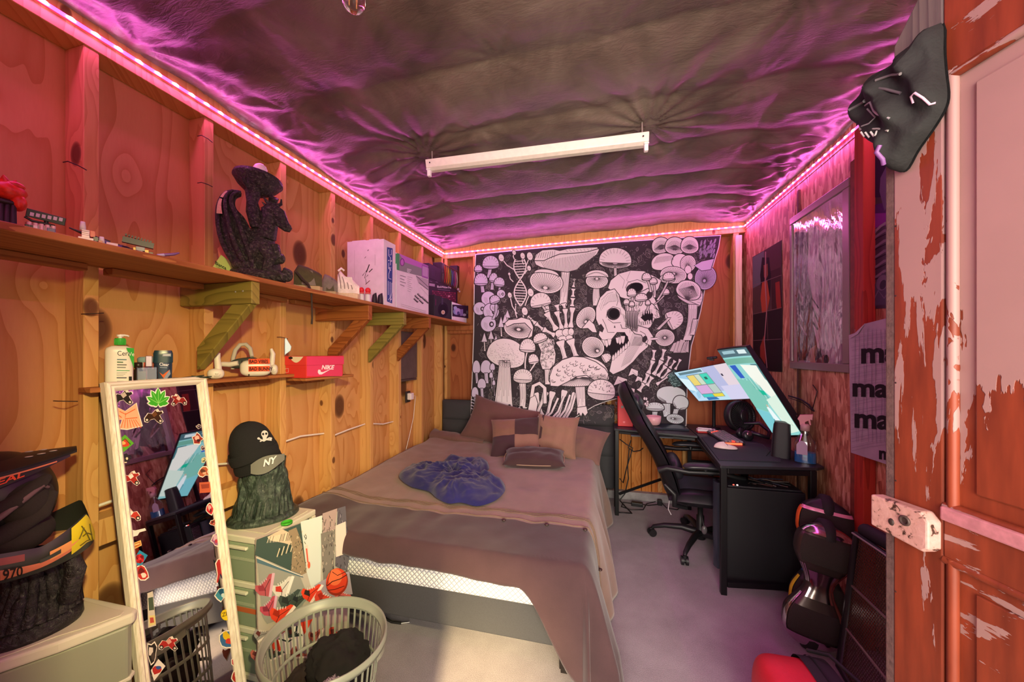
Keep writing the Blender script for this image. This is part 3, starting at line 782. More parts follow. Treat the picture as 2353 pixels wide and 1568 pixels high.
for x0, x1, lb in ((854, 867, 'left'), (867, 881, 'right')):
    t = L.thing('baby_shoe', 'tiny black baby shoe, the %s one of its pair by the tall white box' % lb, 'shoe', 'black baby shoes on the shelf')
    a, e = L.q(x0, y).x+.0005, L.q(x1, y).x-.0005; c = (a+e)/2; w = e-a; H = 25*L.sv
    b = L.mb(); b.grid(lambda u, v: (c+w*.5*cos(2*pi*u)*(1-.3*v*v), .024*sin(2*pi*u)*(1-.2*v), H*(.1+.86*v)*(1+.12*cos(2*pi*u)*v)), 18, 6).build('upper', M('#2a1f26', .6), t)
    b = L.mb(); b.lathe([(0, 0), (.5, 0), (.5, H*.14), (.4, H*.15)], 18, o=(c, 0, 0), sx=w, sy=.052).build('sole', M('#141014', .7), t)

# ---- boxes on the shelf (real boxes; front edges lie along the shelf)
def ybox(name, label, X0, X1, y0, y1, z0, z1, col, cat='box', group=None, bevel=.002, rough=.6):
    t = thing(name, label, cat, ((X0+X1)/2, (y0+y1)/2, z0), 0, group)
    MB().box(X0, X1, y0, y1, z0, z1).build('carton', M(col, rough, noise=.05, nscale=20), t, bevel=bevel)
    return t
def yat(x, X): r = ray(x, 600); return r.y*X/r.x
def zat(x, y, X): return pt(x, y, X=X).z
# tall white box with the blue spine: spine faces the room, wide side faces the doorway
xs = -1.36; ya, yb = yat(882, xs), yat(909, xs); zt = zat(882, 549, xs)
t = ybox('console_box', 'tall white carton with a blue circuit pattern down its narrow spine', -1.635, xs, ya, yb, SZ, zt, '#e4d8dc')
pr = Print((xs, 0, 0), (1, 0, 0))
pr.poly([(889, 568), (902, 571), (901, 698), (889, 693)], '#3c4c94')
for pts in (((893, 573), (893, 588), (897, 592), (897, 610)), ((899, 574), (899, 586), (895, 586)), ((893, 604), (893, 618), (898, 622)), ((898, 614), (893, 630), (893, 640), (899, 642)), ((892, 646), (892, 664), (892, 678)), ((896, 648), (896, 684), (892, 690)), ((900, 650), (900, 672), (896, 694))):
    pr.line(pts, 1.1, '#dfe4f4')
for x, y in ((893, 599), (899, 600), (894, 616), (898, 688)): pr.ell(x, y, 1.4, 1.6, '#eef0fa', n=8)
pr.build('spine_print', t)
pr = Print((0, ya, 0), (0, -1, 0))
pr.line([(842, 626), (849, 608)], 2.2, '#2a2226').line([(833, 634), (842, 622), (838, 640), (846, 632)], 1.4, '#3a3034').line([(848, 626), (856, 618)], 2, '#3a3034').line([(840, 640), (842, 652)], 1.2, '#6a5a60').line([(838, 594), (841, 590)], 1.2, '#6a5a60').line([(845, 577), (847, 574)], 1.6, '#5a4a50').line([(840, 654), (850, 645)], 1.5, '#6a4034').line([(862, 585), (862, 610)], .7, '#a8949c').line([(815, 575), (815, 640)], .5, '#b8a4ac')
pr.build('scuffs', t)
MB().box(-1.60, -1.50, ya+.004, ya+.05, zt+.0005, zt+.0045).build('lid_flap', M('#e4d8dc', .6), t)
MB().box(-1.47, -1.40, ya+.002, ya+.06, zt+.0005, zt+.0045).build('lid_flap', M('#dccfd4', .6), t)
# printer carton: wide side faces the room
xs = -1.37; ya, yb = yat(910, xs)+.004, yat(985, xs); z1 = (zat(912, 585, xs)+zat(984, 613, xs))/2
t = ybox('printer_box', 'white device carton with a grey and purple band and green end', -1.60, xs, ya, yb, SZ, z1, '#e6dce2')
pr = Print((xs, 0, 0), (1, 0, 0))
pr.poly([(917, 583), (984, 611), (984, 640), (917, 622)], '#8c8a90').poly([(917, 583), (984, 611), (984, 622), (930, 603)], '#c070c8').poly([(969, 607), (984, 612), (984, 642), (969, 637)], '#a05fae')
pr.ell(924, 603, 5.5, 9, '#7a3f86').ell(924, 603, 3.6, 7, '#c070c8')
for i in range(4): pr.line([(972+i*3, 612+i), (972+i*3, 634+i)], 1.2, '#e8d4ec')
for i in range(3): pr.line([(935, 618+i*3), (945-i*2, 621+i*3)], 1.6, '#d8d4dc')
for i in range(4): pr.line([(919, 633+i*7), (932-i % 2*3, 637+i*7)], 1.4, '#7c747c')
for i in range(8): pr.line([(936, 636+i*4.6), (947-(i*7) % 5, 639+i*4.6)], .9, '#aaa2aa')
pr.poly([(955, 634), (984, 643), (984, 668), (961, 650)], '#b8acb8').line([(956, 634), (984, 660)], 1.4, '#6e6470').line([(962, 650), (983, 666)], 1.2, '#544a58').line([(966, 660), (983, 680)], 1.4, '#d0c8d0')
for x, y in ((957, 683), (963, 679), (973, 687), (967, 693), (955, 690), (979, 692)): pr.line([(x-4, y-4), (x+5, y+5)], 4, '#4a4248').line([(x-3, y-4), (x+5, y+3)], 1.2, '#c8c0c8')
for i in range(2): pr.line([(921, 699+i*4), (978, 716+i*4)], .8, '#b0a6b0')
pr.poly([(917, 583), (917, 622), (911, 620), (911, 582)], '#4f9a6c')
pr.build('print', t)
pr = Print((0, ya, 0), (0, -1, 0)); pr.poly([(908.5, 582), (912, 584), (912, 606), (908.5, 606)], '#4f9a6c'); pr.build('green_end', t)
# dark boxes at the far end: a stack of two at the back, smaller ones in front
xs = -1.47; ya, yb = yat(985, xs), yat(1075, xs); z1 = zat(1030, 658, xs)
t = ybox('keyboard_box', 'dark purple keyboard carton with red-lit key print, under the smaller boxes', -1.62, xs, ya, min(yb, 3.57), SZ, z1, '#2a1730')
pr = Print((xs, 0, 0), (1, 0, 0))
pr.text('BlackWidow Pro', 1004, 661, 4.6, '#e8e0ec', 4.5, wid=.72, bold=.02).line([(1006, 665), (1034, 668)], 1, '#8c7c94')
pr.poly([(986, 651), (999, 653), (999, 659), (986, 657)], '#b49ab8')
for j in range(6):
    for i in range(17): pr.rect(993+i*3.2, 668+j*4+i*.3, 995.4+i*3.2, 670.6+j*4+i*.3, '#7e3450' if (i*7+j*5) % 4 else '#a8486a')
pr.ell(1052, 665, 2.6, 3, '#e4dce8', n=10).ell(1055, 670, 2, 2.4, '#d8d0dc', n=10).ell(1031, 681, 3, 2.2, '#c890a0', n=8)
pr.build('print', t)
zb = z1+.001; yc = yat(1012, xs)
z2 = zat(1000, 612, xs)
t = ybox('purple_box', 'plain dark purple carton standing on the keyboard carton', -1.60, xs, ya, yat(1013, xs), zb, z2, '#2c1a34')
pr = Print((xs, 0, 0), (1, 0, 0)); pr.line([(993, 620), (993, 634)], .9, '#5c4868').line([(997, 621), (997, 635)], .9, '#5c4868').line([(987, 646), (993, 648)], 1.2, '#8c7894').line([(1001, 648), (1006, 649)], 1.2, '#8c7894'); pr.build('print', t)
yd0, yd1 = yat(1014.5, xs), yat(1055, xs); z3 = zat(1035, 614, xs)
t = thing('disc_case', 'clear case holding rainbow coloured discs, beside the green box', 'disc case', (xs-.05, (yd0+yd1)/2, zb))
MB().box(-1.56, xs-.004, yd0, yd1, zb, z3).build('dark_back', M('#241a24', .5), t, bevel=.002)
pal = ['#e0302c', '#e86a24', '#e8c020', '#48b048', '#2c8ad0', '#5a48c0', '#c848b0', '#d8d0d8']
for i in range(8):
    c = V((xs+.002, lerp(yd0, yd1, .16+.098*i), (zb+z3)/2)); b = MB()
    hh = (z3-zb)*.42
    b.tube([c+V((0, .022*sin(pi*j/8)-.012, hh*(1-j/4))) for j in range(9)], [.0015]+[.0048]*7+[.0015], 7).build('disc', M(pal[i], .25, metal=.3), t)
# keep it closed with a clear cover
MB().box(xs+.0085, xs+.0105, yd0, yd1, zb, z3).build('clear_cover', N('case_cover').clear(.05), t)
yg0, yg1 = yat(1056.5, xs), min(yat(1073, xs), 3.57); z4 = zat(1063, 617, xs)
t = ybox('green_box', 'narrow black box with a bright green and white front panel', -1.56, xs-.004, yg0-.0, yg1, zb, z4, '#1c1a1e')
pr = Print((xs-.004, 0, 0), (1, 0, 0)); pr.poly([(1062, 636), (1072, 637), (1073, 658), (1062, 658)], '#3ec832').poly([(1062, 623), (1070, 624), (1072, 637), (1062, 636)], '#e8e4ee'); pr.build('print', t)
# in front of the stack
xs2 = -1.385; y1_, y2_ = yat(998, xs2), yat(1038, xs2); z5 = zat(1015, 683, xs2)
t = ybox('headphone_box', 'black headphone carton with a round silver emblem', -1.46, xs2, y1_, y2_, SZ, z5, '#1e1424')
pr = Print((xs2, 0, 0), (1, 0, 0)); pr.ell(1018, 712, 12, 17, '#2a1c30').ell(1018, 713, 9, 13, '#1e1424').ell(1018, 718, 4.2, 4.8, '#e4d8c8').ell(1018, 718, 2.8, 3.3, '#b08a50').text('C', 1016, 720, 4, '#f8f0e0').line([(1016, 685), (1016, 700)], 4, '#4a4058').line([(1001, 688), (1001, 702)], 1, '#8a3468')
pr.build('print', t)
y3_ = yat(1039, xs2); z6 = zat(1060, 701, xs2)
t = ybox('camera_box', 'low purple and white carton with a camera picture, last on the shelf', -1.46, xs2, y3_, 3.614, SZ, z6, '#efe8f2')
pr = Print((xs2, 0, 0), (1, 0, 0)); pr.poly([(1039, 700), (1076, 703), (1076, 732), (1039, 727)], '#3a2244')
pr.ell(1049, 716, 8, 8, '#8c9cc8').ell(1052, 716, 6.5, 7.5, '#b4a8d8').ell(1053, 720, 3.2, 4, '#5a4c88').ell(1046, 708, 4, 4, '#a8b8e0').ell(1067, 724, 4, 3, '#b8b0cc').rect(1057, 711, 1064, 726, '#8878b0').ell(1073, 718, 2, 4, '#6a6070')
pr.build('print', t)

# ---- the two small shelves lower down, between the studs
LZ = 1.285
for nm, lb, y0, y1, z, xf in (('small_shelf', 'small wooden shelf under the long shelf, holding bottles and headset', .80, 1.60, LZ, -1.585), ('small_shelf', 'short wooden shelf under the red shoebox', 1.602, 1.985, 1.262, -1.52)):
    t = thing(nm, lb, 'shelf', (-1.65, (y0+y1)/2, z-.02), 0, 'small shelves between the studs')
    MB().box(XL+.001, xf, y0, y1, z-.016, z).build('board', WSHELF, t, bevel=.002, seg=1)
    for a_, b_ in ((y0+.06, y0+.36), (y0+.43, y0+.74)) if y1-y0 > .5 else ((y0+.005, y1-.06),):
        MB().box(XL-.088, XL, a_, b_, z-.016, z-.001).build('board', WSHELF, t, bevel=.002, seg=1)
        MB().box(XL-.088, XL-.04, a_, b_, z-.045, z-.017).build('cleat', WARM, t, bevel=.002, seg=1)

def low(x, X=-1.61, z=LZ):
    r = ray(x, 500); t = X/r.x; return Spot(x, HY-FOC*(z-CH)/t, X=X)
# lotion bottle
L = low(274, -1.615); y = L.y0
t = L.thing('lotion_bottle', 'white pump lotion bottle with a green collar on the small shelf', 'bottle')
k_ = y-878
def Y(v): return v+k_
cream = M('#e6e6d6', .35)
b = L.mb(); w = 33*L.sh
def bot(u, v):
    z = (878-787)*L.sv; a = 2*pi*u; r = 1. if v < .86 else math.sqrt(max(0, 1-((v-.86)/.14)**2))*.45+.55 if v < 1 else .55
    def sg(c): return math.copysign(abs(c)**.55, c)
    return (w*r*sg(cos(a)), .024*r*sg(sin(a)), z*v)
b.grid(bot, 32, 22); b.grid(lambda u, v: (w*.55*v*cos(2*pi*u), .0132*v*sin(2*pi*u), (878-787)*L.sv), 24, 2); b.build('body', cream, t)
b = L.mb(); o = L.q(276, Y(785)); b.lathe([(0, 0), (.0135, 0), (.0135, .021), (.012, .024), (0, .024)], 20, o=o)
for i in range(20): a = 2*pi*i/20; b.cyl((o.x+.0135*cos(a), .0135*sin(a), o.z+.001), (o.x+.0135*cos(a), .0135*sin(a), o.z+.02), .0008, n=5)
b.build('collar', M('#39b83a', .4), t)
b = L.mb(); b.cyl(o+V((0, 0, .024)), o+V((0, 0, .030)), .005, n=12); b.cyl(o+V((0, 0, .029)), o+V((0, 0, .036)), .0085, n=14); b.tube([o+V((0, 0, .034)), o+V((.010, -.003, .0345)), o+V((.018, -.005, .033)), o+V((.021, -.006, .030))], [.004, .0035, .003, .0025], 8)
b.build('pump', M('#f2f2ea', .35), t)
pr = Print(L.M @ V((0, -.0245, 0)), L.M.to_3x3() @ V((0, -1, 0)), crop=(0, k_, 1))
pr.poly([(290, 791), (308, 792), (308, 838)], '#3cb046').text('Cera', 269, 809, 11, '#30343c', 0).text('Ve', 295, 810, 9, '#e8f4e0', 0)
for i, (a_, c_) in enumerate(((22, '#6a8c90'), (14, '#5a7c5c'), (22, '#7c7c74'), (20, '#8c9488'))): pr.line([(269, 818+i*6), (269+a_, 818.4+i*6)], 2.6, c_)
pr.line([(268, 843), (298, 843.5)], 1.6, '#5cb070')
for i in range(3): pr.line([(268, 848+i*3.4), (292-i*4, 848.3+i*3.4)], 1, '#a0a498')
pr.line([(268, 860), (291, 860)], 2.4, '#5a5c66').rect(296, 857, 303, 868, '#24282c').line([(269, 868), (284, 868)], 1.6, '#9a9a90')
pr.text('Oar', 247, 860, 8, '#d2d2c0', -84)
pr.build('label', t)
# perfume bottle, dark bottle, tumbler of brushes, deodorant
L = low(338, -1.595); y = L.y0; k_ = y-874
t = L.thing('perfume_bottle', 'square clear glass perfume bottle in front of the deodorant stick', 'bottle')
w = 25*L.sh
b = L.mb(); b.box(-w, w, -.016, .016, 0, 40*L.sv).build('glass', N('perfume_glass').clear(.14, .05, (.86, .86, .84, 1)), t, bevel=.003)
b = L.mb(); b.box(-w*.82, -w*.1, -.012, .012, .005, 30*L.sv).build('liquid_left', N('perfume').set(col='#d8dcd0', rough=.1, trans=.7, ior=1.33), t)
b = L.mb(); b.box(w*.05, w*.8, -.012, .012, .005, 34*L.sv).build('inner_block', N('smoky_glass').set(col='#8c8480', rough=.1, trans=.5), t)
b = L.mb(); a = L.q(343, y-40); b.box(a.x-.010, a.x+.008, -.009, .009, a.z, a.z+25*L.sv).build('cap', M('#c9b4b0', .15, .7), t, bevel=.002)
L = low(318, -1.625); y = L.y0
t = L.thing('dark_bottle', 'small dark brown bottle between the lotion and the perfume', 'bottle')
b = L.mb(); b.lathe([(0, 0), (.011, 0), (.012, .003), (.012, .05), (.009, .056), (.009, .058), (.011, .058), (.011, .078), (0, .079)], 18).build('bottle', M('#2c241c', .3), t)
L = low(337, -1.655); y = L.y0
t = L.thing('brush_tub', 'clear tub of pink sticks with a pale blue lid behind the perfume', 'tub')
b = L.mb(); b.lathe([(0, 0), (.020, 0), (.022, .08), (0, .082)], 20, sx=1.05).build('tub', M('#c8685a', .4, noise=.3, nscale=120), t)
b = L.mb(); b.lathe([(.0225, .078), (.024, .08), (.024, .092), (.018, .098), (0, .099)], 20, sx=1.05).build('lid', M('#8cb4b4', .3), t)
for i in range(4):
    b = L.mb(); b.cyl((-.012+.008*i, -.022, .01), (-.010+.007*i, -.021, .078), .0022, n=6).build('stick', M(('#d8dcd0', '#b83c34', '#e4c8b8', '#4c6c78')[i], .4), t)
L = low(375, -1.612); y = L.y0; k_ = y-862
t = L.thing('deodorant_stick', 'navy blue deodorant stick with an orange swoosh print', 'deodorant')
w = 23*L.sh
def deo(u, v, h0=0., h1=1., g=1.):
    a = 2*pi*u
    def sg(c): return math.copysign(abs(c)**.6, c)
    return (w*g*sg(cos(a)), .0145*g*sg(sin(a)), lerp(h0, h1, v))
b = L.mb(); h = 46*L.sv; b.grid(lambda u, v: deo(u, v, 0, h, .88+.05*v), 28, 6); b.build('body', M('#2a3c52', .25, .2), t)
b = L.mb(); h2 = 74*L.sv; b.grid(lambda u, v: deo(u, v, h, h2, 1.0 if v < .75 else 1-.12*(v-.75)/.25), 28, 8); b.grid(lambda u, v: deo(u, v*0, h2, h2, .88*v), 28, 2); b.build('cap', M('#1f3f4c', .28), t)
pr = Print(L.M @ V((0, -.0150, 0)), L.M.to_3x3() @ V((0, -1, 0)), crop=(0, k_, 1))
pr.rect(373, 795, 393, 802, '#8c9ca4').line([(375, 798.5), (391, 798.5)], 2.6, '#dce4e8').text('Clear', 366, 823, 7, '#e8eef2', 3, bold=.02).line([(367, 827), (384, 828)], 1.6, '#9cb0bc').poly([(366, 838), (374, 844), (390, 832), (376, 852)], '#d86c34').poly([(376, 852), (390, 832), (392, 842), (380, 858)], '#8c9cb0')
pr.build('label', t)
# dark heap: folded sunglasses, cable and green straps
L = low(430, -1.60); y = L.y0
t = L.thing('folded_sunglasses', 'dark green folded sunglasses lying on the small shelf', 'sunglasses')
b = L.mb(); dk = M('#26321f', .3)
for x0, yy, x1, y1_ in ((378, 4, 470, 12), (400, 9, 460, 3), (410, 4, 488, 9), (440, 12, 486, 5)):
    b.tube([L.q(x0, y-yy, -.02), L.q((x0+x1)/2, y-(yy+y1_)/2-1, -.026), L.q(x1, y-y1_, .0)], [.002, .003, .002], 7)
b.build('frame', dk, t)
for x in (425, 455):
    b = L.mb(); b.ell(L.q(x, y-6, -.012), (.014, .012, .004), 14, 8, R=rot('X', 15)).build('lens', M('#1c2418', .08, spec=.8), t)
L = low(398, -1.59); y = L.y0
t = L.thing('glue_stick', 'small round teal-capped tube lying among the dark sunglasses', 'tube')
b = L.mb(); b.cyl(L.q(388, y-6, -.012), L.q(404, y-6, .02), .0075, n=14).build('tube', M('#1f4a48', .4), t)
b = L.mb(); b.cyl(L.q(386, y-6, -.016), L.q(388, y-6, -.012), .0062, n=14).build('cap', M('#4aa0b0', .35), t)
# headset with two controllers
L = low(575, -1.60); y = L.y0; k_ = y-858
HW = M('#dcd8c4', .42)
t = L.thing('vr_headset', 'cream coloured virtual reality headset with red lettered stickers', 'headset')
b = L.mb(); c = L.q(594, Y(0)+0); a = L.q(588, 838+k_)
b.ell(a, (37*L.sh, .036, 19*L.sv), 28, 16, p=.62).build('visor', HW, t)
b = L.mb(); a2 = L.q(562, 826+k_, .02); b.ell(a2, (34*L.sh, .03, 12*L.sv), 24, 10, R=rot('Y', -8), p=.8).build('face_pad', M('#3b4138', .8), t)
b = L.mb(); b.tube([L.q(535, 840+k_, .03), L.q(536, 815+k_, .03), L.q(541, 797+k_, .03), L.q(552, 784+k_, .03), L.q(565, 783+k_, .03), L.q(575, 793+k_, .02), L.q(579, 812+k_, .0)], [.008, .0085, .009, .009, .009, .009, .008], 10)
b.build('top_strap', M('#b9b5a0', .7, bump=.2), t)
b = L.mb(); b.tube([L.q(512, 828+k_, .01), L.q(530, 829+k_, .0), L.q(548, 826+k_, -.01)], [.011, .0125, .011], 12).build('side_arm', HW, t)
pr = Print(L.M @ V((0, -.0375, 0)), L.M.to_3x3() @ V((0, -1, 0)), crop=(0, k_, 1))
for y_, s_, c2 in ((817, 'BAD VIBES', '#2a1a18'), (834, 'BAD BUNNY', '#2a1a18')):
    pr.poly([(571, y_), (620, y_+(-1)), (620, y_+11), (571, y_+12)], '#d8562c').text(s_, 572.5, y_+9.5, 7.5, c2, 0, wid=.88, bold=.03)
for x_, y_ in ((556, 822), (572, 854), (618, 853)): pr.ell(x_, y_, 2, 2.2, '#2a2c28', n=10)
pr.build('stickers', t)
for nm, cx_, lb in (('left', 500, 'cream headset controller standing left of the headset'), ('right', 626, 'cream headset controller behind the right end of the headset')):
    L2 = low(cx_, -1.612 if nm == 'left' else -1.63); y = L2.y0
    t = L2.thing('vr_controller', lb, 'controller', 'headset controllers')
    sg = 1 if nm == 'left' else -1
    b = L2.mb(); b.tube([L2.q(cx_+3*sg, y-8), L2.q(cx_+1*sg, y-30), L2.q(cx_-1*sg, y-48), L2.q(cx_+3*sg, y-60)], [.012, .0125, .0115, .006], 14).build('handle', HW, t)
    b = L2.mb(); b.ell(L2.q(cx_-4*sg, y-12, -.004), (20*L2.sh if sg > 0 else 9*L2.sh, .022, 12*L2.sv), 18, 12, p=.8).build('head', HW, t)
    b = L2.mb(); a = L2.q(cx_-2*sg, y-12, -.022); b.lathe([(.012, 0), (.014, .001), (.0145, .003), (.0125, .004)], 18, o=(0, 0, 0)); b.M = b.M
    mm = L2.mb(); mm.M = mm.M @ tr(*a) @ rot('X', 80); mm.lathe([(.0, .004), (.006, .004), (.0065, .002), (.0125, .002), (.0145, 0), (.0145, -.002)], 18).build('thumb_pad', M('#c9c6b4', .4), t)
# red shoebox on the second small shelf
xs = -1.505; ya, yb = yat(704, xs), yat(790, xs); z0 = 1.263; zl, zt = zat(704, 840, xs), zat(704, 819, xs)
t = thing('shoebox', 'red and pink shoebox with a white swoosh on a small shelf', 'shoebox', (-1.57, (ya+yb)/2, z0))
MB().box(-1.642, xs-.003, ya+.003, yb-.003, z0, zl+.02).build('box', M('#d8342c', .55), t, bevel=.002)
MB().box(-1.644, xs, ya, yb, zl, zt).build('lid', M('#de3a34', .55), t, bevel=.002)
pr = Print((xs-.003, 0, 0), (1, 0, 0), lift=.0005)
pr.poly([(705, 838), (786, 839), (786, 865), (705, 865)], '#e04468')
pr.text('NIKE', 738, 849, 9.5, '#f8f0f0', 0, wid=.95, bold=.035, skew=.25)
pr.poly([(731, 850), (730, 856), (733, 861), (739, 861), (763, 847), (742, 855.5), (737, 855), (736, 850)], '#f8f0f0')
pr.build('front_print', t)
pr = Print((xs, 0, 0), (1, 0, 0), lift=.0005); pr.poly([(705, 819.5), (790, 819.5), (790, 837.5), (705, 840)], '#e0426a'); pr.build('lid_print', t)
pr = Print((0, ya, 0), (0, -1, 0), lift=.0005)
pr.poly([(664, 820)]+[(664+33*i/8, 820+14*sin(pi*i/8)) for i in range(1, 8)]+[(697, 820)], '#e8dcb8').ell(668, 823, 5, 3, '#2c1c18').line([(655, 848), (663, 847), (663, 856), (655, 857)], .8, '#f0c8c0')
pr.build('end_print', t)
# card and blister pack between stud and shoebox
q0 = pt(656, 735, X=-1.655); t = thing('hanging_card', 'narrow dark blue and white card hung beside the stud', 'card', (-1.655, q0.y, 1.50))
b = MB(); za, zb2 = pt(655, 699, X=-1.66).z, pt(655, 762, X=-1.66).z; yb_ = yat(654, -1.66); b.box(-1.69, -1.66, max(yb_, 1.603), max(yb_, 1.603)+.004, zb2, za).build('card', M('#30455e', .5), t)
pr = Print((-1.66, 0, 0), (1, 0, 0)); MB().box(-1.6598, -1.659, 1.603, 1.607, zb2+.005, lerp(zb2, za, .4)).build('white_print', M('#d8dce0', .5), t)
L = Spot(660, 815, X=-1.60); t = L.thing('blister_pack', 'clear pale blue blister pack leaning on the stud above the shoebox', 'packet')
L.prism([(654, 780), (657, 776), (670, 797), (668, 806), (654, 817)], 0, .012).build('shell', N('blister').set(col='#b8d0d8', rough=.15, trans=.4), t, bevel=.002)
L.prism([(655, 788), (666, 799), (655, 812)], -.002, -.0005).build('backing', M('#9cc0cc', .5), t)

# ---- white cable stapled along the studs, wall charger and its lead
t = thing('wall_cable', 'white electrical cable threaded through the studs of the left wall', 'cable', (-1.69, 1.9, 1.02))
wc = M('#e4ddd2', .5)
def seg(px_, X=-1.72):
    MB().tube([pt(x, y, X=X) for x, y in px_], .0052, 8).build('cable_run', wc, t)
seg([(195, 1176), (225, 1163), (262, 1150)], -1.66); seg([(495, 1068), (520, 1066), (545, 1063)], -1.70)
seg([(652, 1016), (690, 1003), (748, 996)], -1.70); seg([(770, 1000), (800, 988), (838, 975)], -1.69); seg([(855, 974), (880, 975), (904, 969)], -1.70)
qq = pt(938, 912, Y=2.715)
t = thing('wall_charger', 'white square charger plugged in on the far left wall studs', 'charger', (qq.x, 2.70, qq.z))
o = pt(937, 912, X=-1.70)
t.location = (o.x, o.y, o.z)
MB(tr(*o)).cbox((0, 0, 0), (.012, .075, .10)).build('socket_plate', M('#2b2622', .6), t, bevel=.003)
MB(tr(*o)).cbox((.026, .004, .004), (.04, .055, .06)).build('charger_block', M('#eee4e0', .4), t, bevel=.006)
c0 = o+V((.03, .034, .0))
MB().tube([c0, c0+V((.0, .05, .0)), pt(953, 930, X=-1.665), pt(950, 960, X=-1.66), pt(940, 1005, X=-1.655), pt(931, 1042, X=-1.65)], .0028, 7).build('lead', wc, t)
# grey board shoved between two studs
b = MB(); za, zb2 = pt(955, 765, X=-1.70).z, pt(955, 868, X=-1.70).z
t = thing('grey_board', 'short grey board wedged between studs below the shelf brackets', 'board', (-1.70, 2.9, zb2))
b.box(-1.73, -1.69, 2.757, 3.112, zb2, za).build('board', M('#5d4f48', .8, noise=.15, nscale=14), t, bevel=.003)
MB().box(-1.715, -1.665, 2.80, 3.06, zb2-.016, zb2-.001).build('ledge', M('#4c4038', .8), t, bevel=.003)
# ================================================================ BED
BX0, BX1, BY0, BY1 = -1.605, -.052, 1.53, 3.44
FAB = M('#3e3d40', .9, noise=.12, nscale=320, bump=.25, bscale=500)
bed = thing('bed', 'grey upholstered double bed with dark legs standing against the left wall', 'bed', (-.83, 2.5, 0))
MB().box(BX0, BX1, BY0, BY0+.045, .15, .345).build('foot_rail', FAB, bed, bevel=.008)
for x in (BX0, BX1-.04): MB().box(x, x+.04, BY0+.046, BY1, .15, .345).build('side_rail', FAB, bed, bevel=.008)
MB().box(BX0+.041, BX1-.041, BY0+.046, BY1, .26, .30).build('slat_base', M('#3a3028', .8), bed)
DW = M('#1d1512', .5, noise=.2, nscale=30)
for x in (BX0+.10, BX1-.10):
    for y in (BY0+.07, BY1-.1):
        MB(tr(x, y, 0)).box(-.018, .018, -.018, .018, 0, .02).build('leg_tip', DW, bed)
        MB().box(x-.024, x+.024, y-.024, y+.024, .02, .15).build('leg', DW, bed, bevel=.003)
MB().box(-.72, -.68, 2.4, 2.44, 0, .26).build('leg', DW, bed)
hx0, hx1 = -1.612, .125
MB().box(hx0, hx1, 3.502, 3.556, .12, .905).build('headboard', FAB, bed, bevel=.012)
n = 4; wpan = (hx1-hx0)/n
for i in range(n):
    for j, (z0, z1) in enumerate(((.70, .90), (.42, .70))):
        x0 = hx0+wpan*i
        def pan(u, v, x0=x0, z0=z0, z1=z1):
            e = (1-abs(2*u-1)**7)*(1-abs(2*v-1)**7)
            return (x0+.004+u*(wpan-.008), 3.501-.026*max(0, e)**.5, z0+.002+v*(z1-z0-.006))
        MB().grid(pan, 16, 10).build('headboard_panel', FAB, bed)
for i in range(1, n): MB().ell((hx0+wpan*i, 3.493, .70), (.012, .008, .012), 12, 8).build('button', M('#3a393c', .8), bed)

# quilted mattress
k = N('quilted_white')
v = k.obj((1, 1, 1)); m1 = k.n('Mapping'); k.l(v, m1.inputs[0]); m1.inputs['Rotation'].default_value = (0, rad(45), 0)
ch = k.n('TexBrick'); k.l(m1.outputs[0], ch.inputs['Vector'])
wv = k.n('TexWave', wave_type='BANDS', bands_direction='X'); k.l(m1.outputs[0], wv.inputs['Vector']); wv.inputs['Scale'].default_value = 18; wv.inputs['Distortion'].default_value = 1.5
wv2 = k.n('TexWave', wave_type='BANDS', bands_direction='Z'); k.l(m1.outputs[0], wv2.inputs['Vector']); wv2.inputs['Scale'].default_value = 18; wv2.inputs['Distortion'].default_value = 1.5
mn = k.math('MINIMUM', wv.outputs['Fac'], wv2.outputs['Fac'])
k.l(k.ramp(mn, [(.02, '#8e8f9c'), (.14, '#e4e2e2'), (1, '#f0eeea')]), k.b.inputs['Base Color']); k.set(rough=.85); k.bump(mn, .5, .006)
mat_ = MB(); mat_.box(BX0+.02, BX1-.02, BY0-.012, BY1-.005, .305, .515)
t = mat_.build('mattress', k.m, bevel=.03, seg=3)
tag(t, 'white quilted mattress whose edge shows below the brown duvet', 'mattress')

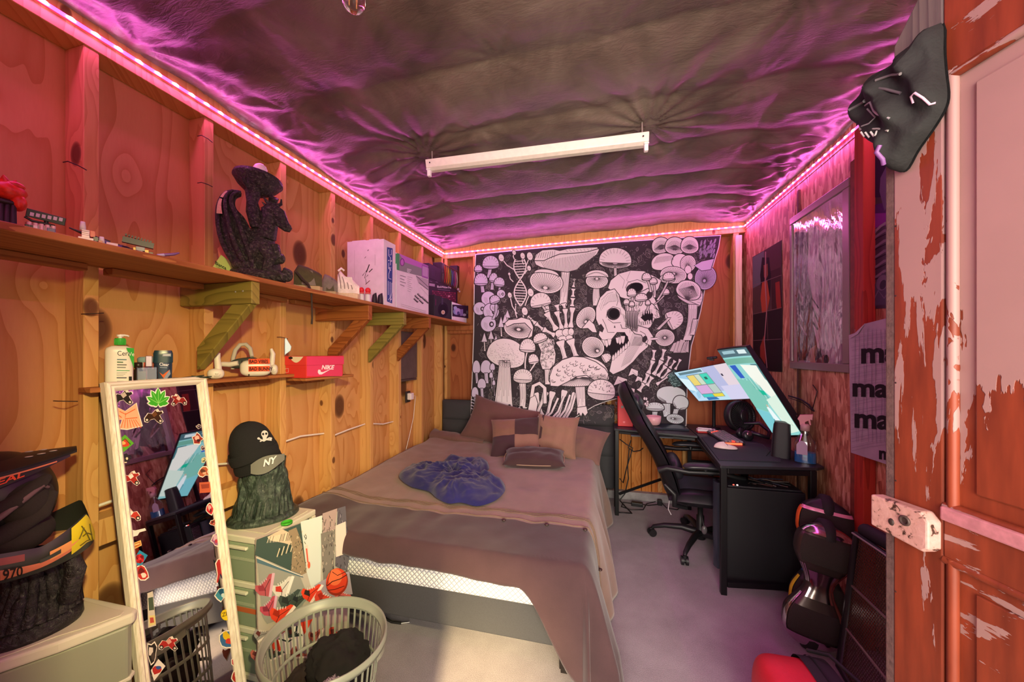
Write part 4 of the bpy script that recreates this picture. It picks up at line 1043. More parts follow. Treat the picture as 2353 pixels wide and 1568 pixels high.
# duvet: dark band over the foot, tan over the rest, hanging to the floor on the right
def cloth(base, vary, nm):
    k = N(nm); v = k.obj(); a = k.noise(v, 7, 4, .6); b = k.noise(v, 420, 2)
    c = lin(base); f = k.math('ADD', k.math('MULTIPLY', a, .7), k.math('MULTIPLY', b, .3))
    k.l(k.ramp(f, [(.3, tuple(x*(1-vary) for x in c[:3])+(1,)), (.7, tuple(min(1, x*(1+vary)) for x in c[:3])+(1,))]), k.b.inputs['Base Color'])
    k.set(rough=.85, sheen=.25, spec=.2); k.bump(f, .35, .006); return k.m
TAN = cloth('#8f7668', .16, 'duvet_tan'); BRN = cloth('#4a3436', .16, 'duvet_brown'); STRIPE = cloth('#7a6252', .2, 'duvet_pleats')
ZT = .545; EX, EY = -.072, 1.488
s0 = EX+1.625; t0 = 3.36-EY
def duv(s, t):
    """s metres from the left wall across the bed, t metres from the pillows towards the foot"""
    p, q = max(0, s-s0), max(0, t-t0)
    x = -1.625+min(s, s0); y = 3.36-min(t, t0)
    z = ZT+.012*nz(x*2.2, y*2.2, 3)+.010*nz(x*5, y*4, 1)+.005*nz(x*13, y*9, 4)
    z += .004*sin(34*x+5*nz(x*2, y*2))*nz(x*1.5, y*1.5, 9)
    z += .02*math.exp(-((x+1.55)/.12)**2)+.03*math.exp(-((y-3.3)/.18)**2)*(1 if x > -1.62 else 0)
    r = math.hypot(p, q)
    if r > 0:
        ph = math.atan2(q, p)
        c2 = cos(ph)**2; c2 = c2*c2*(3-2*c2)
        fold = (sin(y*13+2.6*nz(y*2.1, 0, 3))*.6+sin(y*29+1)*.25)*c2+(.45*sin(x*11)+.35*nz(x*6, 1, 1))*(1-c2)+.8*sin(ph*6+.5)*sin(2*ph)
        rr = min(r, .60)
        off = .042*(1-math.exp(-r*16))+.17*rr*lerp(.1, .9, c2)+fold*.055*min(1, rr/.4)**1.3
        x += cos(ph)*off; y -= sin(ph)*off
        z = z-max(0, r-.02*(1-math.exp(-r*30)))
        if z < .012:
            x += (.012-z)*.35*cos(ph)*(.6+.4*sin(y*9)); y -= (.012-z)*.2*sin(ph); z = .012+.004*abs(fold)
    return V((x, y, z))
NS, NT = 110, 120
def hem(s):
    f = min(1, max(0, (s-(s0-.26))/.26)); f = f*f*(3-2*f)
    return t0+lerp(.105+.03*s/s0, .5, f)
smax = s0+.55
def seam(s): return t0-.34+.07*min(1, s/s0)+.03*sin(s*3)   # where the dark band begins
du = MB()
vs = []; 
for j in range(NT+1):
    for i in range(NS+1):
        s = smax*i/NS; sm_ = seam(s); jj = j/NT
        if jj < .70: t_ = sm_*jj/.70
        else: t_ = lerp(sm_, hem(s), (jj-.70)/.30)
        vs.append(duv(s, t_))
fs = [(j*(NS+1)+i, (j+1)*(NS+1)+i, (j+1)*(NS+1)+i+1, j*(NS+1)+i+1) for j in range(NT) for i in range(NS)]
du.add(vs, fs, 0, True)
du.mi = [1 if (f // NS) >= NT*.70 else 0 for f in range(NS*NT)]
duv_o = du.build('duvet', [TAN, BRN])
tag(duv_o, 'brown and tan duvet spread over the bed, trailing to the floor on its right side', 'duvet')
so = duv_o.modifiers.new('thick', 'SOLIDIFY'); so.thickness = .012; so.offset = -1
# pleated bands and buttons along the seam
for off_, r_ in ((-.012, .0035), (-.075, .003), (-.088, .003), (-.102, .003)):
    MB().tube([duv(s, seam(s)+off_+.004*sin(s*40+off_*90))+V((.003 if s > s0 else 0, 0, .002)) for s in [smax*i/90 for i in range(91)]], r_, 5).build('piping', STRIPE, duv_o)
for s in (s0*.74, s0*.88, s0+.0, s0+.2, s0+.4):
    p = duv(s, seam(s)+.02); MB().ell(p+V((.006 if s > s0 else 0, -.0, .006)), (.011, .011, .006), 12, 6).build('button', M('#3b2a24', .4), duv_o)
# rumpled edge of the duvet by the headboard on the left
b = MB()
b.grid(lambda u, v: (lerp(-1.61, -1.05, u), 3.30+.10*cos(pi*v*1.1)-.04*u, .56+.075*sin(pi*v)*(1-.5*u)*(1+.35*nz(u*7, v*4, 2))), 26, 12)
b.build('rolled_edge', cloth('#785a52', .15, 'duvet_roll'), duv_o)

def pillow(name, label, cat, c, w, h, th, M_, mat, group=None, pinch=.10, wr=.02, mi=0):
    t = thing(name, label, cat, c, 0, group)
    mb = MB(); cushion(mb, w, h, th, tr(*c) @ M_, 22, pinch, 0, wr); mb.build('cover', mat, t); return t, tr(*c) @ M_
CLAY = cloth('#6c4c46', .14, 'pillow_clay'); TANP = cloth('#8e6c5a', .12, 'pillow_tan'); DKB = cloth('#453030', .14, 'pillow_dark')
G = 'pillows piled at the head of the bed'
pillow('pillow', 'large plum brown pillow leaning on the headboard behind the patchwork cushion', 'pillow', (-.93, 3.30, .72), .68, .44, .15, rot('Z', 3) @ rot('X', 62) @ rot('Z', -14), CLAY, G)
pillow('pillow', 'brown pillow at the right end of the bed by the desk leg', 'pillow', (-.155, 3.12, .625), .40, .34, .12, rot('Z', -10) @ rot('X', 40) @ rot('Z', -8), cloth('#7c5e54', .14, 'pillow_right'), G)
t, PM = pillow('cushion', 'square tan cushion with one dark border stripe, right of the patchwork', 'cushion', (-.36, 3.02, .70), .36, .36, .12, rot('Z', -4) @ rot('X', 64) @ rot('Z', -2), TANP, G)
b = MB(PM); b.grid(lambda u, v: (-.135+.02*u, lerp(-.165, .165, v), .0008+.06*((1-abs((-.135+.02*u)/.18)**2.6)*(1-abs(lerp(-.165, .165, v)/.18)**2.6))**.42), 2, 16); lab(b.build('dark_stripe', DKB, t), 'dark brown stripe')
t, PM = pillow('cushion', 'patchwork cushion of brown and tan squares', 'cushion', (-.70, 2.98, .675), .44, .38, .13, rot('Z', 4) @ rot('X', 50) @ rot('Z', 6), TANP, G)
def patch(x0, x1, y0, y1, m):
    def f(u, v):
        x, y = lerp(x0, x1, u), lerp(y0, y1, v); a, b_ = x/.22, y/.19
        sh_ = 1-.10*(1-b_*b_)*abs(a)**3; sv_ = 1-.10*(1-a*a)*abs(b_)**3
        return (x*sh_, y*sv_, .0015+.065*(max(0, 1-abs(a)**2.6)*max(0, 1-abs(b_)**2.6))**.42+.02*nz((a+1)/2*5+.13*9, (b_+1)/2*5, 1)*max(0, (1-abs(a)**2.6)*(1-abs(b_)**2.6)))
    return MB(PM).grid(f, 12, 12).build('patch', m, t)
patch(.0, .21, .0, .18, DKB); patch(-.21, 0, -.18, 0, cloth('#463034', .14, 'patch_plum'))
patch(-.21, 0, 0, .18, cloth('#84604f', .14, 'patch_clay'))
b = MB()
# bolster lying in front
t, PM = pillow('cushion', 'small brown bolster cushion with pale piping lying in front of the other pillows', 'cushion', (-.49, 2.70, .60), .46, .24, .12, rot('Z', 8) @ rot('X', 12), DKB, G, pinch=.06)
b = MB(PM); b.tube([(.226*math.copysign(abs(cos(a))**.5, cos(a))*(1-.04*abs(sin(a))), .117*math.copysign(abs(sin(a))**.5, sin(a))*(1-.05*abs(cos(a))), 0) for a in [2*pi*i/60 for i in range(60)]], .0035, 6, closed=True).build('piping', M('#a58a72', .8), t)

# blue blanket: crumpled heap
def heap(outline, Z, h, freq, seed, n=46, rings=24, ridge=1.):
    P = [pt(x, y, Z=Z) for x, y in outline]; c = sum(P, V())/len(P); L = len(P)
    def edge(a):
        k = a*L; i = int(k) % L; f = k-int(k); p0, p1, p2, p3 = P[i-1], P[i], P[(i+1) % L], P[(i+2) % L]
        return .5*(2*p1+(p2-p0)*f+(2*p0-5*p1+4*p2-p3)*f*f+(3*p1-p0-3*p2+p3)*f**3)
    def fn(u, v):
        e = edge(u); p = c.lerp(e, v)
        w = nz(p.x*freq, p.y*freq, seed); w2 = 1-abs(nz(p.x*freq*1.9+w, p.y*freq*1.2, seed+4))*2.2; w3 = 1-2*abs(nz(p.x*freq*3.1, p.y*freq*4+w*2, seed+8))
        f = max(0, 1-v**3.2)
        return V((p.x, p.y, Z+h*f**.6*(.55+.35*w+ridge*.28*w2+ridge*.12*w3)+.006))
    return MB().grid(fn, n*3, rings)
ol = [(917, 1098), (930, 1080), (960, 1072), (1005, 1076), (1035, 1054), (1075, 1058), (1112, 1058), (1124, 1078), (1108, 1100), (1150, 1108), (1161, 1128), (1140, 1152), (1098, 1166), (1060, 1158), (1030, 1160), (1003, 1147), (985, 1132), (942, 1120)]
bl = heap(ol, ZT+.012, .085, 7., 3.3, 60, 36).build('blue_blanket', cloth('#25255c', .25, 'blue_fleece'))
tag(bl, 'crumpled navy blue fleece blanket lying on the bed', 'blanket')
# ================================================================ MIRROR leaning on the wall
MXB, MXT, MH, MY0, MY1 = -1.35, -1.572, 1.302, .824, 1.138
mo = V((MXB, MY0, 0)); mM = frame(mo, (0, 1, 0), (MXT-MXB, 0, MH)); ML = math.hypot(MXT-MXB, MH); MW = MY1-MY0
mir = thing('leaning_mirror', 'tall white framed mirror covered in stickers, leaning on the left wall', 'mirror', (MXB, (MY0+MY1)/2, 0))
k = N('whitewashed_wood'); g = k.noise(k.obj((60, 60, 3)), 3, 4); k.l(k.ramp(g, [(.3, '#cfc8b2'), (.5, '#e8e2d0'), (.7, '#f4f0e4')]), k.b.inputs['Base Color']); k.set(rough=.5); k.bump(g, .25, .003); FWH = k.m
k = N('whitewashed_wood_across'); g = k.noise(k.obj((60, 3, 60)), 3, 4); k.l(k.ramp(g, [(.3, '#cfc8b2'), (.5, '#e8e2d0'), (.7, '#f4f0e4')]), k.b.inputs['Base Color']); k.set(rough=.5); FWH2 = k.m
fw = .031
def rail(a, b, ins, mat):
    """mitred moulding from a to b (outer edge), ins = inward direction"""
    a, b, ins = V(a), V(b), V(ins); d = (b-a).normalized()
    prof = [(0, -.018), (0, .004), (.004, .010), (.010, .012), (.015, .007), (.021, .009), (.025, .005), (.028, .0), (fw, -.004), (fw, -.018)]
    n = len(prof); vs = [a+d*w+ins*w+V((0, 0, h)) for w, h in prof]+[b-d*w+ins*w+V((0, 0, h)) for w, h in prof]
    m = MB(mM); m.add(vs, [(i, (i+1) % n, n+(i+1) % n, n+i) for i in range(n)]+[tuple(range(n))[::-1], tuple(range(n, 2*n))]); m.build('frame_rail', mat, mir)
rail((0, 0, 0), (0, ML, 0), (1, 0, 0), FWH); rail((MW, ML, 0), (MW, 0, 0), (-1, 0, 0), FWH)
rail((0, ML, 0), (MW, ML, 0), (0, -1, 0), FWH2); rail((MW, 0, 0), (0, 0, 0), (0, 1, 0), FWH2)
GLS = N('mirror_silver').set(col='#d8d2d8', rough=.015, metal=1.)
MB(mM).box(fw-.003, MW-fw+.003, fw-.003, ML-fw+.003, -.016, -.008).build('glass', GLS, mir)
MB(mM).box(.002, MW-.002, .002, ML-.002, -.026, -.019).build('backing', M('#4a3a2c', .8), mir)
gn = mM.to_3x3() @ V((0, 0, 1)); go = mM @ V((0, 0, -.008))
def stk(fn, label=None):
    p = Print(go, gn, crop=(220, 860, 370/819), lift=.0006, step=.0001); fn(p); o = p.build('sticker', mir)
    if label: o['label'] = label
def blob(x, y, rx, ry, n, seed, amp=.3):
    r = random.Random(seed); P = []
    for i in range(n): a = 2*pi*i/n; k_ = 1+r.uniform(-amp, amp); P.append((x+rx*k_*cos(a), y+ry*k_*sin(a)))
    return P
def die(x, y, rx, ry, seed, cols, n=11):
    """die-cut sticker: white edge, coloured body and two inner patches"""
    def f(p):
        b = blob(x, y, rx, ry, n, seed); p.poly([(x+(a-x)*1.16, y+(c-y)*1.16) for a, c in b], '#ece6d8'); p.poly(b, cols[0])
        p.poly(blob(x-rx*.15, y-ry*.2, rx*.5, ry*.5, 8, seed+1), cols[1]); p.poly(blob(x+rx*.2, y+ry*.35, rx*.4, ry*.35, 7, seed+2), cols[2])
    return f
def leafstk(p):
    cx, cy = 316, 150
    for pad, c in ((6, '#f0f4e4'), (0, '#3fae2c')):
        for a, l in ((-90, 78), (-62, 74), (-118, 74), (-30, 66), (-150, 66), (-2, 52), (182, 52), (20, 26), (160, 26)):
            a = rad(a); dx, dy = cos(a), sin(a)
            L_ = l+pad*.8; w = 8+l*.06+pad
            p.poly([(cx-dx*pad, cy-dy*pad)]+[(cx+dx*L_*t-dy*w*sin(pi*t)**.8, cy+dy*L_*t+dx*w*sin(pi*t)**.8) for t in (.2, .4, .6, .8)]+[(cx+dx*L_, cy+dy*L_)]+[(cx+dx*L_*t+dy*w*sin(pi*t)**.8, cy+dy*L_*t-dx*w*sin(pi*t)**.8) for t in (.8, .6, .4, .2)], c)
    for a, l in ((-90, 66), (-62, 60), (-118, 60), (-30, 52), (-150, 52)): p.line([(cx, cy), (cx+l*cos(rad(a)), cy+l*sin(rad(a)))], 3, '#8ad86a')
stk(leafstk, 'green leaf sticker')
def rider(x, y, s, flip, c1, c2):
    def f(p):
        P = lambda a, b: (x+a*s*flip, y+b*s)
        body = [(-50, 10), (-30, -18), (-8, -14), (10, -34), (26, -40), (34, -26), (50, -30), (56, -18), (36, -6), (44, 10), (56, 26), (40, 40), (22, 30), (6, 14), (-16, 20), (-30, 34), (-48, 30)]
        p.poly([P(a*1.1, b*1.14) for a, b in body], '#ece6d8'); p.poly([P(*q_) for q_ in body], c1)
        for wx, wy in ((-38, 22), (42, 28)): p.ell(*P(wx, wy), 13*s, 13*s, '#1a1614'); p.ell(*P(wx, wy), 7*s, 7*s, '#cfc8b8')
        p.poly([P(-10, -12), P(12, -30), P(24, -10), P(4, 6)], c2); p.ell(*P(24, -34), 8*s, 8*s, '#e4dccb')
    return f
stk(rider(135, 118, .9, 1, '#26221f', '#bcb4a4'), 'black motorbike rider sticker')
stk(rider(292, 215, .85, 1, '#3a2414', '#6a4424')); stk(rider(425, 132, .7, -1, '#8c2420', '#d8b4a4'), 'upright red motorbike sticker')
def dress(p):
    o = [(112, 172), (150, 190), (205, 150), (212, 185), (234, 262), (160, 280), (120, 276), (134, 232), (96, 230), (92, 200)]
    p.poly([(165+(a-165)*1.07, 215+(c-215)*1.07) for a, c in o], '#f4e8d8'); p.poly(o, '#e8b48c')
    for i in range(7): p.line([(140+i*10, 232), (128+i*17, 274)], 3, '#d8642c')
    p.line([(120, 190), (150, 205), (200, 178)], 4, '#d8642c').line([(108, 205), (130, 222)], 4, '#d8642c').line([(150, 200), (148, 228), (210, 222)], 4, '#d8642c')
stk(dress, 'orange line drawing sticker')
stk(lambda p: (p.poly([(105, 345), (148, 308), (194, 352), (138, 400)], '#5aa82c'), p.poly(blob(148, 352, 26, 20, 9, 3), '#c8432c'), p.poly(blob(140, 350, 12, 9, 7, 5), '#e0b068'), p.line([(120, 352), (148, 330), (176, 358)], 4, '#2c5a18')), 'green diamond sticker')
stk(lambda p: (p.poly(blob(148, 428, 24, 24, 10, 8), '#2c2830'), p.ell(138, 432, 6, 7, '#dcd4a8'), p.ell(158, 430, 6, 7, '#dcd4a8'), p.line([(138, 450), (158, 450)], 5, '#dcd4a8')))
stk(rider(172, 530, .85, 1, '#a02c24', '#e4d8cc')); stk(rider(182, 715, .85, -1, '#b43a2c', '#e8e0d0'))
stk(lambda p: p.poly([(160, 790), (200, 796), (250, 784), (256, 796), (222, 806), (212, 822), (190, 828), (184, 808), (164, 804)], '#dcdcd0'), 'white bird shaped sticker')
stk(lambda p: (p.poly([(172, 868), (228, 845), (234, 872), (182, 898)], '#d8b468'), p.poly([(178, 870), (224, 852), (228, 870), (186, 890)], '#b8642c'), p.line([(186, 874), (222, 862)], 6, '#e8cc7c')))
def rose(p):
    p.poly([(182, 960), (222, 896), (264, 922), (228, 980)], '#2c8cb0')
    for i in range(9): p.ell(222+14*cos(i*.7), 940+14*sin(i*.7), 11, 9, ('#a01c20', '#c8282c', '#7a1418')[i % 3], i*40, 10)
    p.ell(222, 940, 8, 7, '#d8383c')
stk(rose, 'red rose on blue sticker')
stk(die(234, 1010, 34, 36, 21, ('#b83028', '#6a2020', '#e8dccc')))
stk(lambda p: (p.poly([(262, 1116), (290, 1104), (306, 1280), (266, 1292)], '#c8c4b4'), p.poly([(266, 1140), (290, 1134), (296, 1200), (270, 1204)], '#4a5a48'), p.poly([(270, 1230), (300, 1226), (304, 1272), (272, 1284)], '#d8cc84'), p.poly([(274, 1240), (292, 1238), (296, 1264), (276, 1268)], '#b85040')))
stk(rider(365, 1372, .85, 1, '#a82c28', '#d0a090')); stk(die(285, 1420, 26, 50, 31, ('#2a2624', '#d8d0c4', '#48403c')))
stk(lambda p: (p.poly([(280, 1508), (318, 1450), (354, 1486), (296, 1562)], '#e8e4d8'), p.poly(blob(312, 1506, 24, 22, 9, 41), '#b8302c'), p.poly(blob(318, 1496, 14, 10, 7, 42), '#30589c')))
for x, y, rx, ry, sd, c in ((524, 268, 11, 9, 51, ('#40303c', '#8c7c88', '#201820')), (518, 330, 22, 24, 52, ('#8c3028', '#d8b0a0', '#3c1c1c')), (545, 376, 9, 10, 53, ('#58404c', '#a08c98', '#302028')), (548, 438, 10, 12, 54, ('#8c9468', '#c8c89c', '#485030')), (548, 498, 24, 22, 55, ('#a85a3c', '#5a3424', '#d8a484'))): stk(die(x, y, rx, ry, sd, c))
stk(lambda p: (p.poly([(526, 552), (584, 548), (584, 602), (528, 606)], '#b85a3c'), p.poly([(534, 562), (576, 558), (576, 580), (538, 584)], '#8c3c2c')))
for x, y, rx, ry, sd, c in ((580, 685, 17, 28, 61, ('#b82c34', '#e8a09c', '#6a1c20')), (596, 756, 14, 14, 62, ('#8c3428', '#40201c', '#b86450')), (608, 840, 20, 30, 63, ('#8c5a84', '#c8a8b8', '#b0384c'))): stk(die(x, y, rx, ry, sd, c))
def runner(p):
    b = [(622, 945), (634, 942), (640, 962), (648, 990), (640, 1000), (652, 1030), (664, 1056), (656, 1060), (640, 1030), (632, 1016), (622, 1060), (614, 1062), (620, 1020), (616, 990), (612, 965)]
    p.poly([(636+(a-636)*1.25, 1000+(c-1000)*1.05) for a, c in b], '#e8dcd0'); p.poly(b, '#a82c2c'); p.line([(632, 1016), (640, 1032), (650, 1052)], 5, '#2c2c50')
stk(runner, 'red dancing figure sticker')
stk(die(642, 1115, 28, 32, 71, ('#3c8ca0', '#20506c', '#bcd8d8'))); stk(lambda p: (p.ell(662, 1226, 26, 28, '#e0c820', -15), p.text('ZB5', 642, 1236, 20, '#6a5410', -18, bold=.02)), 'round yellow sticker')
stk(die(668, 1345, 38, 46, 73, ('#3c6c9c', '#d8b820', '#c83c30'))); stk(die(716, 1465, 20, 30, 74, ('#b8404c', '#e8e0d8', '#404c84'))); stk(die(722, 1540, 28, 28, 75, ('#a82c24', '#e4c0a8', '#541814')))

# ================================================================ SMALL DRAWER CART behind the mirror
CXA, CXB, CYA, CYB, CZ = -1.635, -1.372, 1.209, 1.508, .622
PLA = M('#dcdcc8', .4)
TRN = N('frosted_drawer').set(col='#8fa088', rough=.35, spec=.5)
cart = thing('drawer_cart', 'white plastic three-drawer cart standing between the mirror and the bed', 'drawers', (-1.5, 1.36, 0))
MB().box(CXA, CXB, CYA, CYB, CZ-.028, CZ).build('top', PLA, cart, bevel=.005)
MB().box(CXA+.02, CXB-.02, CYA+.04, CYB-.03, CZ+.0005, CZ+.003).build('top_panel', M('#d4d0bc', .45), cart, bevel=.001)
for x in (CXA, CXB-.022):
    for y in (CYA, CYB-.022): MB().box(x, x+.022, y, y+.022, 0, CZ-.029).build('post', PLA, cart, bevel=.003)
for z in (.02, .215, .405): MB().box(CXA+.001, CXB-.001, CYA+.001, CYB-.001, z, z+.022).build('shelf_rail', PLA, cart, bevel=.003)
for z0, z1 in ((.045, .212), (.24, .402), (.43, .59)):
    d = MB().box(CXA+.026, CXB-.026, CYA+.006, CYB-.02, z0, z1).build('drawer', TRN, cart, bevel=.006)
    MB().box(CXA+.07, CXB-.07, CYA-.008, CYA+.005, z1-.022, z1-.010).build('handle', PLA, d, bevel=.003)
    MB().box(CXA+.04, CXB-.04, CYA+.003, CYA+.0055, lerp(z0, z1, .55), lerp(z0, z1, .62)).build('ridge', M('#a8b49c', .4), d)
MB().box(CXA+.04, CXB-.03, CYA+.004, CYA+.0058, .30, .32).build('orange_cloth', M('#c8683c', .6), cart)

# carved pedestal with two beanies pulled over it
L = Spot(607, 1202, Z=CZ)
k = N('dark_green_resin'); v = k.obj(); a = k.noise(v, 45, 5, .65, .8)
k.l(k.ramp(a, [(.33, '#1c2620'), (.55, '#34443a'), (.75, '#66786a')]), k.b.inputs['Base Color']); k.set(rough=.38, spec=.55); k.bump(k.noise(k.obj((1, 1, .45)), 55, 5, .6, 1.2), .9, .01); GRN = k.m
t = L.thing('carved_pedestal', 'dark green carved tree-stump pedestal standing on the drawer cart', 'pedestal')
b = L.mb(); H = 140*L.sv; R0 = 82*L.sh
def stump(u, v):
    a = 2*pi*u; r = lerp(.90, .62, v**.55)*R0
    r *= 1+.08*sin(9*a+5*nz(cos(a)*2, sin(a)*2, v*2))*(1-.4*v)+.12*nz(cos(a)*3, sin(a)*3, v*4)
    return (r*cos(a), .062+r*.8*sin(a), .022+(H-.022)*v)
b.grid(stump, 90, 30); b.build('stump', GRN, t)
b = L.mb(); b.lathe([(0, 0), (R0*1.0, 0), (R0*1.06, .008), (R0*1.05, .02), (R0*.98, .028), (R0*.7, .034), (0, .036)], 48, o=(0, .062, 0), sy=.8); b.build('plinth', GRN, t)
b = L.mb()
for i in range(26):
    a = 2*pi*i/26+.1; r = R0*.8; p0 = V((r*cos(a), .062+r*.8*sin(a), .03)); p1 = V((r*.70*cos(a+.25), .062+r*.56*sin(a+.25), H*.55)); p2 = V((r*.62*cos(a+.1), .062+r*.5*sin(a+.1), H*.95))
    b.tube([p0*1.0+V((0, 0, .0)), p0.lerp(p1, .5)+V((.006*cos(a), .006*sin(a), 0)), p1, p2], [.012, .009, .007, .005], 6)
o_ = b.build('roots', GRN, t); stuff(o_)
def beanie(L, x0, x1, yb, yt, tilt, name, label, mat, cuff, dep=.062):
    t = L.thing(name, label, 'beanie', 'black beanies on the pedestal'); c = L.q((x0+x1)/2, yb, dep); w = (x1-x0)/2*L.sh; h = (yb-yt)*L.sv
    b = L.mb(); b.M = b.M @ tr(*c) @ rot('Y', tilt)
    def dome_(u, v):
        a = 2*pi*u; r = math.sqrt(max(0, 1-(v*.985)**2.6)); r *= 1+.03*sin(a*3+1)+.03*nz(cos(a)*2, sin(a)*2, v*3)+.012*abs(sin(a*26))*(1-v)
        return (w*r*cos(a), w*.85*r*sin(a), h*v)
    b.grid(dome_, 72, 20); b.build('cap', mat, t)
    b = L.mb(); b.M = b.M @ tr(*c) @ rot('Y', tilt)
    b.grid(lambda u, v: (w*(1.06+.035*sin(pi*v))*cos(2*pi*u), w*.9*(1.06+.035*sin(pi*v))*sin(2*pi*u), lerp(-.012, cuff, v)+.004*sin(6*pi*u)), 60, 6); b.build('cuff', mat, t)
    return t, L.M @ tr(*c) @ rot('Y', tilt)
KN = M('#17181a', .95, bump=.5, bscale=260); KN2 = M('#101113', .95, bump=.5, bscale=260)
# stacked like in the photo: the lower one is pulled down on the stump, the upper one sits on it
tB, mB_ = beanie(L, 542, 650, 1078, 1010, -6, 'beanie', 'lower black beanie with a grey brim patch, pulled over the carved pedestal', KN2, .03)
pr = L.print(-.030); n0 = pr
t2, m2 = beanie(L, 531, 640, 1052, 970, -14, 'beanie', 'upper black beanie with a skull and crossbones, on top of the other one', KN, .035)
fd = -.062*.9
def pp(lift): return Print(L.M @ V((L.q(620, 1000).x, .062-62*L.sh*.86-lift, 0)), L.M.to_3x3() @ V((.42, -1, .12)))
p = pp(.008)
p.ell(608, 998, 8, 8.5, '#c9c8c4').poly([(603, 1004), (613, 1003), (612, 1010), (604, 1011)], '#c9c8c4').ell(604.5, 998, 2.4, 2.8, '#151515').ell(611.5, 997, 2.4, 2.8, '#151515').line([(594, 1008), (606, 1014), (620, 1006)], 3, '#c9c8c4').line([(597, 1015), (608, 1010), (624, 1012)], 3, '#c9c8c4').ell(594, 1008, 3, 2.6, '#c9c8c4').ell(622, 1008, 3, 2.6, '#c9c8c4')
lab(p.build('skull_patch', t2), 'white skull and crossbones patch')
b = L.mb(); q = L.q
b.grid(lambda u, v: q(lerp(577, 655, u), lerp(1072, 1052, v)+(-14+8*u)*sin(pi*u)*(v-.5)*2-18*u*(1-.3*v)+8, -.012-.045*sin(pi*(.15+.6*u))+.03*u), 14, 5); lab(b.build('brim_patch', M('#6e7068', .8), tB), 'grey leaf-shaped patch lettered in white')
p = Print(L.M @ V((L.q(618, 1060).x, -.058, 0)), L.M.to_3x3() @ V((.3, -1, 0))); p.text('NY', 604, 1073, 15, '#e8e8e4', -18, skew=.2, bold=.03); p.build('lettering', tB)
# green lid
L = Spot(659, 1204, Z=CZ+.003)
t = L.thing('plastic_ring', 'bright green plastic ring lid lying on the drawer cart', 'lid')
b = L.mb(); b.lathe([(.0, .002), (.018, .002), (.020, .004), (.022, .009), (.024, .009), (.0245, .001), (.022, 0), (0, 0)], 28, sx=.95); b.build('lid', M('#3fae28', .35), t)

# ================================================================ CANVAS PICTURE
CA, CB = V((-1.352, 1.172, .642)), V((-1.188, 1.482, .652))
cn = V(((CB-CA).y, -(CB-CA).x, 0)).normalized()
b0, b1 = V((CA.x, CA.y, .004))+cn*.05, V((CB.x, CB.y, .004))+cn*.05
cnn = (CB-CA).cross(b0-CA).normalized(); cnn = cnn if cnn.dot(cn) > 0 else -cnn
cv = thing('canvas_picture', 'canvas picture of sneakers, a basketball and a city street, leaning by the bed', 'picture', tuple((b0+b1)/2))
m = MB(); ps = [b0, b1, CB, CA]; bk = [p-cnn*.02 for p in ps]
m.add(ps+bk, [(0, 1, 2, 3), (7, 6, 5, 4), (0, 4, 5, 1), (1, 5, 6, 2), (2, 6, 7, 3), (3, 7, 4, 0)]); m.build('stretched_canvas', M('#cfc8bc', .7, bump=.15, bscale=600), cv)
p = Print(b0, cnn, crop=(480, 940, 440/1099), lift=.001, step=.00004)
def E3(P): # corners of the canvas in crop pixels
    r = P-EYE; f = V((-sin(YAW), cos(YAW), 0)); d = r.dot(f); u = r.dot(V((cos(YAW), sin(YAW), 0)))/d
    return ((CX+FOC*u-480)/(440/1099), (HY-FOC*r.z/d-940)/(440/1099))
tl, trr, br_, bl_ = E3(CA), E3(CB), E3(b1), E3(b0)
p.poly([tl, trr, br_, bl_], '#b0aca0')
pr2 = random.Random(5)
p.poly([tl, (545, 650), (560, 900), (520, 950), (265, 840)], '#3c4f4a')            # dark building left
p.poly([(525, 648), (650, 612), (640, 1010), (590, 1040), (560, 930)], '#c4cec8')      # sky
p.poly([(335, 735), (420, 690), (480, 720), (500, 790), (430, 770), (350, 755)], '#c4b49c')
for i in range(16): x = 345+i*9; p.line([(x, 735-i*2), (x-12, 770-i)], 3, pr2.choice(('#4a4c44', '#8c8474', '#e0d4bc')))
for i in range(10): x = 390+i*13; p.line([(x, 850-i*5), (x+16, 800-i*6)], 5, ('#d8c8a8', '#28342f')[i % 2])
p.poly([(455, 700), (500, 680), (530, 760), (560, 940), (520, 960), (470, 930), (480, 800)], '#8c7c64')
for i in range(60): x, y = pr2.uniform(470, 560), pr2.uniform(690, 960); p.line([(x, y), (x+pr2.uniform(-9, 9), y+pr2.uniform(5, 16))], 3.4, pr2.choice(('#3c3a30', '#c8b898', '#5c5a4c', '#2a2c28')))
p.poly([(548, 785), (566, 780), (580, 900), (560, 930), (552, 860)], '#c8c4b8').line([(558, 800), (566, 880)], 7, '#c8442c').ell(572, 895, 8, 20, '#d05838', 0, 12)
p.poly([(650, 600), (735, 570), (722, 690), (650, 715)], '#a08c88').poly([(640, 715), (722, 690), (715, 960), (655, 990), (645, 850)], '#77736c')
for i in range(70): x, y = pr2.uniform(648, 730), pr2.uniform(600, 980); p.line([(x, y), (x+pr2.uniform(-6, 8), y+pr2.uniform(8, 26))], 3.4, pr2.choice(('#3a3634', '#a89c90', '#58504c', '#c4b4a4')))
p.poly([(735, 570), (780, 556), (800, 860), (790, 930), (720, 900)], '#5c5860')
for i in range(40): x, y = pr2.uniform(728, 790), pr2.uniform(570, 900); p.line([(x, y), (x+pr2.uniform(-6, 6), y+pr2.uniform(8, 26))], 3.4, pr2.choice(('#302c34', '#8c8490', '#46404a')))
p.poly([(722, 668), (780, 644), (787, 826), (724, 848)], '#d8c4b8')                    # pale panel
p.poly([(600, 1010), (720, 940), (800, 930), (820, 1060), (700, 1080), (600, 1060)], '#9c94a0')
p.poly([(270, 850), (350, 880), (520, 945), (540, 965), (350, 910), (275, 885)], '#4c6a78').line([(268, 850), (400, 905), (530, 955)], 6, '#c8c4b4')
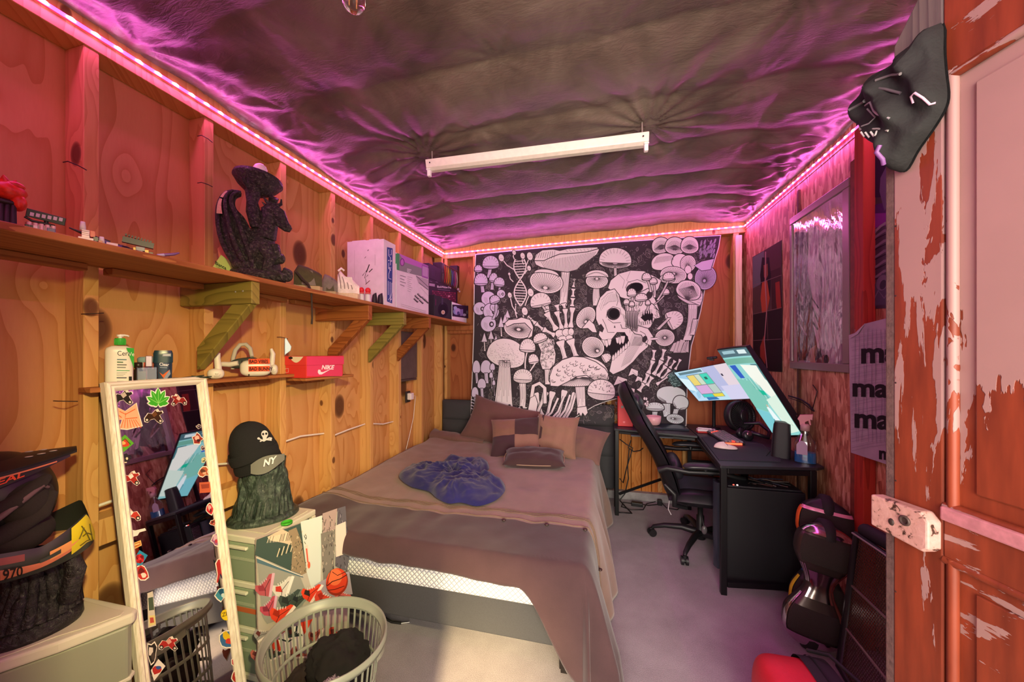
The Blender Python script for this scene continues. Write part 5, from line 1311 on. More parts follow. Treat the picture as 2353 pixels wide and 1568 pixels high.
# row of shoes
p.poly([(275, 880), (520, 960), (560, 1060), (520, 1160), (330, 1230), (300, 1180)], '#8c9088')
def kick(x, y, s, a, cols):
    ca, sa = cos(rad(a)), sin(rad(a)); R = lambda q_: (x+(q_[0]*ca-q_[1]*sa)*s, y+(q_[0]*sa+q_[1]*ca)*s)
    p.poly([R(q_) for q_ in ((-60, 20), (-62, -30), (-40, -62), (-12, -66), (-4, -36), (30, -14), (66, 0), (74, 20))], cols[0])
    p.poly([R(q_) for q_ in ((-62, 20), (76, 16), (78, 32), (-62, 36))], cols[1]); p.poly([R(q_) for q_ in ((-40, -40), (-14, -50), (0, -24), (-30, 0))], cols[2])
    for i in range(4): p.line([R((-6+i*12, -34+i*9)), R((8+i*11, -44+i*10))], 4*s, cols[1])
    p.line([R((-60, 2)), R((-20, -8)), R((40, 10))], 3*s, '#1c1c1c')
kick(330, 1010, 1.0, -80, ('#a85058', '#c8a4b4', '#8c3440')); kick(350, 1130, .9, -80, ('#b0485a', '#c8a0b8', '#7c2c3c')); kick(430, 1020, 1.0, -70, ('#c8c8c0', '#e0dcd4', '#b8382c'))
kick(470, 1090, 1.05, -60, ('#3c4a44', '#6a7a74', '#28302c')); kick(420, 1170, 1.05, -50, ('#d84428', '#e8e4dc', '#a02c18')); kick(520, 1090, .8, -45, ('#38463f', '#7c8c84', '#20282a'))
kick(590, 1050, .9, -55, ('#d84024', '#e0d8d0', '#2c2420')); kick(660, 1090, .9, -12, ('#d04430', '#e8dcd8', '#a02c20')); kick(760, 1070, .7, -10, ('#c05a58', '#dcc8d0', '#8c3c40'))
p.poly([(395, 1300), (470, 1240), (530, 1240), (545, 1330), (510, 1400), (400, 1400), (360, 1380)], '#dcdcd0'); p.line([(390, 1310), (450, 1330), (490, 1300), (500, 1240)], 10, '#28382c')
p.poly([(350, 1330), (390, 1310), (410, 1380), (360, 1400)], '#c83c24').poly([(520, 1220), (590, 1200), (560, 1260), (540, 1290)], '#d84428').poly([(650, 1170), (780, 1120), (790, 1210), (660, 1240)], '#b09c9c')
for i in range(10): kick(300+i % 5*100+pr2.uniform(-20, 20), 1290+i//5*110, .7, pr2.uniform(-60, 10), (pr2.choice(('#b84430', '#8c8c88', '#3c4640', '#a0584c')), '#d8d0c8', '#5a2c28'))
p.ell(727, 988, 62, 78, '#8c2c18', 14, 28).ell(724, 980, 58, 72, '#c83c20', 14, 28).ell(716, 960, 40, 48, '#d8683c', 14, 24)
p.line([(670, 1010), (700, 985), (745, 970), (785, 945)], 5, '#3c1810').line([(700, 930), (730, 950), (785, 925)], 4, '#3c1810').line([(672, 1035), (715, 1030), (770, 1010)], 4, '#3c1810').line([(690, 925), (675, 980), (668, 1010)], 4, '#5a2414')
stuff(p.build('picture_print', cv))

# ================================================================ LAUNDRY BASKET
BC = V((-.965, 1.105, 0)); RX, RY, RA, BH = .213, .192, -18, .38
bk_ = thing('laundry_basket', 'grey plastic laundry basket with slotted sides at the foot of the bed', 'basket', tuple(BC))
PG = M('#8f9585', .38)
bm = tr(*BC) @ rot('Z', RA)
def ring(z, k_): return [V((RX*k_*cos(2*pi*i/64), RY*k_*sin(2*pi*i/64), z)) for i in range(64)]
kz = lambda z: lerp(.74, .95, z/BH)
m = MB(bm); m.lathe([(.955, BH-.03), (.975, BH-.028), (1.01, BH-.006), (1.03, BH+.002), (1.045, BH), (1.06, BH-.012), (1.06, BH-.024), (1.035, BH-.02), (1.0, BH-.034), (.965, BH-.04), (.95, BH-.036), (.955, BH-.03)], 64, sx=RX, sy=RY); m.build('rim', PG, bk_)
m = MB(bm); m.lathe([(0, .002), (.70, .002), (.745, .012), (.76, .05), (.752, .05), (.735, .016), (.70, .008), (0, .008)], 64, sx=RX, sy=RY); m.build('base', PG, bk_)
for z in (.135, .235):
    m = MB(bm); k_ = kz(z); m.lathe([(k_-.012, z-.006), (k_+.012, z-.006), (k_+.012, z+.006), (k_-.012, z+.006), (k_-.012, z-.006)], 64, sx=RX, sy=RY); m.build('hoop', PG, bk_)
n = 44; sd = None
for i in range(n):
    a = 2*pi*(i+.5)/n
    if sd is None:
        m = MB(); p0 = V((0, 0, .045)); p1 = V((0, 0, BH-.03)); m.beam((.0, 0, 0), (.056, 0, BH-.075), .007, .004, (1, 0, 0)); o = m.build('slat', PG, bk_, local=True); sd = o.data
    else: o = bpy.data.objects.new('slat', sd); COL.objects.link(o); o.parent = bk_
    r0 = rot('Z', RA) @ V((RX*kz(.045)*cos(a), RY*kz(.045)*sin(a), .045)); r1 = rot('Z', RA) @ V((RX*kz(BH-.03)*cos(a), RY*kz(BH-.03)*sin(a), BH-.03))
    d = r1-r0; o.location = r0; L0 = V((.056, 0, BH-.075))
    ax = math.atan2(d.y, d.x); o.rotation_euler = (0, 0, ax); o.scale = (math.hypot(d.x, d.y)/.056, 1, d.z/(BH-.075))
for a in (40, 220):
    m = MB(bm); m.grid(lambda u, v, a=a: (RX*1.02*cos(rad(a-22+44*u)), RY*1.02*sin(rad(a-22+44*u)), BH-.05-.0+.028*v-.014*sin(pi*u)), 14, 2); m.build('hand_grip', PG, bk_)
def cloth_lump(c, r, seed, mat, label, cat='clothing', fr=6., name='garment'):
    c = BC+V(c)
    def f(u, v):
        th, ph = 2*pi*u, pi*v; d = V((cos(th)*sin(ph), sin(th)*sin(ph), cos(ph)))
        w = 1+.22*nz(d.x*2+seed, d.y*2, d.z*2)+.14*(1-2.2*abs(nz(d.x*fr*.6, d.y*fr*.6+seed, d.z*fr*.6)))
        return c+V((d.x*r[0]*w, d.y*r[1]*w, d.z*r[2]*w))
    o = MB().grid(f, 48, 26).build(name, mat, loc=c); return tag(o, label, cat, 'clothes in the laundry basket')
def patt(n, cols, sc):
    k = N(n); v = k.obj(); f = k.noise(v, sc, 3, .6, 1.5); k.l(k.ramp(f, [(.3+.4*i/len(cols), c) for i, c in enumerate(cols)], 'CONSTANT'), k.b.inputs['Base Color']); k.set(rough=.9); return k.m
cloth_lump((.015, .05, .245), (.10, .09, .085), 1, M('#15130f', .95, noise=.2, nscale=30), 'black fleece garment on top of the laundry in the basket')
cloth_lump((.0, -.03, .10), (.12, .12, .085), 2, M('#241c18', .95), 'dark brown garment at the bottom of the laundry basket')
cloth_lump((-.03, -.085, .20), (.075, .045, .05), 3, patt('speckled_knit', ['#2a1c1c', '#8c6a60', '#d0bcb0', '#4a2c2c'], 70), 'speckled pink and grey knit garment in the laundry basket')
cloth_lump((.055, -.055, .215), (.04, .075, .05), 4, patt('striped_cloth', ['#1c1a1c', '#9c8c98', '#38303a', '#c8bcc4'], 45), 'black and grey patterned garment at the right of the laundry')
cloth_lump((.02, -.10, .195), (.045, .035, .04), 5, M('#c8802c', .9, noise=.3, nscale=60), 'mustard yellow cloth among the laundry')
cloth_lump((.09, .02, .18), (.05, .08, .07), 7, M('#1c1918', .95), 'black garment against the right side of the basket')
cloth_lump((-.095, -.0, .17), (.05, .08, .07), 8, M('#2a201c', .95, noise=.3, nscale=40), 'dark garment against the left side of the basket')
# cable plug lying by the basket on the floor
q0 = pt(925, 1433, Z=.006)
t = thing('floor_cable', 'black cable with metal tip lying on the floor between basket and bed', 'cable', tuple(q0))
MB().tube([pt(885, 1422, Z=.012), pt(900, 1430, Z=.008), pt(922, 1433, Z=.006)], .006, 8).build('cable', M('#1c1a1a', .5), t)
MB().tube([pt(922, 1433, Z=.006), pt(941, 1430, Z=.006)], .003, 8).build('tip', M('#b8b4b0', .3, .8), t)

# ================================================================ LARGE DRAWER UNIT, front left
DZ = .60
fp = [(-1.64, .818), (-1.46, .821), (-1.408, .819), (-1.392, .80), (-1.418, .745), (-1.455, .67), (-1.515, .585), (-1.60, .47), (-1.64, .44)]
du2 = thing('drawer_unit', 'wide white plastic drawer unit in the front left corner under the helmet', 'drawers', (-1.53, .66, 0))
k = N('white_plastic'); k.set(col='#d6d4c4', rough=.38, spec=.5); WPL = k.m
def inset(P, s): c = V((sum(p[0] for p in P)/len(P), sum(p[1] for p in P)/len(P))); return [tuple(V(p)+(c-V(p)).normalized()*s) for p in P]
MB().prism(fp, DZ-.034, DZ).build('lid', WPL, du2, bevel=.008, seg=3)
MB().prism(inset(fp, .028), DZ+.0005, DZ+.004).build('lid_panel', M('#cfcab8', .42), du2, bevel=.002)
FR = N('frosted_front').set(col='#a9b09c', rough=.3, spec=.5, trans=.25)
for z0, z1 in ((.40, DZ-.036), (.21, .395), (.02, .205)):
    d = MB().prism(inset(fp, .012), z0, z1).build('drawer', FR, du2, bevel=.006)
    MB().prism(inset(fp, .006), z0-.004, z0+.008).build('rail', WPL, d, bevel=.003)
for x, y in ((-1.63, .45), (-1.63, .82), (-1.42, .80)): MB(tr(x, y, 0)).cyl((0, 0, 0), (0, 0, .02), .012, n=12).build('foot', WPL, du2)
dn = V((.885, -.465, 0)).normalized()
p = Print((-1.395+dn.x*-.010, .812+dn.y*-.010, 0), dn, lift=.004)
p.poly([(255, 1498), (255, 1568), (150, 1590), (190, 1522)], '#a8a48c').poly([(190, 1536), (215, 1527), (212, 1568), (188, 1575)], '#8c9088').line([(218, 1526), (216, 1568)], 6, '#c4c0a8').line([(195, 1548), (210, 1543)], 5, '#9cb0a8')
p.build('label_card', du2)
# dark carved statue base with the helmet on it
L = Spot(70, 1470, Z=DZ+.004)
t = L.thing('carved_statue', 'black carved round statue base standing on the drawer unit', 'statue base')
BKR = N('black_resin'); v = BKR.obj(); a = BKR.noise(v, 50, 5, .65, .6); BKR.l(BKR.ramp(a, [(.35, '#0f0e10'), (.6, '#252228'), (.8, '#4c464c')]), BKR.b.inputs['Base Color']); BKR.set(rough=.4, spec=.5); BKR.bump(BKR.noise(v, 60, 5, .6, 1.), .9, .01); BKR = BKR.m
rb = 132*L.sh
b = L.mb(); b.lathe([(0, 0), (rb, 0), (rb*1.04, .01), (rb*1.02, .035), (rb*.9, .045), (0, .048)], 48, o=(0, .05, 0), sy=.8); b.build('plinth', BKR, t)
b = L.mb()
def figs(u, v):
    a = 2*pi*u; r = rb*lerp(.86, .55, v)*(1+.22*nz(cos(a)*2.5, sin(a)*2.5, v*3+2)+.10*sin(a*6+4*v))
    return (r*cos(a), .05+r*.8*sin(a), .04+.185*v)
b.grid(figs, 80, 26)
b.build('figure', BKR, t)
b = L.mb(); 
for i in range(12):
    a = -pi*.05-i*.25; r = rb*.88; b.tube([(r*cos(a), .05+r*.8*sin(a), .045), (r*.95*cos(a+.1), .05+r*.75*sin(a+.1), .09+.02*sin(i*2)), (r*.7*cos(a+.2), .05+r*.58*sin(a+.2), .15+.02*cos(i*3)), (r*.6*cos(a), .05+r*.5*sin(a), .20)], [.016, .014, .011, .012], 8)
b.tube([L.q(160, 1400, -.02), L.q(178, 1330, -.04), L.q(165, 1290, -.03), L.q(140, 1285, -.02)], [.02, .022, .016, .008], 10)
stuff(b.build('coils', BKR, t))
# helmet
HB = L.p.copy()
hz = L.q(0, 1300).z
t = thing('motocross_helmet', 'black motocross helmet with an orange chin bar and yellow mouth vent, on the carved base', 'helmet', tuple(L.M @ V((0, .05, hz))))
q = L.q; DKP = M('#1a181a', .45, noise=.15, nscale=30); PAD = M('#2a2522', .95, bump=.4, bscale=200); ORG = M('#d0785a', .4); YEL = M('#d8c81e', .4)
b = L.mb(); c = q(-10, 1150, .06)
def shl(u, v):
    th = 2*pi*u; ph = pi*(.02+.80*v)
    return c+V((150*L.sh*cos(th)*sin(ph), .125*sin(th)*sin(ph), 112*L.sv*cos(ph)))
b.grid(shl, 48, 26); b.build('shell', DKP, t)
b = L.mb(); b.ell(q(55, 1150, .01), (75*L.sh, .10, 55*L.sv), 24, 14); b.tube([q(-60, 1215, -.07), q(20, 1195, -.075), q(95, 1170, -.06), q(120, 1135, -.03)], [.02, .022, .02, .012], 10)
b.tube([q(-60, 1160, -.075), q(40, 1130, -.085), q(90, 1105, -.06), q(108, 1098, -.03)], [.018, .018, .016, .010], 10); b.ell(q(20, 1222, .02), (112*L.sh, .10, 46*L.sv), 24, 14); b.build('padding', PAD, t)
b = L.mb(); b.tube([q(-40, 1180, -.09), q(10, 1152, -.098), q(60, 1125, -.09), q(95, 1108, -.07), q(110, 1118, -.05)], [.006, .007, .007, .006, .004], 8); lab(b.build('goggle_strap', M('#6a5258', .6), t), 'mauve strap along the eye opening')
def peak(u, v):
    x = lerp(-80, 186, u); yt = lerp(1048, 1046, u**1.4); w = lerp(.115, .022, u**2.2); s = 2*v-1
    return q(x, yt, .05+w*s)+V((0, 0, -.030*s*s*(1-.7*u)))
b = L.mb(); b.shell(peak, 22, 16, (0, 0, -.006)); b.build('peak', DKP, t)
b = L.mb(); b.grid(lambda u, v: V(peak(u*.93, 0))+V((0, -.002-.004*v, -.005-v*lerp(.048, .006, u))), 20, 4); b.build('peak_side', M('#211d1e', .45), t)
b = L.mb(); b.grid(lambda u, v: V(peak(u*.8, 0))+V((0, -.009, -.010-.004*v)), 20, 1); b.build('orange_stripe', ORG, t)
for u, v in ((.55, .25), (.66, .28), (.77, .32), (.55, .6), (.68, .6)):
    b = L.mb(); b.ell(V(peak(u, v))+V((0, 0, .001)), (.008, .004, .0015), 10, 6).build('peak_vent', M('#b8a8a4', .5), t)
def chin(u, v):
    x = lerp(-90, 236, u)
    top = lerp(1262, 1236, u/.55) if u < .55 else lerp(1236, 1168, ((u-.55)/.35)**1.2) if u < .90 else lerp(1168, 1236, ((u-.90)/.10)**1.5)
    bot = lerp(1322, 1246, u**1.5)
    dep = .05-.155*math.sqrt(max(0, 1-u**3.2))
    return q(x, lerp(top, bot, v)+lerp(-46, 42, u), dep-.012*sin(pi*v))
def chinb(u, v): p_ = chin(u, v); p_.y = .10-p_.y; return p_
b = L.mb(); b.grid(chin, 44, 10); b.grid(lambda u, v: chinb(1-u, v), 44, 10); b.build('chin_bar', M('#2b302c', .4), t)
def on_chin(u0, u1, va, vb, mat, name, lift=.0018, label=None):
    b = L.mb(); b.grid(lambda u, v: V(chin(lerp(u0, u1, u), lerp(va(u) if callable(va) else va, vb(u) if callable(vb) else vb, v)))+V((.0008, -lift, 0)), 20, 4); o = b.build(name, mat, t)
    if label: o['label'] = label
on_chin(.0, .80, lambda u: .42+.2*u, lambda u: .96-.25*u, ORG, 'orange_panel', label='orange painted side panel')
on_chin(.62, .84, lambda u: .30+.1*u, lambda u: .62, M('#e09a5c', .4), 'orange_panel', .003)
on_chin(.55, .70, .42, .56, M('#39403c', .4), 'dark_flash', .004); on_chin(.0, .45, .12, .34, M('#8c3c38', .5), 'red_edge', .002)
on_chin(.78, .985, lambda u: .03, lambda u: .84-.1*u, YEL, 'mouth_vent', .0035, 'yellow mouth vent')
for u0, u1, v0, v1 in ((.86, .93, .2, .7), (.93, .96, .2, .75), (.87, .95, .5, .5), (.85, .94, .72, .72), (.84, .88, .5, .3)):
    b = L.mb(); b.tube([V(chin(lerp(u0, u1, i/6), lerp(v0, v1, i/6)))+V((.001, -.005, 0)) for i in range(7)], .0014, 5); b.build('vent_groove', M('#5c5410', .6), t)
# lettering that follows the curved chin and peak
def curved_text(txt, f, name, col):
    vs, fs = glyphs(txt, .02); b = MB(); b.add([f(*v_[:2]) for v_ in vs], fs); b.build(name, flat(col), t)
curved_text('1970', lambda x, y: L.M @ (V(chin(.27+x*.085, .86-y*.55))+V((.0006, -.0055, 0))), 'lettering', '#2a2420')
curved_text('INEAL', lambda x, y: L.M @ (V(peak(.15+(x+y*.12)*.135, 0))+V((0, -.0085, -.034+y*.023+.010*x/3))), 'lettering', '#e0583c')
b = L.mb(); b.ell(q(140, 1293, -.01), (.0075, .004, .0065), 12, 8).build('press_stud', M('#e4cdb4', .3), t)
# ================================================================ DESK (corner desk of two black tops on steel legs)
DTOP = M('#2a2d30', .45, noise=.08, nscale=30); STEEL = M('#141416', .4, .3)
def slab(name, label, cat, poly, z0, z1, mat):
    c = sum((V((*p, 0)) for p in poly), V())/len(poly); t = thing(name, label, cat, (c.x, c.y, 0)); MB().prism(poly, z0, z1).build('desktop', mat, t, bevel=.003); return t
P_MAIN = [(.668, 2.30), (1.185, 2.385), (1.235, 2.42), (1.235, 3.56), (.737, 3.56), (.737, 3.06)]
dk = slab('desk', 'black desk along the right wall on square steel legs, holding the keyboard', 'desk', P_MAIN, .732, .75, DTOP)
def leg(x, y, w=.032, z1=.731, par=None, z0=0.): return MB().box(x-w/2, x+w/2, y-w/2, y+w/2, z0, z1).build('leg', STEEL, par or dk, bevel=.003)
leg(.69, 2.325); leg(1.165, 2.395); leg(.765, 3.50); leg(1.21, 3.50)
MB().beam((.707, 2.327, .06), (1.148, 2.395, .06), .03, .03).build('cross_bar', STEEL, dk, bevel=.003)
MB().beam((.707, 2.327, .715), (1.148, 2.395, .715), .03, .03).build('cross_bar', STEEL, dk, bevel=.003)
MB().beam((.69, 2.342, .715), (.765, 3.48, .715), .03, .03).build('cross_bar', STEEL, dk, bevel=.003)
for x, h in ((.93, .70), (1.0, .70)): leg(x, 2.95, .03, h, z0=.42)
MB().beam((.78, 3.5, .43), (1.19, 3.5, .43), .03, .03).build('cross_bar', STEEL, dk, bevel=.003)
P_BACK = [(.112, 3.20), (.730, 3.065), (.730, 3.44), (.112, 3.44)]
d2 = slab('desk', 'black desk wing along the back wall, behind the gaming chair', 'desk', P_BACK, .732, .75, DTOP)
leg(.135, 3.235, par=d2); leg(.135, 3.415, par=d2)
MB().beam((.153, 3.24, .18), (.72, 3.44, .36), .012, .02).build('brace', STEEL, d2); MB().beam((.153, 3.22, .715), (.72, 3.10, .715), .02, .02).build('cross_bar', STEEL, d2, bevel=.002)
MB().box(.24, .56, 3.10, 3.14, .712, .722).build('cable_tray', M('#3a4044', .4), d2)
on_desk = lambda x, y: pt(x, y, Z=.751)
# mouse mat
mat_px = [(1612, 1006), (1700, 1000), (1790, 1040), (1795, 1063), (1652, 1058)]
mp = [on_desk(x, y) for x, y in mat_px]; c = sum(mp, V())/5
t = MB().prism([(p.x, p.y) for p in mp], .7505, .7545).build('desk_mat', M('#2b3336', .8, bump=.1), loc=c); tag(t, 'large dark grey mouse mat on the near end of the desk', 'mat')
ZM = .7555
# keyboard
kq = [pt(1624, 997, Z=ZM), pt(1664, 993, Z=ZM), pt(1704, 1021, Z=ZM), pt(1671, 1025, Z=ZM)]
kc = sum(kq, V())/4; kl = (kq[3]-kq[0]+kq[2]-kq[1])/2; KL = kl.length; kx = kl.normalized(); ky = V((-kx.y, kx.x, 0)); KW = .135
kb = thing('keyboard', 'black keyboard with grey keys and a red light at its near end', 'keyboard', tuple(kc))
KM = frame(kc, kx, ky); KL = max(.38, KL)
MB(KM).box(-KL/2, KL/2, -KW/2, KW/2, 0, .016).build('case', M('#17181a', .4), kb, bevel=.003)
kmesh = None
for r in range(5):
    for i in range(15):
        if kmesh is None: o = MB().box(-.0095, .0095, -.0095, .0095, 0, .009, tap=(.8, .8)).build('key', M('#8f8d90', .45), kb, local=True); kmesh = o.data; redm = kmesh.copy(); redm.materials[0] = flat('#ff5040', .8)
        else: o = bpy.data.objects.new('key', redm if (r*15+i) in (3, 17, 31, 44) else kmesh); COL.objects.link(o); o.parent = kb
        p = KM @ V((-KL/2+.018+i*(KL-.036)/14, -KW/2+.018+r*.0245, .0165)); o.location = p-kc; o.rotation_euler = (0, 0, math.atan2(kx.y, kx.x))
MB(KM).box(KL/2-.002, KL/2+.004, -KW/2+.01, KW/2-.02, .002, .014).build('red_light', flat('#ff3a22', 5.), kb)
# mouse
L = Spot(1668, 1034, Z=ZM)
t = L.thing('mouse', 'cream white mouse on the mat beside the keyboard', 'mouse')
b = L.mb(); w = 27*L.sh; b.M = b.M @ rot('Z', 8); b.grid(lambda u, v: (w*cos(2*pi*u)*math.sqrt(1-v*v*.98)*(1.0 if cos(2*pi*u) < 0 else 1.08), .032+.030*sin(2*pi*u)*math.sqrt(1-v*v*.98), .004+.034*v*(1-.25*cos(2*pi*u))), 32, 12); b.build('body', M('#e2d4ca', .4), t)
b = L.mb(); b.M = b.M @ rot('Z', 8); b.lathe([(0, 0), (w, 0), (w*1.0, .005), (0, .006)], 32, o=(0, .032, 0), sy=.030/w); b.build('base', M('#4a4444', .4), t)
b = L.mb(); b.M = b.M @ rot('Z', 8); b.tube([(w*.2, .032-.024, .026), (w*.1, .032-.012, .034), (w*.0, .032, .0385)], .0012, 5); b.build('button_seam', M('#3a3434', .5), t)
# headphones lying down
L = Spot(1725, 1016, Z=.7515)
t = L.thing('headphones', 'black headphones with one shiny round ear cup lying on the desk', 'headphones')
HP = M('#1e1f24', .35); q = L.q
for (x, y, d, tl) in ((1702, 1006, .10, 50), (1718, 1012, .02, 30)):
    m_ = MB(L.M @ tr(*(q(x, 1016, d)+V((0, 0, .04)))) @ rot('X', 70) @ rot('Y', tl)); m_.lathe([(0, .022), (.026, .020), (.038, .010), (.040, 0), (.036, -.012), (.022, -.016), (0, -.012)], 26); m_.build('ear_cup', HP, t)
m_ = MB(L.M @ tr(*(q(1718, 1012, .02)+V((0, -.004, .04)))) @ rot('X', 70) @ rot('Y', 30)); m_.lathe([(0, .0255), (.016, .0245), (.019, .0215)], 20); lab(m_.build('cap', M('#8c6a74', .12, .8), t), 'shiny silver pink disc')
b = L.mb(); b.tube([q(1718, 1003, .04)+V((0, 0, .02)), q(1742, 1005, .02)+V((0, 0, .02)), q(1764, 1010, .03)+V((0, 0, .02)), q(1770, 1004, .12)+V((0, 0, .03)), q(1745, 995, .16)+V((0, 0, .05)), q(1708, 995, .13)+V((0, 0, .04))], [.012, .013, .014, .014, .013, .01], 10); b.build('headband', HP, t)
MB().tube([on_desk(1722, 1020)+V((0, 0, .004)), on_desk(1752, 1022)+V((0, 0, .004)), on_desk(1770, 1038)+V((0, 0, .004)), on_desk(1760, 1050)+V((0, 0, .005))], .0025, 6).build('cord', M('#2c2c30', .5), t)
# desk speaker
L = Spot(1792, 1054, Z=.7515)
t = L.thing('desk_speaker', 'black wedge-shaped loudspeaker beside the spray bottle', 'speaker')
L.M = L.M @ rot('Z', 0)
def spk(u, v):
    z = 82*L.sv*v; a = 2*pi*u
    def sg(c_): return math.copysign(abs(c_)**.45, c_)
    w_ = 23*L.sh*(1-.18*v**2); dx = -10*L.sh*(0)+(2*L.sh+4*L.sh*v)
    return (dx+w_*sg(cos(a)), .05+.045*sg(sin(a))*(1-.25*v), z*(1-.06*max(0, cos(a))*v)+(-.010 if v == 0 else 0)*0)
b = L.mb(); b.grid(spk, 40, 14); b.grid(lambda u, v: V(spk(u, 1))*(1-v)+V((6*L.sh, .05, 82*L.sv))*v, 40, 2); b.build('cabinet', M('#1d1d20', .5, bump=.1), t, bevel=0)
b = L.mb(); b.grid(lambda u, v: V(spk(.36+.26*u, .06+.86*v))+V((-.0022, -.0008, 0)), 10, 8); b.build('grille', M('#2b2a2e', .9, bump=.5, bscale=500), t)
# spray bottle with blue liquid
L = Spot(1850, 1066, Z=.7515)
t = L.thing('spray_bottle', 'clear spray bottle with blue liquid and a pink trigger head', 'bottle')
w = 27*L.sh; sv = L.sv
def sb(u, v):
    z = 80*sv*v; a = 2*pi*u; k_ = 1-.05*math.exp(-((v-.35)/.12)**2) if v < .55 else lerp(1, .36, ((v-.55)/.33)) if v < .88 else .36
    def sg(c_): return math.copysign(abs(c_)**.7, c_)
    return (w*k_*sg(cos(a)), .03+.03*k_*sg(sin(a)), z)
b = L.mb(); b.grid(sb, 36, 24); b.grid(lambda u, v: (w*v*cos(2*pi*u)*.95, .03+.028*v*sin(2*pi*u), .001), 36, 2)
CLB = N('clear_bottle').clear(.12, .06, (.93, .92, .95, 1)); b.build('bottle', CLB, t)
b = L.mb(); b.grid(lambda u, v: V(sb(u, v*.22))*.0+V((sb(u, v*.22)[0]*.94, .03+(sb(u, v*.22)[1]-.03)*.94, .003+26*sv*v*.9)), 36, 4); b.grid(lambda u, v: (w*.94*v*cos(2*pi*u), .03+.028*v*sin(2*pi*u), .003+26*sv*.9), 36, 2); b.build('liquid', N('blue_liquid').set(col='#1f86c8', rough=.15, trans=.35), t)
PK = M('#d08c94', .4)
b = L.mb(); b.lathe([(0, 74*sv), (w*.42, 74*sv), (w*.42, 88*sv), (w*.3, 90*sv), (0, 90*sv)], 20, o=(0, .03, 0)); b.build('collar', M('#c4a0a0', .4), t)
b = L.mb(); k_ = b.M; b.M = L.side(); pg = [((x-1850)*L.sh, (1066-y)*sv) for x, y in ((1832, 966), (1838, 956), (1868, 953), (1867, 966), (1862, 965), (1864, 978), (1860, 977), (1857, 968), (1850, 972), (1850, 982), (1838, 980), (1836, 970))]
b.prism(pg, -.040, -.020); b.M = k_; b.build('trigger_head', PK, t, bevel=.002)
b = L.mb(); b.cyl((0, .03, .01), (0, .03, 80*sv), .002, n=6); b.build('dip_tube', M('#d8e0e0', .3), t)
b = L.mb(); b.grid(lambda u, v: (lerp(-.75*w, .2*w, u), .03-.0305, lerp(20*sv, 52*sv, v)*(1-.2*(2*u-1)**2*(v))), 6, 6); b.build('label', M('#b09cb4', .5), t)
# -- items at the back
def deskbox(x, y, Y, w, h, dp, name, label, cat, mat):
    p = pt(x, y, Y=Y); p.z = .7515; t = thing(name, label, cat, tuple(p)); MB(tr(*p)).box(-w/2, w/2, 0, dp, 0, h).build('body', mat, t, bevel=.004); return t, p
rb, p = deskbox(1437, 980, 3.30, .125, .255, .10, 'gift_bag', 'red gift bag on the desk wing behind the chair back', 'bag', M('#d01c28', .45))
MB(tr(*p)).tube([(-.03, -.002, .245), (-.03, -.006, .30), (.0, -.008, .325), (.03, -.006, .30), (.03, -.002, .245)], .003, 6).build('cord_handle', M('#5a3a34', .7), rb)
MB(tr(*p)).cyl((-.025, -.004, .17), (-.025, .0, .17), .012, n=14).build('eyelet', M('#4a4444', .3, .6), rb); MB(tr(*p)).grid(lambda u, v: (-.02+.018*u, -.0012, .03+.016*v), 1, 1).build('printed_mark', M('#e8787c', .5), rb)
L = Spot(1502, 977, Y=3.32)
p = L.p; p.z = .7515+.018; t = thing('laptop', 'closed dark grey laptop lying on the desk wing', 'laptop', (pt(1530, 980, Y=3.33).x, 3.36, .7515))
lx = pt(1530, 980, Y=3.33).x; MB().box(lx-.165, lx+.165, 3.23, 3.435, .7515, .760).build('base', M('#26333a', .35, .3), t, bevel=.003); MB().box(lx-.165, lx+.165, 3.23, 3.435, .7605, .768).build('lid', M('#2e4048', .3, .4), t, bevel=.003)
t = thing('bowl', 'pink bowl standing on the closed laptop', 'bowl', (lx-.098, 3.34, .7685))
MB(tr(*t.location)).lathe([(0, 0), (.035, .001), (.050, .010), (.060, .040), (.062, .078), (.059, .078), (.056, .042), (.046, .014), (0, .008)], 30).build('bowl', M('#e8b4b8', .35), t)
L = Spot(1627, 994, Y=3.18); p = V((L.p.x, 3.18, .7515)); t = thing('gadget_box', 'small white box with a red base lying on the desk behind the keyboard', 'box', tuple(p))
MB(tr(*p)).box(-.075, .075, 0, .05, 0, .012).build('red_base', M('#c02c28', .5), t, bevel=.002); MB(tr(*p)).box(-.075, .06, .002, .048, .0125, .03).build('white_case', M('#e8e0e0', .4), t, bevel=.003)
MB(tr(*p)).beam((-.07, .02, .038), (.03, .02, .034), .012, .006).build('white_strip', M('#f4f0f0', .4), t)
# -- round mesh fan under the small monitor
L = Spot(1700, 1004, Y=3.14); p = V((L.p.x, 3.14, .7515))
t = thing('desk_fan', 'round black mesh desk fan under the small monitor', 'fan', tuple(p))
fm = tr(*p) @ rot('Z', 25); BL = M('#161719', .45)
MB(fm).lathe([(0, 0), (.07, 0), (.07, .008), (.03, .016), (.016, .05), (0, .05)], 28).build('base', BL, t)
fm2 = fm @ tr(0, 0, .155) @ rot('X', 82)
MB(fm2).lathe([(.098, -.03), (.118, -.03), (.122, 0), (.118, .03), (.104, .032), (.098, .02)], 36).build('housing', BL, t)
MB(fm2).lathe([(0, -.03), (.10, -.03), (.10, -.02), (0, -.02)], 30).build('back_plate', M('#0c0c0d', .8), t)
m_ = MB(fm2)
for i in range(40):
    a = 2*pi*i/40; m_.tube([(.03*cos(a+.5), .03*sin(a+.5), .04), (.07*cos(a+.2), .07*sin(a+.2), .037), (.104*cos(a), .104*sin(a), .026)], .002, 5)
stuff(m_.build('grille', M('#2a2b2e', .4), t))
MB(fm2).ell((0, 0, .042), (.034, .05, .012), 20, 10).build('hub', M('#1d1e21', .3), t)
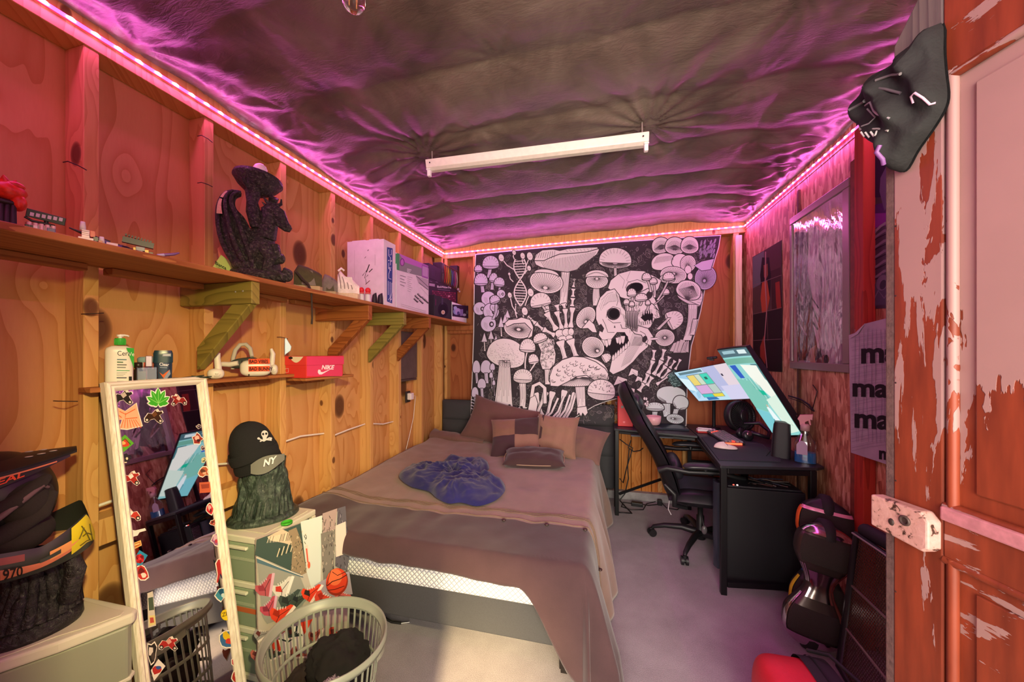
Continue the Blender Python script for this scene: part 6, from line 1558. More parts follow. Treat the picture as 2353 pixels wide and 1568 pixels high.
# ---- monitors
def screen(name, label, quad, bulge, th, draw, stand=None, grow=.012):
    """quad: four world points TL, TR, BR, BL of the lit area"""
    TL, TR, BR, BL_ = [V(p_) for p_ in quad]; c = (TL+TR+BR+BL_)/4
    nrm = (TR-TL).cross(BL_-TL).normalized(); nrm = nrm if nrm.dot(EYE-c) > 0 else -nrm
    t = thing(name, label, 'monitor', tuple(c))
    def f(u, v, lift=0.):
        p_ = TL.lerp(TR, u).lerp(BL_.lerp(BR, u), v); return p_-nrm*(bulge*(1-(2*u-1)**2)-lift)
    g = grow
    MB().shell(lambda u, v: f(-g+u*(1+2*g), -g*1.3+v*(1+3*g), -.0015), 20, 12, -nrm*th).build('housing', M('#0e0e10', .4), t)
    MB().shell(lambda u, v: f(.18+.64*u, .18+.64*v, -.002-th), 8, 6, -nrm*.035).build('back_bulge', M('#111113', .45), t)
    class SP:
        def __init__(s): s.k = 0; s.mb = MB(); s.m = []; s.ix = {}
        def col(s, c_, e):
            if (c_, e) not in s.ix: s.ix[c_, e] = len(s.m); s.m.append(flat(c_, e))
            return s.ix[c_, e]
        def poly(s, pts, c_, e=.72): s.k += 1; s.mb.add([f(u, v, .0006+s.k*.00006) for u, v in pts], [tuple(range(len(pts)))], s.col(c_, e)); return s
        def base(s, c_, e=1.): s.mb.grid(lambda u, v: f(u, v, .0004), 20, 12, s.col(c_, e)); return s
        def strip(s, u0, u1, v0, v1, c_, e=1.): s.k += 1; s.mb.grid(lambda u, v: f(lerp(u0, u1, u), lerp(v0, v1, v), .0006+s.k*.00006), max(1, int(abs(u1-u0)*20)), max(1, int(abs(v1-v0)*6)), s.col(c_, e)); return s
    s = SP(); draw(s); s.mb.build('lit_screen', s.m, t)
    return t, c, nrm
ES = .72
def draw_small(s):
    s.base('#b9dcec', ES).strip(0, .40, .12, 1, '#9cc8e4', ES).poly([(0, .2), (.16, .3), (.12, .7), (0, .6)], '#d8eef4', ES).poly([(0, .75), (.2, .6), (.34, .9), (.3, 1), (0, 1)], '#b8d8f0', ES).poly([(.2, .86), (.34, .8), (.42, .97), (.2, .99)], '#2f74b4', ES)
    s.strip(.52, .84, .0, .74, '#b4b8dc', ES).strip(.76, 1, .0, .6, '#e0d0d8', ES).strip(.62, 1, .60, 1, '#cfcce8', ES)
    s.strip(.06, .50, .04, .12, '#5f7f88', ES).strip(.16, .56, .16, .90, '#7a868c', ES)
    s.strip(.17, .30, .18, .50, '#e8d070', ES).strip(.31, .40, .18, .50, '#c8d8c0', ES).strip(.41, .55, .18, .50, '#44d0b4', ES).strip(.17, .40, .52, .78, '#d4a8d4', ES).strip(.41, .55, .52, .78, '#b8c8c0', ES).strip(.17, .36, .80, .89, '#40c8c4', ES).strip(.37, .55, .80, .89, '#e4d444', ES)
    s.strip(.77, .80, .26, .33, '#34344a', ES).strip(.45, .50, .28, .36, '#1c6a5a', ES)
def qpt(l): return [pt(x, y, Y=Y) for x, y, Y in l]
def draw_wide(s):
    s.base('#8fd0cc', ES).strip(0, 1, 0, .10, '#4a6a74', ES).strip(.1, .5, .02, .06, '#9cc0c8', ES).strip(.6, .9, .02, .07, '#d8e8e8', ES).strip(0, 1, .12, .19, '#6fae9a', ES)
    s.poly([(.4, .2), (.98, .22), (1, .56), (.78, .62), (.5, .42)], '#eef0e4', ES).poly([(.05, .2), (.24, .2), (.28, .36), (.14, .36)], '#2c5cc0', ES).poly([(.75, .2), (1, .2), (1, .40), (.9, .36)], '#3f7880', ES)
    s.poly([(0, .36), (.4, .40), (.6, .6), (.3, .75), (0, .7)], '#7fc4b4', ES)
    for i in range(16): u = .04+.035*i; s.poly([(u, .36+.01*(i % 4)), (u+.012, .36), (u+.10, .66+.02*(i % 3)), (u+.08, .68)], ('#4f9c94', '#b8e0d4', '#68b0a0')[i % 3], ES)
    s.poly([(.5, .62), (1, .56), (1, .96), (.6, .98)], '#d8ecdc', ES)
    for i in range(22): u = .55+.4*((i*37) % 100)/100; v = .62+.32*((i*61) % 100)/100; s.poly([(u, v), (u+.03, v+.008), (u+.05, v+.03), (u+.015, v+.02)], ('#a8d0b8', '#eef4e8', '#c4dcc8')[i % 3], ES)
    s.poly([(.48, .50), (.64, .52), (.66, .57), (.5, .56)], '#18b894', ES).poly([(.52, .52), (.6, .53), (.6, .545), (.52, .54)], '#b8f0e0', ES)
    s.poly([(.0, .7), (.3, .75), (.5, .9), (.4, 1), (0, 1)], '#7cc8d0', ES).poly([(.36, .70), (.44, .69), (.47, .74), (.52, .84), (.5, .96), (.38, .96), (.34, .82)], '#e8f4f4', ES).poly([(.39, .67), (.44, .67), (.45, .71), (.39, .71)], '#c8b8a0', ES)
    s.poly([(.3, .84), (.36, .82), (.38, .96), (.3, .98)], '#5fa8b4', ES)
small, sc_, sn = screen('small_monitor', 'small tilted monitor showing coloured windows, above the desk fan', qpt([(1549, 857, 3.37), (1670, 834, 3.19), (1731, 916, 3.09), (1606, 922, 3.27)]), 0, .014, draw_small)
wide, wc_, wn = screen('curved_monitor', 'large curved monitor showing a game scene, tilted at the right end of the desk', qpt([(1649, 806, 3.02), (1714, 799, 2.66), (1843, 1000, 2.50), (1782, 1004, 2.70)]), .012, .03, draw_wide)
# posts that carry them
a = sc_-sn*.05; MB().tube([a, a-sn*.05, V((a.x-sn.x*.09, 3.41, .95)), V((a.x-sn.x*.09, 3.41, .76))], .014, 10).build('arm', BL, small)
fx_ = V((a.x-sn.x*.09, 3.41, .7505)); MB(tr(*fx_)).lathe([(0, 0), (.05, 0), (.05, .01), (.02, .014), (0, .014)], 24).build('stand_foot', BL, small)
a = wc_-wn*.07; px_ = 1.195; MB().tube([a, a+V((.05, .0, -.02)), V((px_, 2.84, .95)), V((px_, 2.84, .76))], .018, 10).build('arm', BL, wide)
MB(tr(px_, 2.84, .7505)).lathe([(0, 0), (.038, 0), (.038, .01), (.02, .014), (0, .014)], 24).build('stand_foot', BL, wide)
wcp = (pt(1636, 826, Y=3.28)); t = thing('webcam', 'small black webcam on top of the small monitor', 'webcam', tuple(wcp))
MB(tr(*wcp)).cbox((0, 0, .012), (.075, .03, .022), R=rot('Y', -8) @ rot('Z', -25)).build('body', BL, t, bevel=.006); MB(tr(*wcp)).cyl((.0, -.012, .012), (-.008, -.02, .012), .009, n=14).build('lens', M('#3a3a50', .1), t); MB(tr(*wcp)).cbox((0, .004, -.006), (.03, .03, .012), R=rot('Z', -25)).build('clip', BL, t)
t = thing('monitor_cables', 'two thin black cables looping behind the curved monitor to the wall', 'cable', (1.2, 2.6, .9))
MB().tube([pt(1812, 910, X=1.20), pt(1840, 918, X=1.23), pt(1858, 930, X=1.235), pt(1870, 945, X=1.235)], .005, 7).build('cable', M('#15151a', .5), t)
MB().tube([pt(1812, 914, X=1.21), pt(1845, 926, X=1.238), pt(1866, 944, X=1.24), pt(1878, 900, X=1.243), pt(1868, 885, X=1.243)], .0025, 7).build('cable', M('#2c1c1c', .5), t)

# ================================================================ PC TOWER under the desk
PX0, PX1, PY0, PY1, PZ0, PZ1 = .735, 1.145, 2.42, 2.585, .02, .585
pc = thing('pc_tower', 'big black computer tower under the desk with a grille on its front', 'computer', ((PX0+PX1)/2, (PY0+PY1)/2, 0))
k = N('black_steel_panel'); k.set(col='#121215', rough=.6); k.bump(k.noise(k.obj(), 300, 2), .15, .002)
MB().box(PX0, PX1, PY0, PY1, PZ0, PZ1).build('case', k.m, pc, bevel=.004)
for x in (PX0+.05, PX1-.05):
    for y in (PY0+.05, PY1-.05): MB().box(x-.02, x+.02, y-.02, y+.02, 0, PZ0).build('foot', M('#0c0c0c', .7), pc)
MB().box(PX0+.012, PX1-.012, PY0+.012, PY1-.012, PZ1, PZ1+.012).build('top_panel', M('#26262b', .35, .2, bump=.5, bscale=300), pc, bevel=.004)
k = N('hatched_grille'); w_ = k.n('TexWave', wave_type='BANDS', bands_direction='DIAGONAL'); k.l(k.obj((1, 1, 1)), w_.inputs['Vector']); w_.inputs['Scale'].default_value = 42; k.l(k.ramp(w_.outputs['Fac'], [(.4, '#0c0c0e'), (.6, '#8c7c84')]), k.b.inputs['Base Color']); k.set(rough=.35, metal=.6); k.bump(w_.outputs['Fac'], .6, .004)
MB().box(PX0-.010, PX0-.0005, PY0+.006, PY0+.07, .06, PZ1-.02).build('front_grille', k.m, pc, bevel=.002)
b = MB(); b.shell(lambda u, v: (PX0-.028-.012*sin(pi*u), lerp(PY0+.075, PY1-.005, u), lerp(.05, PZ1, v)), 14, 6, (.016, 0, 0)); b.build('front_panel', M('#4c5460', .25, .4), pc)
for i, x in enumerate((PX0+.045, PX0+.065)): MB().ell((x, PY0+.02, PZ1+.014), (.005, .005, .003), 10, 6).build('indicator_light', flat(('#ff4a3a', '#ffd8d0')[i], 3.), pc)
# tangle of leads on top of the case
for i in range(4):
    r = random.Random(i+3); MB().tube([(PX0+.18+.05*i, PY0+.06+.02*sin(i*2), PZ1+.016)]+[(PX0+.15+.05*j+.02*r.uniform(-1, 1), PY0+.06+.03*r.uniform(-1, 1)+.015*i, PZ1+.018+.006*i) for j in range(5)], .004, 6).build('lead', M(('#4a2a28', '#1c1c20', '#5a4a48', '#2c2c40')[i], .5), pc)

# ================================================================ GAMING CHAIR
ch = thing('gaming_chair', 'black high-backed gaming chair on castors, pushed in at the desk', 'chair', (.70, 2.865, 0), -4)
LE = M('#1c1c20', .38, noise=.1, nscale=30); LE2 = M('#2a2a2f', .35); BLUE_LIT = M('#3c4a50', .4)  # grey teal puts the blue light on the inner faces into their colour
def chb(): return MB()
b = chb(); b.lathe([(0, .055), (.034, .055), (.036, .11), (.026, .13), (.026, .22), (.018, .225), (.018, .31), (0, .31)], 20); b.build('gas_lift', BL, ch, local=True)
cast = None
for i in range(5):
    a = rad(172+72*i); c_, s_ = cos(a), sin(a)
    chb().tube([(.02*c_, .02*s_, .098), (.12*c_, .12*s_, .112), (.24*c_, .24*s_, .098), (.315*c_, .315*s_, .074), (.325*c_, .325*s_, .06)], [.026, .022, .018, .014, .012], 10).build('base_arm', BL, ch, local=True)
    if cast is None:
        b = MB(); b.cyl((0, -.022, .028), (0, -.006, .028), .028, n=18); b.cyl((0, .006, .028), (0, .022, .028), .028, n=18); b.cyl((0, -.006, .028), (0, .006, .028), .016, n=12); b.box(-.014, .014, -.010, .010, .030, .062); o = b.build('castor', BL, ch, local=True, bevel=.003); cast = o.data
    else:
        o = bpy.data.objects.new('castor', cast); COL.objects.link(o); o.parent = ch; m_ = o.modifiers.new('bevel', 'BEVEL'); m_.width = .003; m_.limit_method = 'ANGLE'
    o.location = (.327*c_, .327*s_, 0); o.rotation_euler = (0, 0, a+.5)
chb().box(-.13, .14, -.10, .10, .312, .335).build('mechanism', M('#303236', .4, .4), ch, local=True, bevel=.004)
chb().tube([(-.02, -.10, .32), (-.02, -.17, .28), (-.01, -.20, .22)], [.006, .006, .006], 8).build('lever', BL, ch, local=True)
chb().ell((-.01, -.20, .205), (.018, .014, .03), 12, 8).build('lever_paddle', M('#5a5558', .3), ch, local=True)
def seat(u, v):
    a, b_ = 2*u-1, 2*v-1; return (a*.255+.02, b_*.25, .395+.055*(1-abs(a)**4)*(1-abs(b_)**6)**.5+.018*abs(b_)**3*(1-abs(b_)**8)-.012*math.exp(-((a-.2)/.5)**2-(b_/.5)**2))
b = chb(); b.grid(seat, 22, 22); b.grid(lambda u, v: (lerp(.275, -.235, u), (2*v-1)*.25, .395-.056*(1-abs(2*u-1)**6)*(1-abs(2*v-1)**6)), 18, 18); b.build('seat', LE, ch, local=True)
b = chb(); b.grid(lambda u, v: V(seat(.12+.8*u, .22+.56*v))+V((0, 0, .003)), 10, 10); lab(b.build('seat_lit_face', BLUE_LIT, ch, local=True), 'seat centre with blue light put into its grey teal colour')
# backrest: side outline in the chair's xz plane
def bk(v): return V((lerp(-.20, -.555, v)+.035*sin(pi*v*1.5)*(1 if v < .67 else .2), 0, lerp(.36, 1.155, v)))
def wid(v): return .235+.045*sin(pi*min(1, v/.62)*.9)-.02 if v < .62 else lerp(.235, .135, min(1, (v-.62)/.10)) if v < .72 else lerp(.135, .155, min(1, (v-.72)/.12)) if v < .84 else lerp(.155, .10, ((v-.84)/.16)**2)
def back(sgn):
    def f(u, v):
        a = 2*u-1; w_ = wid(v); p_ = bk(v); wing = .055*abs(a)**3
        return p_+V((.91, 0, .41))*(sgn*.040*(1-abs(a)**5)**.5*(1-abs(2*v-1)**14)+wing*(1 if sgn > 0 else .85))+V((0, a*w_, 0))
    return f
b = chb(); b.grid(back(1), 22, 40); g_ = back(-1); b.grid(lambda u, v: g_(1-u, v), 22, 40); b.build('backrest', LE, ch, local=True)
b = chb(); f_ = back(1); b.grid(lambda u, v: f_(.25+.5*u, .1+.55*v)+V((.003, 0, .002)), 12, 16); lab(b.build('back_lit_face', BLUE_LIT, ch, local=True), 'backrest centre with blue light put into its grey teal colour')
b = chb(); c_ = bk(.80)+V((.055, 0, .03)); b.ell(c_, (.04, .12, .065), 20, 12, R=rot('Y', -22), p=.8); b.build('head_cushion', LE2, ch, local=True)
b = chb(); c_ = bk(.22)+V((.075, 0, .03)); b.ell(c_, (.05, .16, .085), 20, 12, R=rot('Y', -18), p=.8); b.build('lumbar_cushion', LE2, ch, local=True)
for s_ in (-1, 1):
    chb().tube([(-.26, s_*.245, .50), (-.20, s_*.27, .45), (-.20, s_*.255, .37), (-.12, s_*.22, .345)], [.012, .018, .018, .012], 10).build('recliner_bracket', BL, ch, local=True)
    b = chb(); b.tube([(-.30, s_*.27, .60), (-.25, s_*.285, .625), (-.12, s_*.30, .615), (.06, s_*.30, .625), (.20, s_*.29, .60), (.22, s_*.275, .52), (.12, s_*.255, .44), (.05, s_*.24, .36)], [.022, .020, .016, .015, .015, .015, .015, .014], 10); b.build('arm_loop', BL, ch, local=True)
    b = chb(); b.grid(lambda u, v: (lerp(-.16, .17, u), s_*.30+.046*cos(2*pi*v)*(1-abs(2*u-1)**6)**.5, .662+.020*sin(2*pi*v)*(1-abs(2*u-1)**6)**.5-.012*(2*u-1)**2), 18, 14); b.build('arm_pad', LE2, ch, local=True)
    chb().tube([(-.02, s_*.295, .62), (-.02, s_*.298, .65)], .016, 10).build('arm_post', BL, ch, local=True)
chb().tube([(-.21, -.06, .34), (-.22, -.06, .26), (-.20, -.055, .22)], .003, 6).build('strap', M('#d8d0d4', .6), ch, local=True)

# ================================================================ cables and power brick under the desk wing
cb = M('#141416', .5)
t = thing('power_brick', 'black power brick with cords lying on the floor under the desk wing', 'power brick', tuple(pt(1464, 1158, Z=.02)))
p = pt(1464, 1158, Z=.02); p.z = 0
MB(tr(*p) @ rot('Z', -6)).box(-.05, .05, -.025, .025, 0, .034).build('brick', cb, t, bevel=.006)
F = lambda x, y, z=.006: pt(x, y, Z=z)
MB().tube([p+V((.05, 0, .017)), F(1490, 1162), F(1510, 1160)], .004, 6).build('cord', cb, t)
MB().tube([p+V((-.05, 0, .017)), F(1432, 1155), F(1428, 1165), F(1450, 1172), F(1478, 1172), F(1486, 1158), F(1512, 1152)], .004, 6).build('cord', cb, t)
t = thing('desk_cables', 'tangled black cables hanging under the desk wing to the floor', 'cable', (.2, 3.4, 0))
for pts_ in ([(1424, 1010, 3.42), (1440, 1022, 3.44), (1454, 1030, 3.42), (1448, 1050, 3.40), (1440, 1075, 3.40), (1432, 1110, 3.42), (1424, 1100, 3.42)], [(1450, 1012, 3.45), (1444, 1030, 3.44), (1456, 1038, 3.44), (1470, 1036, 3.46), (1478, 1030, 3.47)], [(1446, 1030, 3.43), (1442, 1070, 3.42), (1444, 1100, 3.42), (1436, 1135, 3.42), (1424, 1150, 3.40)]):
    MB().tube([pt(x, y, Y=Y) for x, y, Y in pts_], .005, 6).build('cable', cb, t)
MB().tube([F(1424, 1150, .02), F(1438, 1166), F(1452, 1180), F(1420, 1178), F(1418, 1168)], .005, 6).build('cable', cb, t)
MB().tube([F(1502, 1152), F(1512, 1140, .03), F(1530, 1138, .04), F(1540, 1150), F(1512, 1156)], .005, 6).build('cable', cb, t)
t = thing('power_strip', 'small black adapter and cord under the chair by the concrete curb', 'adapter', tuple(F(1516, 1160)))
p = F(1516, 1160); p.z = 0; MB(tr(*p)).box(-.02, .02, -.015, .015, 0, .05).build('adapter', cb, t, bevel=.005); MB().tube([p+V((.02, 0, .02)), F(1532, 1168), F(1556, 1172), F(1572, 1160)], .004, 6).build('cord', cb, t)

# ================================================================ POSTERS on the right wall
CR3 = (1680, 400, 420/941)
def sheet(name, label, cat, X, px_, col, th=.0015, crop=CR3):
    ps = [pt(crop[0]+x*crop[2], crop[1]+y*crop[2], X=X) for x, y in px_]; c = sum(ps, V())/len(ps)
    t = thing(name, label, cat, tuple(c)); b = MB(); n_ = len(ps); b.add(ps+[p_+V((th, 0, 0)) for p_ in ps], [tuple(range(n_)), tuple(range(2*n_-1, n_-1, -1))]+[(i, i+n_, (i+1) % n_+n_, (i+1) % n_) for i in range(n_)]); b.build('paper', M(col, .55, noise=.12, nscale=9), t); return t
XP = XR-.004
t = sheet('poster', 'dark folded poster of a figure with long dark hair, left of the framed picture', 'poster', XP, [(110, 428), (185, 385), (260, 340), (264, 700), (262, 1020), (185, 1016), (112, 905)], '#3a2a28')
p = Print((XP, 0, 0), (-1, 0, 0), crop=CR3)
p.poly([(112, 428), (258, 343), (260, 520), (112, 560)], '#4c3230').poly([(112, 430), (170, 396), (168, 560), (112, 590)], '#5f6a66').poly([(160, 430), (196, 430), (206, 520), (200, 640), (160, 640), (150, 520)], '#17110f').poly([(168, 470), (188, 462), (190, 520), (180, 545), (170, 530)], '#8c4c34').poly([(160, 560), (186, 548), (200, 640), (186, 708), (160, 716), (152, 640)], '#a8502e')
p.poly([(205, 500), (255, 480), (262, 690), (210, 700)], '#3a2420').poly([(228, 560), (250, 552), (254, 620), (262, 740), (244, 748), (232, 660)], '#8c3424').poly([(114, 725), (200, 706), (262, 690), (262, 1018), (190, 1012), (116, 905)], '#241c1c').poly([(150, 890), (170, 830), (180, 940), (176, 980), (150, 940)], '#8c3c28')
for pts_ in ([(112, 575), (262, 520)], [(112, 722), (262, 688)], [(112, 858), (262, 850)]): p.line(pts_, 2.5, '#7a6460')
p.line([(178, 400), (176, 560), (184, 700), (172, 860), (186, 1000)], 4, '#b08c84').line([(183, 400), (181, 560), (190, 860)], 2, '#6c5450')
p.build('poster_print', t)
# framed picture in wrinkled plastic
q_ = [(300, 238), (592, 18), (606, 1022), (312, 1004)]
ps = [pt(CR3[0]+x*CR3[2], CR3[1]+y*CR3[2], X=XR-.022) for x, y in q_]
ym0, ym1 = max(p_.y for p_ in ps), min(p_.y for p_ in ps); zt_ = (ps[0].z+ps[1].z)/2; zb_ = (ps[2].z+ps[3].z)/2
fr = thing('framed_picture', 'framed picture wrapped in glossy wrinkled plastic on the right wall', 'picture', (XR-.01, (ym0+ym1)/2, zb_))
FRM = M('#8c7a78', .35, .3)
for (y0, y1, z0, z1) in ((ym1, ym0, zt_-.045, zt_), (ym1, ym0, zb_, zb_+.045), (ym0-.03, ym0, zb_+.046, zt_-.046), (ym1, ym1+.055, zb_+.046, zt_-.046)): MB().box(XR-.022, XR-.0005, y0, y1, z0, z1).build('frame_rail', FRM, fr, bevel=.004)
MB().box(XR-.010, XR-.0008, ym1+.05, ym0-.025, zb_+.04, zt_-.04).build('backing', M('#b9adb2', .6, noise=.1, nscale=8), fr)
p = Print((XR-.010, 0, 0), (-1, 0, 0), crop=CR3)
p.poly([(400, 300), (560, 200), (572, 960), (500, 980), (450, 760), (390, 590)], '#dccdd4').poly([(330, 300), (400, 300), (395, 500), (420, 640), (470, 960), (340, 960)], '#5c585c')
for i in range(26):
    r = random.Random(i); x0 = 400+r.uniform(0, 150); p.line([(x0, 330+r.uniform(-60, 60)), (x0-14+r.uniform(0, 30), 560), (x0+10+r.uniform(-20, 30), 760), (x0+30, 900)], r.uniform(3, 9), r.choice(('#c4b2bc', '#e8d8de', '#b0a2ac')))
for i in range(22):
    r = random.Random(i+90); x0 = 325+r.uniform(0, 110); y0_ = 560+r.uniform(0, 360); p.line([(x0, y0_), (x0+r.uniform(-10, 40), y0_+r.uniform(30, 80))], r.uniform(4, 10), r.choice(('#8c6a60', '#4a4448', '#b0a0a4', '#6a4a44', '#34303c')))
p.poly([(392, 960), (410, 900), (440, 880), (430, 930), (440, 980)], '#c8a898').poly([(440, 960), (480, 930), (500, 950), (500, 985), (440, 985)], '#8c5a60').ell(492, 955, 14, 24, '#34242c').ell(380, 930, 18, 24, '#5a3c38')
p.build('picture_print', fr)
k = N('wrinkled_clear_film'); k.clear(.10, .08, normal=k.noise(k.obj((1, 5, 1.4)), 3, 3, .5, 1.2))
MB().shell(lambda u, v: (XR-.016-.004*nz(u*4, v*5, 1)-.003*nz(u*9+v*6, v*2, 4), lerp(ym1+.04, ym0-.02, u), lerp(zb_+.035, zt_-.035, v)), 40, 60, (.0012, 0, 0)).build('plastic_film', k.m, fr)
# purple skeleton poster
t = sheet('poster', 'purple poster of skeleton ribs beside the door edge', 'poster', XP, [(640, -300), (860, -300), (862, 690), (700, 695), (690, 400)], '#352c3e')
p = Print((XP, 0, 0), (-1, 0, 0), crop=CR3)
p.poly([(678, -290), (820, -290), (820, 120), (684, 120)], '#2a1a3a').poly([(690, 200), (820, 170), (820, 260), (690, 290)], '#7c2c8c').poly([(690, 170), (820, 140), (820, 200), (690, 205)], '#4a2260')
bn = '#77687c'
p.poly([(770, 20), (800, -40), (815, 60), (815, 150), (790, 190), (765, 90)], '#5f4a70')
for i in range(7): y = 300+i*52; p.line([(712, y+50-i*4), (750, y+20), (790, y-8), (822, y-14)], (9, 16), bn); p.line([(716, y+58-i*4), (755, y+30), (822, y-2)], 4, '#241c2c')
p.line([(705, 370), (740, 300), (770, 270), (800, 250)], 12, '#8c7c90').ell(708, 372, 12, 12, bn).ell(740, 296, 10, 10, bn)
p.poly([(700, 410), (725, 470), (735, 560), (715, 600), (700, 560)], '#57506a').poly([(720, 600), (780, 510), (815, 520), (815, 670), (740, 680)], '#4c465c').ell(780, 560, 30, 42, '#6c6278', 20).ell(784, 570, 16, 26, '#3a3446', 20).line([(730, 660), (760, 600), (790, 640), (815, 600)], 8, '#6a6078')
p.build('poster_print', t)
# pale printed sheet with big letters
XN = 1.192
t = sheet('paper_sheet', 'pale newspaper-like sheet with big black letters, pinned beside the door', 'poster', XN, [(606, 830), (640, 818), (686, 772), (824, 737), (960, 712), (990, 1560), (828, 1505), (617, 1435)], '#a59aa6')
p = Print((XN, 0, 0), (-1, 0, 0), crop=CR3)
for i in range(39):
    r = random.Random(i); y = 812+i*15.5; p.line([(618+8*r.random(), y+18+i*.2), (720, y+4), (830, y-10)], 2.2, '#968a98' if i % 3 else '#b8adb8')
for i in range(9): r = random.Random(i+40); x = 640+i*22; p.line([(x, 800), (x+r.uniform(-12, 12), 1080), (x+r.uniform(-10, 10), 1380)], 2., '#8f8492')
IK = '#1c1218'
for s_, x, y, h, wd, an in (('may', 668, 972, 104, 1.0, -2.), ('may', 624, 1142, 92, 1.08, 2), ('may', 634, 1302, 98, 1.02, 4), ('may', 762, 1466, 62, .9, 7)): p.text(s_, x, y, h*1.0, IK, an, wid=wd*1.25*.88, bold=.035)
p.build('lettering', t)
b = MB(); fpx = [(606, 832), (606, 772), (686, 770), (640, 820)]; ps = [pt(CR3[0]+x*CR3[2], CR3[1]+y*CR3[2], X=XN-.004) for x, y in [(606, 850), (690, 768), (650, 826)]]
b.add(ps+[p_+V((.0008, 0, 0)) for p_ in ps], [(0, 1, 2), (5, 4, 3), (0, 3, 4, 1), (1, 4, 5, 2), (2, 5, 3, 0)]); b.build('folded_corner', M('#b3a6b2', .6), t)

# ================================================================ HOVERBOARDS standing on end
def hover(name, label, base, lean, rz, Lh, cols):
    """two wheel pods and a waist; local z runs along the board"""
    t = thing(name, label, 'hoverboard', base, 0, 'hoverboards standing on end'); Mx = tr(*base) @ rot('Z', rz) @ rot('X', lean[0]) @ rot('Y', lean[1])
    for s_, z0 in ((0, .0), (1, Lh)):
        zc = .085 if s_ == 0 else Lh-.085
        MB(Mx @ tr(0, 0, zc)).lathe([(.02, -.03), (.070, -.034), (.083, -.02), (.084, 0), (.083, .02), (.070, .034), (.02, .03), (.02, -.03)], 32).build('tyre', M('#141312', .8, bump=.3), t) if 0 else None
        m_ = MB(Mx @ tr(0, .01, zc+(-.005 if s_ == 0 else .005)) @ rot('Y', 90)); m_.lathe([(.03, -.024), (.066, -.028), (.080, -.018), (.082, 0), (.080, .018), (.066, .028), (.03, .024), (.03, -.024)], 32); m_.build('tyre', M('#15120f', .75, bump=.4), t)
        m_ = MB(Mx @ tr(0, .01, zc) @ rot('Y', 90)); m_.lathe([(0, -.026), (.03, -.026), (.034, 0), (.03, .026), (0, .026)], 20); m_.build('wheel_hub', M('#4a4a4e', .3, .7), t)
    zz = .17
    def body(u, v):
        z = lerp(.02, Lh-.02, v); f = abs(2*v-1); g = min(1, f/.55); g = g*g*(3-2*g); e = (1-max(0, (f-.62)/.38)**2.6)**.5 if f < 1 else 0; w_ = (.050+.062*g)*max(.25, e); d_ = (.030+.030*g)*max(.3, e); a = 2*pi*u
        def sg(c_): return math.copysign(abs(c_)**.6, c_)
        return (w_*sg(cos(a)), -.012+d_*sg(sin(a)), z)
    MB(Mx).grid(body, 36, 40).build('shell', cols['body'], t)
    def patch_(u0, u1, v0, v1, m, nm, lift=.003, lb=None):
        b_ = MB(Mx); c0 = lambda v: V((0, -.012, lerp(.02, Lh-.02, v)))
        b_.grid(lambda u, v: (lambda p_, c_: p_+(p_-c_).normalized()*lift)(V(body(lerp(u0, u1, u), lerp(v0, v1, v))), c0(lerp(v0, v1, v))), 14, 10); o = b_.build(nm, m, t)
        if lb: o['label'] = lb
    for a in cols['patches']: patch_(*a)
    return t, Mx
GRIT = M('#2a221c', .9, bump=.6, bscale=240); CHROME = M('#c8bcc0', .14, 1.); REDP = M('#e0302c', .35); ORP = M('#e8702c', .35); BLUP = M('#1f6cc0', .35); YLP = M('#d8c02c', .4)
hover('hoverboard', 'black hoverboard with red, blue and yellow trim, standing on end by the computer tower', (1.04, 2.13, .012), (-7, 6), -14, .66,
      dict(body=M('#1b1817', .45), patches=[(.58, .92, .66, .90, GRIT, 'foot_pad', .003), (.58, .92, .10, .34, GRIT, 'foot_pad', .003), (.50, .57, .62, .92, ORP, 'trim', .004, 'orange trim strip'), (.51, .99, .55, .64, REDP, 'trim', .004, 'red waist band'), (.5, 1., .40, .52, BLUP, 'trim', .004, 'blue waist band'), (.51, .57, .10, .36, YLP, 'trim', .004, 'yellow trim strip'), (.52, .98, .905, .93, M('#f0a0c0', .2, .3), 'trim', .004, 'pink trim strip')]))
hover('hoverboard', 'shiny chrome hoverboard leaning beside the black mesh panel', (.935, 1.975, .012), (-7, 10), -8, .60,
      dict(body=M('#4a3e3a', .3, .6), patches=[(.60, .90, .68, .90, GRIT, 'foot_pad', .003), (.60, .90, .12, .32, GRIT, 'foot_pad', .003), (.66, .84, .40, .62, CHROME, 'chrome_wing', .008), (.50, 1., .01, .10, CHROME, 'chrome_fender', .005), (.50, 1., .92, .99, CHROME, 'chrome_fender', .005), (.52, .58, .10, .42, CHROME, 'chrome_edge', .005), (.86, .98, .10, .66, CHROME, 'chrome_edge', .005)]+[(.56+.03*i, .575+.03*i, .52, .66, CHROME, 'wing_feather', .006) for i in range(3)]+[(.87+.03*i, .885+.03*i, .52, .66, CHROME, 'wing_feather', .006) for i in range(3)]))

